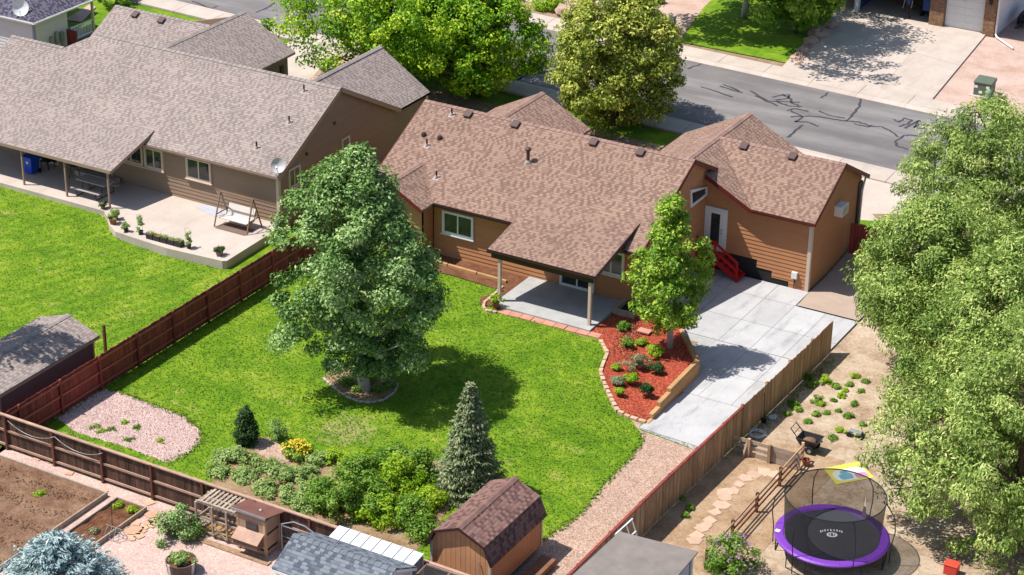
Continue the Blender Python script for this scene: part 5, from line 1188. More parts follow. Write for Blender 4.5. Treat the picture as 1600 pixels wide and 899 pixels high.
# small trellis-like sprigs above the lilac
wp = [(1262, 592, .42, .4), (1290, 598, .55, .38), (1306, 606, .3, .22), (1270, 604, .4, .3), (1277, 628, .5, .4), (1283, 634, .25, .2), (1240, 634, .42, .3), (1250, 642, .25, .18), (1275, 648, .36, .26), (1315, 620, .3, .16), (1334, 633, .28, .18), (1326, 652, .34, .2), (1263, 661, .22, .16), (1315, 675, .3, .2), (1302, 686, .34, .16), (1349, 665, .2, .12), (1303, 627, .15, .1), (1320, 612, .18, .1), (1292, 646, .14, .1), (1310, 643, .12, .08), (1352, 598, .3, .15), (1336, 590, .35, .2), (1328, 602, .3, .14), (1345, 612, .2, .1), (1230, 648, .2, .15), (1278, 690, .12, .08), (1078, 797, .28, .3), (1071, 808, .2, .2), (1066, 780, .16, .14), (1245, 640, .15, .1)]
for i, (px, py, r, h) in enumerate(wp):
    rk = sorted(range(26), key=lambda q_: math.hypot(wp[q_][0]-1264, wp[q_][1]-700)).index(i) if i < 26 else 0
    ORD = 'first second third fourth fifth sixth seventh eighth ninth tenth eleventh twelfth thirteenth fourteenth fifteenth sixteenth seventeenth eighteenth nineteenth twentieth twenty-first twenty-second twenty-third twenty-fourth twenty-fifth twenty-sixth'.split()
    sz = 'tiny' if r < .2 else 'small' if r < .32 else 'bushy'
    lab = f'{sz} green weed on the bare dirt, {ORD[rk]} nearest the black yard cart' if i < 26 else ['bright broad-leaved plant in the fence shade of the dirt run', 'plant just below the broad-leaved one in the dirt run', 'small plant at the tan fence foot in the dirt run', 'tiny weed in the fence shade beyond the plank fence'][i-26]
    shrub('weed', lab, G(px, py), r*.58, h*.9, L_lime if i % 4 == 1 else L_shrub, 11, 40, .085, .11, 'weeds on the dirt yard' if i < 26 else 'plants in the dirt run', 400+i, cat='weed', up=.9, stems=3)
# far side shrubs and rocks
for i, (px, py, r, h, mt, lab) in enumerate(((858, 14, .95, 1.1, L_lime, 'yellow-green round shrub across the street, left of the linden'), (1018, 5, .7, .7, L_shrub, 'green shrub on the gravel across the street'), (180, 6, 1.5, 1.5, L_shrub, 'green hedge shrub at the top left by the street'), (552, 108, .35, .3, L_shrub, 'small green plant in the front gravel bed'), (566, 112, .5, .3, L_lime, 'low plant in the front gravel bed by the maple'))):
    shrub('front_shrub', lab, G(px, py), r, h, mt, 40, 55, .16, .28, 'front yard shrubs', 500+i)
for i, (px, py, r) in enumerate(((884, 22, .75), (1031, 33, .45), (1278, 57, .7), (1268, 68, .5), (1290, 42, .8), (1255, 82, .4), (1244, 94, .4))):
    p = G(px, py); mb = MB(); mb.ball((p.x, p.y, p.z+r*.25), r, 9, 6, .62); o = mb.build('boulder', plain('rock_tan', C(200, 172, 152, .62), .95, .25, 3, .8, 8), smooth=False)
    for v in o.data.vertices: v.co += Vector((rnd.uniform(-.14, .14), rnd.uniform(-.14, .14), rnd.uniform(-.1, .1)))*r
    tag(o, ['tan boulder left of the linden across the street', 'pale rock beside the grey meter post', 'big rock at the corner of the shaded far lawn', 'rock edging the shaded far driveway', 'large rock at the top of the far driveway edge', 'small rock near the far sidewalk corner', 'smallest rock at the far driveway mouth'][i], 'rock', 'rocks across the street')
pebbles('rock_edging', GP((1234, 102), (1246, 108), (1300, 40), (1290, 30)), 130, .12, .28, plain('rock_brown', C(176, 146, 132, .62), .95, .3, 3, .6, 10), 'band of brown rocks between far lawn and driveway', .12, cat='rocks')

# ------------------------------------------------------------------ right yard things
def circ(c, r, z, n=40, a0=0): return [Vector((c[0]+r*math.cos(a0+2*math.pi*k/n), c[1]+r*math.sin(a0+2*math.pi*k/n), z)) for k in range(n+1)]
def trampoline():
    gz = -.26; zp = gz+.86; c = P(1300, 836, zp); c = (c[0], c[1]); R0 = 2.12
    root = thing('trampoline', 'round purple trampoline with black safety net on the dirt', 'trampoline', (c[0], c[1], gz))
    M_purple = plain('pad_purple', C(140, 72, 200, .62), .5, .06, 3); M_mat = plain('mat_black', C(58, 60, 68, .7), .75, .1, 6)
    M_net = net_mat('net_black', C(24, 24, 28, .8), .62); M_pole = plain('pole_black', C(34, 34, 38, .8), .4, .1, 6)
    for k in range(12):                                          # pad sections
        mb = MB(); n = 6; vs = []; fs = []
        for j in range(n+1):
            a = 2*math.pi*(k+j/n*.992)/12
            for r, z in ((R0-.36, zp+.01), (R0-.30, zp+.05), (R0-.06, zp+.05), (R0, zp+.0), (R0, zp-.05), (R0-.36, zp-.03)): vs.append((c[0]+r*math.cos(a), c[1]+r*math.sin(a), z))
        for j in range(n):
            for i in range(6): fs.append((j*6+i, j*6+(i+1) % 6, (j+1)*6+(i+1) % 6, (j+1)*6+i))
        mb.add(vs, fs+[tuple(range(6)), tuple(range(n*6, n*6+6))]); mb.build('pad_section', M_purple, root)
    mb = MB(); mb.lathe((c[0], c[1], zp-.01), [(.01, -.015), (R0-.37, 0), (R0-.37, .012), (.01, -.003)], 48); mat_ = mb.build('jumping_mat', M_mat, root)
    # white print: an oval ring with bars and an arc of letter-like strokes
    e = MB(); u = Vector((math.cos(YAW), -math.sin(YAW), 0)); w = Vector((-u.y, u.x, 0)); o = Vector((c[0], c[1], zp+.006))
    for q in range(24):
        a0, a1 = 2*math.pi*q/24, 2*math.pi*(q+1)/24
        e.add([o+u*.2*math.cos(a)*f+w*.16*math.sin(a)*f for f in (1, .66) for a in (a0, a1)], [(0, 1, 3, 2)])
    for q in range(9):
        a = math.pi*(.82-.08*q); p = o+u*.46*math.cos(a)*1.0+w*(.10+.22*math.sin(a)); h = .05 if q % 2 else .07
        e.add([p-u*.022-w*h, p+u*.022-w*h, p+u*.022+w*h, p-u*.022+w*h], [(0, 1, 2, 3)])
    for q in (-.06, .06): p = o+u*q; e.add([p-u*.02-w*.07, p+u*.02-w*.07, p+u*.02+w*.07, p-u*.02+w*.07], [(0, 1, 2, 3)])
    e.build('printed_emblem', M_white, mat_)
    mb = MB(); mb.tube(circ(c, R0-.05, zp-.06), .025, 6, cap=False); mb.build('frame_ring', M_pole, root)
    for k in range(6):
        a = 2*math.pi*(k+.2)/6; a2 = a+.5
        A, B = [Vector((c[0]+(R0-.08)*math.cos(t), c[1]+(R0-.08)*math.sin(t), zp-.06)) for t in (a-.22, a+.22)]
        A0, B0 = Vector((A.x, A.y, g(A.x, A.y)+.03)), Vector((B.x, B.y, g(B.x, B.y)+.03)); mb = MB(); mb.tube([A, A0, B0, B], .024, 6); mb.build('leg', M_pole, root)
    zt = zp+1.72; Rt = 1.86
    mb = MB(); mb.tube(circ(c, Rt, zt, 48), .022, 6, cap=False); mb.build('top_hoop', M_pole, root)
    for k in range(6):
        a = 2*math.pi*(k+.2)/6; d = Vector((math.cos(a), math.sin(a), 0)); o = Vector((c[0], c[1], 0))
        pts = [o+d*(R0+.05)+Vector((0, 0, gz+.1)), o+d*(R0+.07)+Vector((0, 0, zp)), o+d*(R0+.16)+Vector((0, 0, zp+.6)), o+d*(R0+.1)+Vector((0, 0, zp+1.15)), o+d*(Rt+.12)+Vector((0, 0, zp+1.55)), o+d*Rt+Vector((0, 0, zt))]
        mb = MB(); mb.tube(pts, .021, 6); mb.build('net_pole', M_pole, root)
    n = 48; vs = []; fs = []
    for z, r in ((zp+.02, R0-.36), (zp+.6, R0-.32), (zp+1.2, R0-.29), (zt, Rt)):
        for k in range(n): vs.append((c[0]+r*math.cos(2*math.pi*k/n), c[1]+r*math.sin(2*math.pi*k/n), z))
    for j in range(3):
        for k in range(n): fs.append((j*n+k, j*n+(k+1) % n, (j+1)*n+(k+1) % n, (j+1)*n+k))
    MB().add(vs, fs).build('safety_net', M_net, root, smooth=True)
    a = math.atan2(1, .35); d = Vector((math.cos(a), math.sin(a), 0)); p = Vector((c[0], c[1], 0))+d*(R0-.33); s = Vector((-d.y, d.x, 0))
    MB().add([p-s*.1+Vector((0, 0, zp+.06)), p+s*.12+Vector((0, 0, zp+.06)), p+s*.02+Vector((0, 0, zp+.95))], [(0, 1, 2)]).build('zip_flap', M_cream, root)
    l = P(1215, 829, zp+.055); MB().box(l[0]-.09, l[0]+.09, l[1]-.09, l[1]+.09, zp+.052, zp+.056).build('label_patch', M_white, root)
trampoline()
# splash mat: a yellow sheet printed with white, blue and pink
q = [G(*p, .02) for p in ((1287, 732), (1341, 721), (1366, 746), (1307, 757))]
def sheet4(name, pts, mat, parent=None, dz=0):
    mb = MB(); n = len(pts); mb.add([p+Vector((0, 0, dz)) for p in pts]+[p+Vector((0, 0, dz-.012)) for p in pts], [tuple(range(n)), tuple(range(n, 2*n))[::-1]]+[(i, n+i, n+(i+1) % n, (i+1) % n) for i in range(n)]); return mb.build(name, mat, parent)
sm = thing('play_mat', 'yellow bordered play mat with blue and pink print behind the trampoline', 'play mat', sum(q, Vector())/4)
M_my = plain('vinyl_yellow', C(238, 230, 96, .7), .5, .08, 3); sheet4('sheet', q, M_my, sm)
bil = lambda u, v: q[0].lerp(q[1], u).lerp(q[3].lerp(q[2], u), v)
for nm, rects, mt in (('print_white', ((.08, .25, .95, .92),), plain('vinyl_white', C(238, 240, 240, .75), .5, .05, 3)), ('print_blue', ((.2, .5, .55, .85), (.3, .35, .5, .5)), plain('vinyl_blue', C(130, 196, 220, .7), .5, .15, 3)), ('print_pink', ((.6, .6, .93, .9),), plain('vinyl_pink', C(232, 160, 190, .7), .5, .12, 3))):
    for i, (u0, v0, u1, v1) in enumerate(rects):
        k = {'print_white': .006, 'print_blue': .010, 'print_pink': .010}[nm]; uc, vc = (u0+u1)/2, (v0+v1)/2
        MB().add([bil(uc+(u1-u0)/2*math.copysign(abs(math.cos(t))**.6, math.cos(t)), vc+(v1-v0)/2*math.copysign(abs(math.sin(t))**.6, math.sin(t)))+Vector((0, 0, k)) for t in [6.283*j/20 for j in range(20)]], [tuple(range(20))]).build(nm, mt, sm)
# yard cart
def cart():
    b = G(1264, 704); r = thing('yard_cart', 'black tipping yard cart with handle on the bare dirt', 'cart', b); o = b
    mb = MB()
    def tub(sx0, sy0, z0, sx1, sy1, z1): return [(o.x+x*sx0, o.y+y*sy0, o.z+z0) for x, y in ((-1, -1), (1, -1), (1, 1), (-1, 1))]+[(o.x+x*sx1, o.y+y*sy1, o.z+z1) for x, y in ((-1, -1), (1, -1), (1, 1), (-1, 1))]
    v = tub(.3, .26, .28, .48, .38, .62); w = tub(.26, .22, .33, .43, .33, .625)
    mb.add(v+w, [(0, 3, 2, 1), (0, 1, 5, 4), (1, 2, 6, 5), (2, 3, 7, 6), (3, 0, 4, 7), (8, 9, 10, 11), (8, 12, 13, 9), (9, 13, 14, 10), (10, 14, 15, 11), (11, 15, 12, 8), (4, 5, 13, 12), (5, 6, 14, 13), (6, 7, 15, 14), (7, 4, 12, 15)]); mb.build('tub', M_plastic_black, r)
    for dy in (-.34, .34):
        mb = MB(); mb.tube([(o.x+.15, o.y+dy-.04, o.z+.18), (o.x+.15, o.y+dy+.04, o.z+.18)], .18, 16); wh = mb.build('wheel', M_rubber, r); mb = MB(); mb.tube([(o.x+.15, o.y+dy-.045, o.z+.18), (o.x+.15, o.y+dy+.045, o.z+.18)], .08, 12); mb.build('hub', M_metal_grey, wh)
    mb = MB(); mb.tube([(o.x-.42, o.y-.3, o.z+.6), (o.x-.75, o.y-.28, o.z+.95), (o.x-.75, o.y+.28, o.z+.95), (o.x-.42, o.y+.3, o.z+.6)], .022, 6); mb.build('handle', M_metal_dark, r)
    mb = MB(); mb.tube([(o.x-.58, o.y-.29, o.z+.77), (o.x-.58, o.y+.29, o.z+.77)], .018, 6); mb.build('handle', M_metal_dark, r)
    mb = MB(); mb.tube([(o.x-.3, o.y, o.z+.28), (o.x-.32, o.y, o.z+.0)], .025, 6); mb.build('stand', M_metal_dark, r)
    mb = MB(); mb.ball((o.x, o.y, o.z+.42), .3, 10, 6, .5); mb.build('load', M_bed, r)
cart()
b = G(1337, 683); r = thing('ride_on_toy', 'small grey wheeled toy tipped over on the bare dirt', 'toy', b)
mb = MB(); mb.box(b.x-.3, b.x+.25, b.y-.1, b.y+.12, b.z+.12, b.z+.28); mb.build('body', M_metal_grey, r, bevel=.03)
for dx, dy in ((-.25, -.15), (-.25, .17), (.25, -.13), (.25, .15)):
    mb = MB(); mb.tube([(b.x+dx, b.y+dy-.03, b.z+.11), (b.x+dx, b.y+dy+.03, b.z+.11)], .11, 12); mb.build('wheel', M_rubber, r)
mb = MB(); mb.tube([(b.x+.2, b.y, b.z+.2), (b.x+.5, b.y+.1, b.z+.35), (b.x+.55, b.y-.15, b.z+.36)], .02, 6); mb.build('handle', M_metal_dark, r)
b = G(1183, 680); pts = []
for k in range(90): a = k*.35; rr = .3+.06*math.sin(k*.9)+.04*math.cos(k*.23); pts.append((b.x+rr*math.cos(a), b.y+rr*math.sin(a), b.z+.03+.0007*k))
mb = MB(); mb.tube(pts, .022, 5); tag(mb.build('garden_hose', M_white, smooth=True), 'pale coiled hose lying in the fence shade', 'hose')
b = G(1207, 655); mb = MB(); mb.ball((b.x, b.y, b.z+.08), .2, 9, 6, .5); o = mb.build('plastic_bag', plain('plastic_pale_blue', C(206, 220, 236, .7), .4, .1, 8))
for v in o.data.vertices: v.co += Vector((rnd.uniform(-.05, .05), rnd.uniform(-.05, .05), rnd.uniform(-.03, .04)))
tag(o, 'crumpled pale blue plastic bag in the fence shade', 'bag')
b = G(1190, 660); r = thing('garden_tool', 'dark long-handled tool leaning on the tan fence', 'garden tool', b); mb = MB(); mb.tube([(b.x+.1, b.y, b.z), (FX_R+.06, b.y+.1, b.z+1.35)], .016, 6); mb.build('handle', M_metal_dark, r); MB().box(b.x-.02, b.x+.2, b.y-.03, b.y+.03, b.z, b.z+.22).build('head', M_metal_dark, r)
# low plank fence and the leaning brown rail fence
lf = thing('plank_fence', 'low grey plank fence across the dirt run by the tan fence', 'fence', (11.2, -5.9, -.4))
y = -5.95; xs = (9.9, 10.55, 11.45, 12.7); gz = g(11, y)
for x in xs[1:3]: MB().box(x-.06, x+.06, y-.16, y-.04, gz-.1, gz+.85).build('post', M_wood_tan, lf)
mb = MB(); mb.beam((10.4, y-.3, gz), (10.5, y-.05, gz+.75), .09, .1); mb.build('brace', M_wood_grey, lf)
for i, (z, h) in enumerate(((.12, .2), (.4, .16), (.68, .16))): MB().box(9.85, 11.4, y-.03, y+.0, gz+z-h/2, gz+z+h/2).build('plank', M_wood_grey, lf)
for i in range(3): MB().box(11.47, 12.75, y-.03, y+.0, gz+.04+i*.25, gz+.28+i*.25).build('plank', M_wood_grey, lf)
rf = thing('rail_fence', 'low brown wooden rail fence running beside the trampoline', 'fence', (12.6, -10, -.3))
for k in range(5):
    y = -14.6+k*2.35; x = 12.72-.05*k; MB().box(x-.05, x+.05, y-.05, y+.05, g(x, y)-.05, g(x, y)+.88).build('post', M_wood_tan if k == 4 else M_post_dark, rf)
for k in range(4):
    for h in (.25, .52, .8):
        y = -14.6+k*2.35; x = 12.72-.05*k; mb = MB(); mb.beam((x+.06, y+.03, g(x, y)+h), (x-.05+.06, y+2.32, g(x, y+2.35)+h), .03, .09); mb.build('rail', M_wood_tan if h > .7 else M_post_dark, rf)
b = G(1259, 728); mb = MB(); mb.lathe(b, [(.1, 0), (.17, .28), (.18, .3), (.15, .3), (.1, .05)], 14); tag(mb.build('bucket', M_terra), 'small terracotta pot at the end of the rail fence', 'pot')
# white lattice leaning on the fence by the felt-roofed shed
la = thing('lattice_panel', 'white wooden lattice leaning on the tan fence by the shed', 'lattice', (10.0, -15.6, -.2))
A = Vector((9.85, -16.4, 1.35)); U = Vector((.05, 1.25, 0)); V = Vector((.5, 0, -1.45))
for k in range(4):
    mb = MB(); p = A+U*(k/3); mb.beam(p, p+V, .05, .03); mb.build('slat', M_white, la); mb = MB(); p = A+V*(k/3)+Vector((.02, 0, .02)); mb.beam(p, p+U, .05, .03); mb.build('slat', M_white, la)
# flagstone path in the dirt run
M_flag = plain('flagstone_pink', C(226, 190, 164, .64), .9, .12, 3, .4, 20, rand=.1)
fp = thing('flagstone_path', 'curved path of pink flagstones in the dirt run', 'path', (11.6, -10, -.35))
def flag(root, c, r, seed, mat=M_flag):
    r2 = random.Random(seed); n = r2.randint(4, 6); a0 = r2.uniform(0, 6); pl_ = []
    for k in range(n): a = a0+6.283*k/n; q = r*r2.uniform(.68, 1.25); pl_.append((c.x+q*math.cos(a), c.y+q*math.sin(a)))
    MB().prism(pl_, c.z-.03, c.z+.035).build('flagstone', mat, root)
for i, p in enumerate(((1086, 846), (1098, 828), (1102, 822), (1108, 814), (1118, 802), (1128, 790), (1135, 778), (1146, 768), (1155, 758), (1164, 748), (1178, 742), (1194, 738), (1210, 742), (1133, 771), (1090, 838))): flag(fp, G(*p), .33, i)
# bottom right corner: red box and a white-legged stand
b = G(1486, 896); r = thing('toy_box', 'red plastic box at the bottom edge below the willow', 'box', b); MB().box(b.x-.25, b.x+.25, b.y-.2, b.y+.2, b.z, b.z+.4).build('body', plain('plastic_red', C(226, 70, 56, .7), .45, .06, 4), r, bevel=.03); MB().box(b.x-.27, b.x+.27, b.y-.22, b.y+.22, b.z+.402, b.z+.45).build('lid', plain('plastic_red2', C(236, 84, 66, .7), .45, .06, 4), r, bevel=.02)

# ------------------------------------------------------------------ back neighbour's garden
def bed(label, x0, x1, y0, y1, mat):
    r = thing('garden_bed', label, 'garden bed', ((x0+x1)/2, (y0+y1)/2, 0)); h = .2
    for a in ((x0, x1, y1-.06, y1), (x0, x1, y0, y0+.06), (x0, x0+.06, y0+.062, y1-.062), (x1-.06, x1, y0+.062, y1-.062)): MB().box(*a, -.05, h).build('board', M_wood_grey, r, bevel=.008)
    n = 26; vs = []; fs = []
    for j in range(n+1):
        for i in range(n+1):
            x, y = x0+.06+(x1-x0-.12)*i/n, y0+.06+(y1-y0-.12)*j/n; vs.append((x, y, .1+.03*math.sin(y*5+.5*math.sin(x))+rnd.uniform(-.025, .025)))
    for j in range(n):
        for i in range(n): k = j*(n+1)+i; fs.append((k, k+1, k+n+2, k+n+1))
    MB().add(vs, fs).build('soil', mat, r); return r
bed('large dug garden bed of bare brown soil by the brown fence', -17.5, -8.95, -28.5, -22.2, M_bed)
bed('smaller garden bed of brown soil with a few weeds', -8.45, -7.0, -26.2, -22.25, M_bedbrown)
for i, (x, y) in enumerate(((-8.0, -22.7), (-7.3, -22.6), (-7.6, -24.6), (-11.2, -23.6))): shrub('weed', ['yellowish weed at the top of the smaller garden bed', 'green weed in the corner of the smaller garden bed', 'dry weed in the middle of the smaller garden bed', 'lone green weed in the large bare garden bed'][i], (x, y, .1), .22, .18, L_lime if i != 2 else L_sage, 9, 30, .09, .12, 'weeds in the garden beds', 700+i, cat='weed', stems=2)
M_flag2 = plain('flagstone_buff', C(230, 186, 154, .64), .9, .15, 3, .4, 20, rand=.14)
fl = thing('flagstone_path', 'scattered buff flagstones beside the smaller garden bed', 'path', (-6.5, -23.3, 0))
for i, (p, r) in enumerate((((208, 829), .42), ((212, 818), .24), ((230, 817), .22), ((244, 817), .32), ((227, 825), .18), ((236, 823), .18), ((224, 831), .16), ((217, 838), .24), ((205, 842), .2), ((232, 786), .26), ((236, 805), .3), ((164, 768), .18), ((60, 716), .2), ((78, 722), .18), ((110, 740), .2))): flag(fl, G(*p), r, 40+i, M_flag2)
tu = thing('wire_tomato_cage', 'rusty wire cage lying beside the smaller garden bed', 'wire cage', G(180, 840)); b = wloc(tu)
for k in range(4): mb = MB(); mb.tube([b+Vector((-.35+k*.23, -.25, .05)), b+Vector((-.3+k*.2, .0, .45)), b+Vector((-.35+k*.23, .25, .05))], .014, 5); mb.build('hoop', M_metal_grey, tu)
for yy, zz in ((-.25, .06), (0, .45), (.25, .06)): mb = MB(); mb.tube([b+Vector((-.4, yy, zz)), b+Vector((.4, yy, zz))], .012, 5); mb.build('bar', M_wood_grey, tu)
mb = MB(); mb.tube([b+Vector((-.2, .1, .1)), b+Vector((-.5, .5, 1.15))], .014, 5); mb.build('stake', M_metal_dark, tu)
ho = thing('metal_hoop', 'pale metal hoop standing at the brown fence', 'hoop', G(258, 782)); b = wloc(ho); mb = MB(); mb.tube([b+Vector((-.3, 0, 0)), b+Vector((-.3, 0, .42)), b+Vector((-.12, .02, .58)), b+Vector((.15, .02, .56)), b+Vector((.3, 0, .4)), b+Vector((.3, 0, 0))], .022, 6); mb.build('tube', M_metal_grey, ho)
bz_ = G(284, 893); bp = thing('barrel_planter', 'round half-barrel planter full of green plants', 'planter', bz_)
for k in range(20):
    a = 2*math.pi*k/20; c_ = Vector((math.cos(a), math.sin(a), 0)); s_ = Vector((-c_.y, c_.x, 0)); mb = MB(); r0, r1 = .50, .56
    mb.add([bz_+c_*r0-s_*.077, bz_+c_*r0+s_*.077, bz_+c_*(r0-.04)+s_*.07, bz_+c_*(r0-.04)-s_*.07]+[bz_+c_*r1-s_*.086+Vector((0, 0, .5)), bz_+c_*r1+s_*.086+Vector((0, 0, .5)), bz_+c_*(r1-.04)+s_*.079+Vector((0, 0, .5)), bz_+c_*(r1-.04)-s_*.079+Vector((0, 0, .5))], [(0, 3, 2, 1), (4, 5, 6, 7), (0, 1, 5, 4), (1, 2, 6, 5), (2, 3, 7, 6), (3, 0, 4, 7)]); mb.build('stave', plain('stave_dark', C(110, 92, 82, .7), .85, .2, 4, rand=.15) if k % 7 else M_lead, bp)
mb = MB(); mb.lathe(bz_, [(.46, .0), (.49, .38), (.01, .42)], 18); mb.build('soil', M_bedbrown, bp)
cl = crown_clusters(prof_pts((0, .4), (.5, .4), (1, .2)), .42, .75, 22, seed=9); pos, nr = leaves_on(cl, .13, 50, (0, 0, .2)); leaf_object('foliage', pos, nr, np.full(len(pos), .09), L_pale, bp, rng.random(len(pos)), .5)
# chicken coop and its run
def coop():
    r = thing('chicken_coop', 'wooden chicken coop with rust roof and nest box', 'chicken coop', (-1.9, -22.1, 0)); x0, x1, y0, y1 = -2.55, -1.28, -22.5, -21.6
    Mw = plain('coop_tan', C(190, 158, 132, .64), .85, .14, 2, .3, 30, rand=.08); Mr = plain('roof_rust', C(146, 96, 84, .56), .7, .18, 2, .2, 20)
    MB().box(x0, x1, y0, y0+.03, 1.524, 1.68).build('wall_board', Mw, r)
    for k in range(4):
        z0 = .32+k*.3; MB().box(x0, x1, y0, y0+.03, z0+.004, z0+.296).build('wall_board', Mw, r); MB().box(x1-.03, x1, y0+.032, y1-.032, z0+.004, z0+.296).build('wall_board', Mw, r); MB().box(x0, x0+.03, y0+.032, y1-.032, z0+.004, z0+.296).build('wall_board', Mw, r); MB().box(x0, x1, y1-.03, y1, z0+.004, z0+.296).build('wall_board', Mw, r)
    MB().box(x1-.005, x1+.012, y0+.1, y1-.1, .88, .95).build('slot', M_black, r)
    for a in ((x0, y0), (x1-.07, y0), (x0, y1-.07), (x1-.07, y1-.07)): MB().box(a[0]-.012, a[0]+.082, a[1]-.012, a[1]+.082, 0, 1.5).build('leg', M_wood_tan, r)
    MB().box(x0+.05, x1-.08, y0+.02, y0+.04, .05, .2).build('skirt_board', Mw, r); MB().box(x1-.04, x1-.02, y0+.08, y1-.08, .05, .2).build('skirt_board', Mw, r)
    mb = MB(); mb.add([(x0-.2, y0-.07, 1.74), (x1+.1, y0-.07, 1.74), (x1+.2, y1+.1, 1.52), (x0-.2, y1+.1, 1.52), (x0-.2, y0-.07, 1.69), (x1+.1, y0-.07, 1.69), (x1+.2, y1+.1, 1.47), (x0-.2, y1+.1, 1.47)], [(0, 1, 2, 3), (7, 6, 5, 4), (0, 4, 5, 1), (1, 5, 6, 2), (2, 6, 7, 3), (3, 7, 4, 0)]); mb.build('roof', Mr, r)
    MB().box(x0-.2, x1+.1, y0-.1, y0-.072, 1.66, 1.75).build('fascia', M_metal_grey, r)
    mb = MB(); mb.ball((-1.75, -22.1, 1.66), .06, 9, 5, .8); mb.build('roof_lamp', M_lead, r)
    w = MB().box(x0+.42, x0+.95, y0-.03, y0-.002, 1.0, 1.32).build('window', M_vent, r); MB().box(x0+.46, x0+.91, y0-.036, y0-.031, 1.04, 1.28).build('pane', M_glass, w)
    mb = MB(); mb.prism([(x0+.1, y0-.42), (x1-.08, y0-.42), (x1-.08, y0-.005), (x0+.1, y0-.005)], .45, lambda p: .72 if p[1] < y0-.2 else .95); n_ = mb.build('nest_box', plain('nest_brown', C(128, 96, 82, .66), .8, .15, 2), r)
    mb = MB(); mb.add([(x0+.06, y0-.47, .73), (x1-.04, y0-.47, .73), (x1-.04, y0-.006, .985), (x0+.06, y0-.006, .985), (x0+.06, y0-.47, .705), (x1-.04, y0-.47, .705), (x1-.04, y0-.006, .96), (x0+.06, y0-.006, .96)], [(0, 1, 2, 3), (7, 6, 5, 4), (0, 4, 5, 1), (1, 5, 6, 2), (2, 6, 7, 3), (3, 7, 4, 0)]); mb.build('lid', M_rail_dark, n_)
    # run
    r = thing('chicken_run', 'open wooden frame chicken run roofed with pallet slats', 'chicken run', (-3.6, -22.1, 0)); X0, X1 = -4.5, -2.62; H_ = 1.35
    for x in (X0, -3.75, -3.1): MB().box(x, x+.07, y0, y0+.07, .08, H_).build('post', M_wood_grey, r)
    for x in (X0, -3.1): MB().box(x, x+.07, y1-.07, y1, .08, H_).build('post', M_wood_grey, r)
    for z in (.1, .72, H_): MB().box(X0, X1, y0+.072, y0+.13, z-.03, z+.04).build('rail', M_wood_grey, r); MB().box(X0, X1, y1-.13, y1-.072, z-.03, z+.04).build('rail', M_wood_grey, r); MB().box(X0+.075, X0+.13, y0+.14, y1-.14, z-.03, z+.04).build('rail', M_wood_grey, r)
    for a, b_ in (((-3.72, y0-.02, .15), (-3.08, y0-.02, .7)), ((-3.72, y0-.02, .7), (-3.08, y0-.02, .15))): mb = MB(); mb.beam(a, b_, .04, .05); mb.build('brace', M_wood_grey, r)
    for k in range(9): mb = MB(); x = X0+.25+k*.19; mb.beam((x, y0+.05, H_+.07), (x+.02, y1+.12, H_+.12), .1, .025); mb.build('slat', M_wood_grey, r)
    for yy in (y0+.1, (y0+y1)/2, y1-.02): mb = MB(); mb.beam((X0+.1, yy, H_+.06), (X1-.1, yy, H_+.075), .08, .035); mb.build('bearer', M_wood_grey, r)
    MB().box(X0+.08, X1, y0+.14, y1-.14, .0, .06).build('straw_floor', plain('straw', C(216, 164, 92, .62), .95, .2, 6, .6, 40), r)
    MB().add([(X0, y0+.03, .1), (X1, y0+.03, .1), (X1, y0+.03, H_), (X0, y0+.03, H_)], [(0, 1, 2, 3)]).build('wire', net_mat('chicken_wire', C(120, 116, 112, .7), .16), r)
    MB().box(-4.9, -0.9, -22.95, -22.68, -.02, .06).build('sill_plank', M_wood_tan, r, bevel=.01)
coop()
aw = thing('wire_arch', 'grey metal gate arch between the coop and slate shed', 'gate', (-.3, -21.9, 0))
for x in (-.95, -.15, .75): mb = MB(); mb.tube([(x, -21.95, 0), (x, -21.95, 1.25)], .025, 6); mb.build('post', M_metal_grey, aw)
mb = MB(); mb.tube([(-.95, -21.95, 1.25), (-.4, -21.95, 1.52), (.1, -21.95, 1.5), (.75, -21.95, 1.25)], .025, 6); mb.build('arch', M_metal_grey, aw)
for z in (.3, .75, 1.2): mb = MB(); mb.tube([(-.95, -21.95, z), (-.15, -21.95, z)], .016, 5); mb.build('bar', M_metal_grey, aw)
MB().add([(-.95, -21.96, .1), (-.15, -21.96, .1), (-.15, -21.96, 1.2), (-.95, -21.96, 1.2)], [(0, 1, 2, 3)]).build('wire', M_wire, aw)
# white cord sagging along the back fence
for i, (xa, xb) in enumerate(((-14.4, -12.0), (-12.0, -9.6))):
    mb = MB(); mb.tube([(xa+(xb-xa)*t/8, FY_B-.14, 1.42-.34*math.sin(math.pi*t/8)**.8) for t in range(9)], .013, 5); tag(mb.build('cord', M_metal_grey, smooth=True), ['white cord sagging on the brown fence nearest the red fence', 'white cord sagging on the brown fence above the garden soil'][i], 'cord', 'cords on the brown fence')

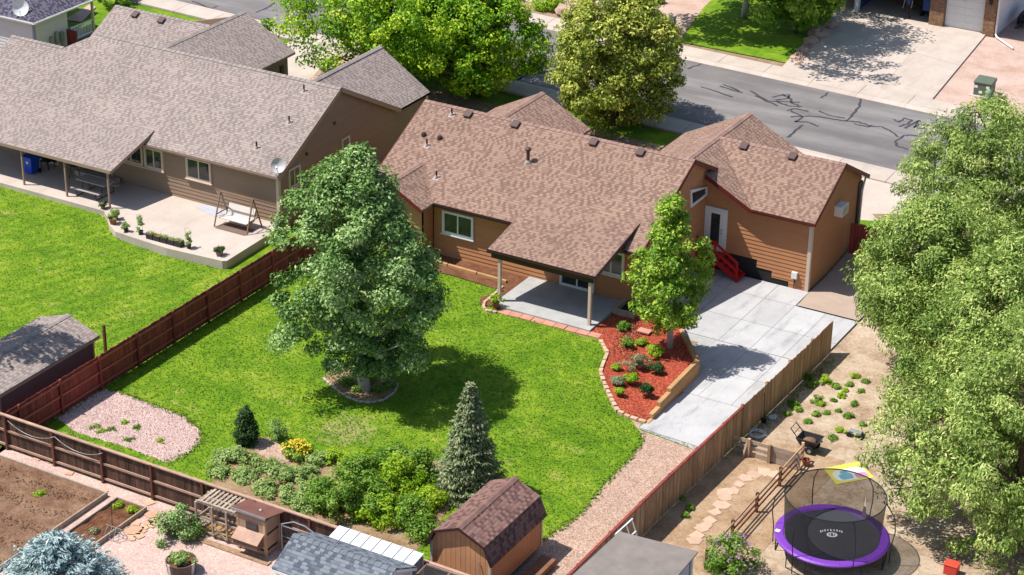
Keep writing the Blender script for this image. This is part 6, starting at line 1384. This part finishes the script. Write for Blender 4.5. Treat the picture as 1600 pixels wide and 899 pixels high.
# ------------------------------------------------------------------ things on the taupe house patio
def wheelie():
    b = Vector(P(50, 271, .22)); r = thing('wheelie_bin', 'blue wheeled recycling bin under the taupe house porch', 'bin', b); Mb = plain('plastic_blue', C(24, 78, 206, .75), .4, .06, 4)
    mb = MB(); v = []
    for s, z in ((.24, .08), (.33, .95)): v += [(b.x+x*s, b.y+y*s*1.1, b.z+z) for x, y in ((-1, -1), (1, -1), (1, 1), (-1, 1))]
    mb.add(v, [(0, 3, 2, 1), (4, 5, 6, 7), (0, 1, 5, 4), (1, 2, 6, 5), (2, 3, 7, 6), (3, 0, 4, 7)]); mb.build('body', Mb, r, bevel=.03)
    MB().box(b.x-.36, b.x+.36, b.y-.40, b.y+.42, b.z+.955, b.z+1.03).build('lid', Mb, r, bevel=.025)
    for dx in (-.26, .26): mb = MB(); mb.tube([(b.x+dx-.03, b.y+.3, b.z+.12), (b.x+dx+.03, b.y+.3, b.z+.12)], .12, 14); mb.build('wheel', M_rubber, r)
    mb = MB(); mb.tube([(b.x-.25, b.y+.46, b.z+.95), (b.x+.25, b.y+.46, b.z+.95)], .02, 6); mb.build('handle', Mb, r)
    MB().add([(b.x+.06+.07*math.cos(t*.7854), b.y-.355, b.z+.72+.07*math.sin(t*.7854)) for t in range(8)], [tuple(range(8))]).build('round_sticker', M_white, r)
wheelie()
def picnic():
    b = Vector(P(150, 303, .22)); r = thing('picnic_table', 'grey picnic table with benches under the porch roof', 'picnic table', b); Mp = plain('plastic_grey', C(190, 180, 176, .7), .6, .06, 4)
    for k in range(4): MB().box(b.x-.92, b.x+.92, b.y-.38+k*.19, b.y-.2+k*.19, b.z+.7, b.z+.745).build('top_plank', Mp, r)
    for dy in (-.72, .62): MB().box(b.x-.92, b.x+.92, b.y+dy-.13, b.y+dy+.13, b.z+.41, b.z+.45).build('bench', Mp, r)
    for dx in (-.62, .62): mb = MB(); mb.tube([b+Vector((dx, -.78, .40)), b+Vector((dx, -.7, .03)), b+Vector((dx, .62, .03)), b+Vector((dx, .7, .40))], .022, 6); mb.build('leg_frame', M_metal_dark, r); mb = MB(); mb.tube([b+Vector((dx, -.3, .03)), b+Vector((dx, -.2, .7))], .02, 6); mb.tube([b+Vector((dx, .3, .03)), b+Vector((dx, .2, .7))], .02, 6); mb.build('leg_frame', M_metal_dark, r)
picnic()
def swing():
    a = Vector(P(372, 354, .22)); r = thing('garden_swing', 'cream garden swing seat on a brown frame by the wall', 'swing seat', a); Mf = plain('swing_wood', C(150, 116, 92, .7), .7, .12, 4); Mc = plain('canvas_cream', C(226, 216, 206, .75), .8, .05, 4)
    for dx in (-.98, .98):
        for dy in (-.62, .62): mb = MB(); mb.beam(a+Vector((dx, dy, 0)), a+Vector((dx, 0, 1.65)), .05, .06); mb.build('leg', Mf, r)
        mb = MB(); mb.beam(a+Vector((dx, -.4, .58)), a+Vector((dx, .4, .58)), .04, .05); mb.build('brace', Mf, r)
        for dy in (-.2, .25): mb = MB(); mb.tube([a+Vector((dx*.86, dy, .55)), a+Vector((dx*.9, 0, 1.6))], .01, 5); mb.build('chain', M_metal_grey, r)
    mb = MB(); mb.beam(a+Vector((-1.0, 0, 1.63)), a+Vector((1.0, 0, 1.63)), .06, .07); mb.build('top_beam', Mf, r)
    mb = MB(); mb.add([a+Vector((x, y, z)) for x in (-.8, .8) for y, z in ((-.38, .44), (.2, .40), (.42, .95), (.44, .93), (.22, .36), (-.38, .40))], [(0, 1, 7, 6), (1, 2, 8, 7), (2, 3, 9, 8), (3, 4, 10, 9), (4, 5, 11, 10), (5, 0, 6, 11), (0, 5, 4, 3, 2, 1), (6, 7, 8, 9, 10, 11)]); mb.build('seat', Mc, r)
    for x in (-.83, .83): mb = MB(); mb.tube([a+Vector((x, -.4, .42)), a+Vector((x, .2, .38)), a+Vector((x, .45, .97))], .022, 6); mb.build('seat_frame', M_metal_dark, r)
    sw_ = MB().box(a.x-.85, a.x+.95, a.y-.75, a.y+.1, .222, .235).build('floor_mat', plain('mat_brown', C(128, 108, 96, .7), .9, .1, 6)); tag(sw_, 'brown doormat on the patio below the swing seat', 'mat')
swing()
pots = ((177, 350, .2, .3, 1), (180, 343, .17, .25, 1), (197, 362, .12, .16, 2), (220, 366, .13, .18, 3), (295, 388, .13, .18, 3), (343, 399, .2, .26, 0), (161, 326, .13, .18, 0))
plab = ('round pot of leafy plants at the patio curve', 'plant pot behind the one at the patio curve', 'small potted plant between the curve and the wire hoop pot', 'tall leafy pot with wire hoop left of the trough row', 'flowering pot with wire hoop right of the trough row', 'grey pot at the raised patio corner', 'rust pot at the foot of the porch post')
for i, (px, py, rr, hh, kind) in enumerate(pots):
    b = Vector(P(px, py, .22)); r = thing('potted_plant', plab[i], 'potted plant', b, 'pots on the taupe house patio')
    MB().lathe(b, [(rr*.7, 0), (rr, hh*.9), (rr*1.08, hh*.92), (rr*1.08, hh), (rr*.9, hh), (rr*.85, hh*.85), (.01, hh*.83)], 14).build('pot', (M_potgrey, M_terra, M_plastic_black, M_plastic_black)[kind] if i != 6 else M_terra, r)
    h2 = (.2, .3, .35, .75)[kind]; cl = crown_clusters(prof_pts((0, rr), (.5, rr*1.3), (1, rr*.5)), hh, hh+h2, 14, seed=20+i); pos, nr = leaves_on(cl, .1, 34, (0, 0, hh)); leaf_object('foliage', pos, nr, np.full(len(pos), .085), L_pale if kind != 0 else L_dark, r, rng.random(len(pos)), .5)
    if kind == 3: mb = MB(); mb.tube([b+Vector((-.14, 0, hh)), b+Vector((-.17, 0, 1.0)), b+Vector((0, .02, 1.06)), b+Vector((.17, 0, 1.0)), b+Vector((.14, 0, hh))], .008, 5); mb.build('wire_hoop', M_metal_grey, r)
A, B = Vector(P(231, 371, .22)), Vector(P(286, 386, .22))
for i in range(5):
    p, q_ = A.lerp(B, i/5+.01), A.lerp(B, (i+1)/5-.01); d = (q_-p).normalized(); n_ = Vector((-d.y, d.x, 0)); r = thing('plant_trough', ['black plant trough nearest the wire hoop pot on the left', 'second black plant trough of the row', 'middle black plant trough of the row', 'fourth black plant trough of the row', 'black plant trough nearest the flowering pot'][i], 'plant trough', (p+q_)/2, 'plant troughs on the patio')
    quad = [p-n_*.17, q_-n_*.17, q_+n_*.17, p+n_*.17]; MB().prism([(v.x, v.y) for v in quad], .22, .46).build('trough', M_plastic_black, r); quad = [p-n_*.13+d*.03, q_-n_*.13-d*.03, q_+n_*.13-d*.03, p+n_*.13+d*.03]; MB().prism([(v.x, v.y) for v in quad], .462, .47).build('soil', M_bed, r)
    pos = np.array([list((p+(q_-p)*rnd.random()+n_*rnd.uniform(-.13, .13)+Vector((0, 0, .25+rnd.uniform(.02, .1))))-wloc(r)) for _ in range((60, 25, 90, 40, 110)[i])]); nr = np.tile([0, 0, 1.0], (len(pos), 1))+rng.normal(0, .6, pos.shape); pos[:, 2] -= .0
    leaf_object('foliage', pos, nr, np.full(len(pos), .09), L_pale, r, rng.random(len(pos)), .5)
# dim porch clutter
b = Vector(P(118, 276, .22)); r = thing('charcoal_grill', 'dark grill standing against the wall under the porch', 'grill', b); mb = MB(); mb.ball(b+Vector((0, 0, .8)), .32, 14, 8, .8); mb.build('bowl', M_metal_dark, r, smooth=True)
for a in (0, 2.1, 4.2): mb = MB(); mb.tube([b+Vector((.18*math.cos(a), .18*math.sin(a), .65)), b+Vector((.32*math.cos(a), .32*math.sin(a), 0))], .018, 6); mb.build('leg', M_metal_dark, r)
b = Vector(P(75, 262, .22)); r = thing('patio_chair', 'dark patio chair in the deep shade of the porch', 'chair', b); MB().box(b.x-.27, b.x+.27, b.y-.27, b.y+.27, b.z+.4, b.z+.45).build('seat', M_metal_dark, r); MB().box(b.x-.27, b.x+.27, b.y+.25, b.y+.29, b.z+.452, b.z+.95).build('backrest', M_metal_dark, r)
for dx in (-.24, .24):
    for dy in (-.24, .24): MB().box(b.x+dx-.02, b.x+dx+.02, b.y+dy-.02, b.y+dy+.02, b.z, b.z+.4).build('leg', M_metal_dark, r)
bx_ = Vector(P(165, 279, .22)); MB().box(bx_.x-1.6, bx_.x+1.0, 1.0, 1.5, .222, .5).build('storage_bench', plain('bench_pale', C(196, 180, 170, .7), .7, .06, 3), bevel=.03); tag(bpy.data.objects['storage_bench'], 'pale long storage bench against the taupe wall', 'bench')

# ------------------------------------------------------------------ across the street
def far_house():
    yf = 48.0; r = thing('house', 'brick-fronted house with garages across the street', 'house', (-1, 50, 0)); zt = 2.9
    Mb = plain('brick_mortar', C(150, 120, 100, .62), .9, .2, 3)
    Mbr = plain('brick_tan', C(166, 126, 98, .62), .9, .25, 5, .3, 30, c2=C(196, 156, 124, .62), rand=.22)
    for x0, x1 in ((-1.5, -.55), (1.98, 2.72)):
        w = MB().box(x0+.02, x1-.02, yf+.02, yf+.58, 0, zt).build('brick_pillar', Mb, r); src = None
        for row in range(30):                                  # bricks: courses of 0.095, half-bond
            z = .01+row*.095
            if z > 2.8: break
            off = .11*(row % 2); x = x0-off
            while x < x1-.03:
                a, b_ = max(x0, x), min(x1, x+.215)
                if b_-a > .05: MB().box(a, b_-.012, yf-.005, yf+.1, z, z+.082).build('brick', Mbr, w)
                x += .225
            y = yf+.105-off*.0
            if x1 > 2: 
                while y < yf+.55: MB().box(x1-.09, x1+.005, y, min(yf+.58, y+.2), z, z+.082).build('brick', Mbr, w); y += .213
    gd = MB().box(-.55, 1.98, yf+.3, yf+.34, .12, zt-.3).build('garage_door', M_white, r)
    for row in range(5):
        for c_ in range(4): MB().box(-.5+c_*.62, -.5+c_*.62+.56, yf+.286, yf+.299, .18+row*.46, .18+row*.46+.4).build('door_panel', M_white, gd)
    wall(r, 'y', yf+.35, -1, [(-.55, 2.55), (1.98, 2.55), (1.98, zt), (-.55, zt)], M_lilac, boards=False); wall(r, 'y', yf+.35, -1, [(-6.2, 2.5), (-1.5, 2.5), (-1.5, zt), (-6.2, zt)], M_lilac, boards=False)
    MB().box(-6.45, -6.2, yf-.1, yf+.3, 0, zt).build('corner_trim', M_white, r)
    wall(r, 'x', 2.7, 1, [(yf+.5, 0), (yf+11, 0), (yf+11, zt), (yf+.5, zt)], M_lilac)
    wall(r, 'x', -6.3, 1, [(yf+.3, 0), (yf+7, 0), (yf+7, zt), (yf+.3, zt)], plain('garage_blue', C(60, 84, 128, .7), .7, .1, 3), boards=False); wall(r, 'y', yf+7, -1, [(-6.3, 0), (-.6, 0), (-.6, zt), (-6.3, zt)], M_shedgrey, boards=False); wall(r, 'x', -.6, -1, [(yf+.6, 0), (yf+7, 0), (yf+7, zt), (yf+.6, zt)], M_shedgrey, boards=False)
    wall(r, 'x', -12, -1, [(yf+2, 0), (yf+11, 0), (yf+11, zt), (yf+2, zt)], M_lilac, boards=False); wall(r, 'y', yf+2.5, -1, [(-12, 0), (-6.3, 0), (-6.3, zt), (-12, zt)], M_lilac)
    MB().box(-6.3, -.6, yf+.2, yf+7, -.02, .11).build('garage_floor', M_conc_side, r)
    roof_plane('roof', [(-12.5, yf-.5, zt), (3.2, yf-.5, zt), (3.2, yf+5.5, zt+3), (-12.5, yf+5.5, zt+3)], M_roof_dark, r); roof_plane('roof', [(-12.5, yf+11.5, zt), (3.2, yf+11.5, zt), (3.2, yf+5.5, zt+2.999), (-12.5, yf+5.5, zt+2.999)], M_roof_dark, r)
    mb = MB(); mb.tube([(2.82, yf+.1, 2.8), (2.82, yf+.1, .25), (2.95, yf-.1, .14), (4.5, yf-1.6, .12)], .06, 6); mb.build('downspout', M_white, r)
    l = thing('wall_lantern', 'small dark lantern on the right brick pillar', 'lantern', (2.35, yf-.1, 2.2)); MB().box(2.28, 2.42, yf-.17, yf-.01, 2.12, 2.42).build('lamp_body', M_metal_dark, l); mb = MB(); mb.lathe((2.35, yf-.09, 2.42), [(.12, 0), (.02, .1)], 6); mb.build('cap', M_metal_dark, l)
far_house()
def person():
    b = Vector(P(1415, 31, .12)); b = Vector((b.x, b.y+.25, .12)); r = thing('person', 'person in blue shirt and dark trousers walking in the open garage', 'person', b)
    vs, es, rs = [], [], []
    def chain(pts, parent=None):
        k0 = parent
        for (x, y, z, q) in pts:
            vs.append((x, y, z)); rs.append(q)
            if k0 is not None: es.append((k0, len(vs)-1))
            k0 = len(vs)-1
        return k0
    hip = chain([(0, 0, .95, .14)]); chest = chain([(0, 0, 1.12, .13), (0, -.02, 1.32, .155), (0, -.02, 1.45, .12)], hip); neck = chain([(0, -.03, 1.54, .055), (0, -.05, 1.62, .085), (0, -.05, 1.70, .10), (0, -.045, 1.77, .07)], chest)
    for s, fy in ((-1, -.18), (1, .16)): chain([(s*.09, fy*.2, .88, .10), (s*.1, fy*.75-.03, .5, .075), (s*.1, fy, .1, .048), (s*.1, fy-.02, .04, .05), (s*.1, fy-.17, .03, .04)], hip)
    for s, fy in ((-1, -.12), (1, .1)):
        h = chain([(s*.19, -.01, 1.42, .06), (s*.24, fy*.2, 1.15, .045), (s*.23, fy-.1, .93, .034), (s*.225, fy-.14, .86, .035)], chest-0)
        for d in (-.03, -.01, .01, .03): chain([(s*.225+d*.4, fy-.15+d, .80, .011), (s*.22+d*.4, fy-.16+d, .75, .009)], h)
        chain([(s*.19, fy-.18, .83, .011), (s*.185, fy-.2, .79, .009)], h)
    me = bpy.data.meshes.new('body'); me.from_pydata(vs, es, []); o = link(bpy.data.objects.new('body', me)); o.parent = r
    o.modifiers.new('skin', 'SKIN'); sk = me.skin_vertices[0].data
    for i, q in enumerate(rs): sk[i].radius = (q, q*.85)
    sk[0].use_root = True; o.modifiers.new('sub', 'SUBSURF').levels = 1; o.modifiers['sub'].render_levels = 2
    t = NT('person_clothes'); sx = t.node('ShaderNodeSeparateXYZ'); tc = t.node('ShaderNodeTexCoord'); t.link(tc.outputs['Object'], sx.inputs[0])
    col = t.ramp(t.math('DIVIDE', sx.outputs[2], 2.0), [(0, C(30, 26, 24, .7)), (.04, C(34, 36, 44, .7)), (.5, C(54, 84, 150, .7)), (.765, C(206, 158, 132, .7))], 'CONSTANT')
    ax_ = t.math('GREATER_THAN', t.math('ABSOLUTE', sx.outputs[0]), .2); lo = t.math('LESS_THAN', sx.outputs[2], 1.2); col = t.mix(t.math('MULTIPLY', ax_, lo), col, C(206, 158, 132, .7)); t.link(col, t.b.inputs['Base Color']); t.b.inputs['Roughness'].default_value = .8; me.materials.append(t.m)
    mb = MB(); mb.ball((b.x, b.y-.03, b.z+1.76), .108, 12, 7, .8); mb.build('hair', M_bark, r, smooth=True)
person()
# something blue with a white wheel inside the garage
b = Vector((-1.9, 49.6, .11)); r = thing('parked_trailer', 'blue small trailer with white wheel inside the open garage', 'trailer', b); MB().box(-2.4, -1.2, 49.2, 51.6, .5, 1.3).build('body', plain('paint_blue', C(40, 84, 160, .75), .4, .06, 4), r, bevel=.06)
for yy in (49.5, 51.2): mb = MB(); mb.tube([(-2.55, yy, .42), (-2.38, yy, .42)], .33, 18); w = mb.build('wheel', M_rubber, r); mb = MB(); mb.tube([(-2.56, yy, .42), (-2.40, yy, .42)], .18, 14); mb.build('rim', M_white, w)
b = G(1594, 48); r = thing('utility_trailer', 'dark utility trailer with white wheel rim beside the white wall', 'trailer', b); MB().box(b.x-.2, b.x+1.6, b.y+.2, b.y+2.8, .45, .62).build('deck', M_metal_dark, r)
for dx in (-.2, 1.6): MB().box(b.x+dx-.03, b.x+dx+.03, b.y+.2, b.y+2.8, .622, 1.0).build('side_rail', M_metal_dark, r)
for dx in (-.28, 1.72): mb = MB(); mb.tube([(b.x+dx-.1, b.y+.7, .38), (b.x+dx+.1, b.y+.7, .38)], .38, 20); w = mb.build('wheel', M_rubber, r); mb = MB(); mb.tube([(b.x+dx-.11, b.y+.7, .38), (b.x+dx+.11, b.y+.7, .38)], .22, 16); mb.build('rim', M_white, w)
MB().box(b.x-.1, b.x+.1, b.y-1.0, b.y+.2, .4, .5).build('drawbar', M_metal_dark, r)
# utility boxes on the bare lot
b = G(1534, 151); Mg = plain('paint_green', C(104, 116, 96, .7), .55, .08, 4); r = thing('transformer_box', 'green electrical transformer box on the bare lot', 'utility box', b)
MB().box(b.x-.5, b.x+.5, b.y-.1, b.y+.8, .05, .78).build('cabinet', Mg, r, bevel=.02); mb = MB(); mb.prism([(b.x-.54, b.y-.14), (b.x+.54, b.y-.14), (b.x+.54, b.y+.84), (b.x-.54, b.y+.84)], .782, lambda p: .88 if p[1] < b.y else .98); mb.build('lid', Mg, r, bevel=.02)
for dx, z in ((-.4, .5), (.3, .55), (-.1, .2)): MB().box(b.x+dx-.08, b.x+dx+.12, b.y-.108, b.y-.1, z, z+.15).build('sticker', M_white, r)
MB().box(b.x-.7, b.x+.7, b.y-.3, b.y+1.0, 0, .06).build('pad', M_conc_warm, r)
b = G(1542, 167); r = thing('cable_pedestal', 'pale green ribbed utility pedestal in front of the green box', 'pedestal', b); Mpg = plain('plastic_mint', C(160, 196, 160, .7), .5, .06, 4)
for k in range(7): MB().lathe((b.x, b.y, .1+k*.12), [(.15, 0), (.17, .02), (.17, .09), (.15, .11)], 14).build('rib', Mpg, r)
MB().lathe((b.x, b.y, .0), [(.15, 0), (.15, .1)], 14).build('base', Mpg, r); MB().lathe((b.x, b.y, .95), [(.15, 0), (.12, .06), (.02, .08)], 14).build('cap', Mpg, r)
b = G(1562, 171); r = thing('tree_stump', 'pale cut tree stump beside the ribbed pedestal', 'stump', b); MB().lathe(b, [(.3, 0), (.22, .2), (.2, .62), (.02, .63)], 11).build('trunk', M_wood_grey, r); mb = MB(); mb.tube([b+Vector((0, 0, .5)), b+Vector((-.5, .35, .75))], [.13, .1], 9); mb.build('limb', M_wood_grey, r)
b = G(1050, 46); r = thing('meter_post', 'small grey utility pedestal on the gravel across the street', 'pedestal', b); MB().box(b.x-.19, b.x+.19, b.y-.12, b.y+.12, 0, .85).build('cabinet', M_metal_grey, r, bevel=.02); MB().box(b.x-.21, b.x+.21, b.y-.14, b.y+.14, .852, .92).build('lid', M_lead, r, bevel=.015)

# ------------------------------------------------------------------ pale house at the top left
H3 = thing('house', 'pale lilac house with dark roof at the top left corner', 'house', (-48, 16, 0)); cxr, cyf = -44.0, 13.3
wall(H3, 'x', cxr, 1, [(cyf, -.3), (16.2, -.3), (16.2, 2.6), (cyf, 2.6)], M_lilac); wall(H3, 'y', cyf, -1, [(-60, -.3), (cxr, -.3), (cxr, 2.6), (-60, 2.6)], M_lilac); wall(H3, 'y', 16.2, 1, [(-60, -.3), (cxr, -.3), (cxr, 2.6), (-60, 2.6)], M_lilac, boards=False)
roof_plane('roof', [(cxr+.3, cyf-.3, 2.62), (cxr+.3, 19.2, 2.62), (-48.2, 19.2, 4.87), (-48.2, 17.5, 4.87)], M_roof_dark, H3); roof_plane('roof', [(-60, cyf-.3, 2.62), (cxr+.3, cyf-.3, 2.62), (-48.2, 17.5, 4.87), (-60, 17.5, 4.87)], M_roof_dark, H3); roof_plane('roof', [(-60, 17.5, 4.869), (-48.2, 17.5, 4.869), (-48.2, 21.7, 2.6), (-60, 21.7, 2.6)], M_roof_dark, H3)
gutter(H3, (cxr+.3, 19.2, 2.61), (cxr+.3, cyf-.3, 2.61), M_white); gutter(H3, (-60, cyf-.304, 2.61), (cxr+.3, cyf-.304, 2.61), M_white)
MB().box(cxr-.06, cxr+.07, cyf-.07, cyf+.07, -.3, 2.55).build('corner_trim', plain('trim_blue_grey', C(160, 160, 184, .7), .6, .06, 3), H3)
pr_ = thing('front_porch', 'white railed front porch on the pale house', 'porch', (-44.5, 17.2, 0)); MB().box(cxr-2.0, cxr+.2, 16.3, 18.6, 0, .4).build('deck', M_metal_dark, pr_); MB().box(cxr+.05, cxr+.18, 18.3, 18.43, .402, 2.5).build('post', M_cream, pr_)
for z in (.5, 1.25): MB().box(cxr+.08, cxr+.15, 16.3, 18.28, z, z+.07).build('rail', M_white, pr_)
for k in range(14): MB().box(cxr+.095, cxr+.135, 16.36+k*.138, 16.40+k*.138, .572, 1.248).build('baluster', M_white, pr_)
g3 = thing('side_gate', 'rust brown board gate beside the pale house', 'gate', (-43.6, 15.9, 0))
for k in range(5): MB().box(cxr+.1+k*.16, cxr+.25+k*.16, 15.95, 15.98, -.2, 1.35).build('board', M_wood_red, g3)
MB().box(cxr+.1, cxr+.9, 15.985, 16.02, 1.0, 1.1).build('rail', M_wood_red, g3)
for i, (y, h) in enumerate(((14.5, .9), (14.95, 1.2), (15.4, 1.0))):
    m_ = MB().box(cxr+.04, cxr+.2, y, y+.26, .7, .7+h*.6).build('electric_meter', M_metal_grey, bevel=.02); tag(m_, ['grey meter box on the pale wall, left of three', 'tall grey meter box on the pale wall, middle of three', 'grey meter box on the pale wall, nearest the rust gate'][i], 'meter box', 'meters on the pale house'); mb = MB(); mb.tube([(cxr+.1, y+.13, .7), (cxr+.1, y+.13, -.2)], .03, 6); mb.build('conduit', M_metal_grey, m_)
dish('white satellite dish on the dark roof at the top left', Vector((cxr-1.0, cyf+.15, 2.75)), (.5, -.7, .35), .48)
# tree outside the left edge whose branches shade the grey shed
b = Vector((-21.6, -19.6, 0)); tree('yard_tree', 'leafy tree at the far left whose shade falls on the grey shed', 'tree', b, 12.0, prof_pts((0, 1.5), (.3, 2.9), (.6, 2.6), (1, .4)), 5.5, 110, 50, .26, L_poplar, M_bark, .18, .5, 77, limbs=24, lump=.5)

# ------------------------------------------------------------------ loose stones, grass, mulch chips
def stone_tone(name, c1, c2, c3):
    t = NT(name); at = t.node('ShaderNodeAttribute', attribute_name='tone'); t.link(t.ramp(at.outputs['Fac'], [(0, c1), (.5, c2), (1, c3)]), t.b.inputs['Base Color']); t.b.inputs['Roughness'].default_value = .95; return t.m
MS_pink = stone_tone('stones_pink', C(190, 150, 142, .62), C(232, 200, 190, .62), C(246, 232, 226, .62)); MS_tan = stone_tone('stones_tan', C(166, 130, 112, .62), C(216, 182, 160, .62), C(242, 222, 206, .62)); MS_mul = stone_tone('chips_red', C(120, 44, 32, .6), C(192, 84, 58, .6), C(228, 130, 96, .6))
pebbles('gravel_stones', stone_poly, 6000, .025, .07, MS_pink, 'pink and white stones of the lawn corner patch', .012)
pebbles('gravel_stones', strip_poly, 12000, .02, .05, MS_tan, 'tan pink gravel stones along the tan fence', .012)
mp_ = [(x, y) for x, y in pl_poly]
o = pebbles('mulch_chips', mp_, 7000, .02, .06, MS_mul, 'red wood chips covering the planter bed', .03, cat='mulch')
for v in o.data.vertices: pass
def grass(name, poly, n, label, h0=.035, h1=.085, avoid=()):
    pts = np.array([p for p in sample(poly, n) if not any(inside(a, *p) for a in avoid)]); z = np.array([g(x, y) for x, y in pts]); n = len(pts); h = rng.uniform(h0, h1, n)
    pos = np.stack([pts[:, 0], pts[:, 1], z+h*.45], 1); d = rng.normal(0, .45, (n, 3)); d[:, 2] = 1; o = pos.mean(axis=0)
    ob = leaf_object(name, pos-o, rng.normal(size=(n, 3))*.35+np.array([-.2, -.1, 1.0]), h*1.3, L_grass, None, .5+rng.normal(0, .12, n)+.25*np.sin(pts[:, 0]*.9)*np.sin(pts[:, 1]*.7), .5, d); ob.location = o
    ob['kind'] = 'stuff'; tag(ob, label, 'grass')
tb_poly = GP((506, 590), (540, 619), (580, 629), (616, 613), (621, 600), (605, 580), (560, 572), (520, 576))
grass('grass', lawn_poly, 70000, 'short green lawn grass behind the orange-brown house', avoid=(stone_poly, strip_poly, bed_poly, tb_poly, pl_poly))
grass('grass', [(-38, -24), (FX_L-.2, -24), (FX_L-.2, 1), (-17.6, -3.4), (-24, -3.2), (-26.3, -1.8), (-38, -1.8)], 50000, 'mown green grass behind the taupe house')

def tufts(name, line, label, per=55, spread=.09):
    P0 = []
    for (x0, y0), (x1, y1) in zip(line[:-1], line[1:]):
        for _ in range(int(per*math.hypot(x1-x0, y1-y0))):
            t = rnd.random(); P0.append((x0+(x1-x0)*t+rnd.gauss(0, spread), y0+(y1-y0)*t+rnd.gauss(0, spread)))
    P0 = np.array(P0); n = len(P0); h = rng.uniform(.06, .16, n); z = np.array([g(x, y) for x, y in P0]); pos = np.stack([P0[:, 0], P0[:, 1], z+h*.4], 1); o = pos.mean(axis=0)
    d = rng.normal(0, .6, (n, 3)); d[:, 2] = 1; ob = leaf_object(name, pos-o, rng.normal(size=(n, 3))*.6+np.array([-.3, -.3, .8]), h*1.2, L_grass, None, rng.normal(.55, .22, n), .35, d); ob.location = o; ob['kind'] = 'stuff'; tag(ob, label, 'grass')
tufts('edge_grass', strip_poly[2:9], 'ragged grass edge along the tan gravel strip')
tufts('edge_grass', stone_poly[1:9], 'ragged grass edge round the pink stone patch')
tufts('edge_grass', [(FX_L+.1, -21), (FX_L+.1, 2)], 'uncut grass along the foot of the red fence', 30, .06)
tufts('edge_grass', [(FX_R+.2, -4), (FX_R+.35, 4)], 'dark weeds along the tan fence in the dirt yard', 40, .16)
pebbles('soil_clods', [(-17.4, -28), (-9.05, -28), (-9.05, -22.3), (-17.4, -22.3)], 2600, .02, .06, M_bed, 'clods of dug brown soil in the large garden bed', .11, cat='soil')
pebbles('dirt_stones', [(10, -20), (24, -20), (24, 6), (10, 6)], 3000, .015, .045, MS_tan, 'small loose stones scattered over the dirt yard', .0)
for i, (px, py) in enumerate(((150, 668), (160, 676), (176, 672), (195, 662), (214, 668), (250, 690), (200, 688))):
    shrub('weed', ['small weed in the pink stones, nearest the red fence', 'small weed in the pink stones, second from the red fence', 'small weed in the pink stones, third from the red fence', 'small weed in the middle of the pink stones', 'small weed right of the middle of the pink stones', 'small weed in the pink stones, farthest from the red fence', 'small weed in the pink stones by the brown fence'][i], G(px, py), .2, .12, L_lime if i % 2 else L_shrub, 8, 30, .07, .1, 'weeds in the pink stones', 800+i, cat='weed', stems=2)
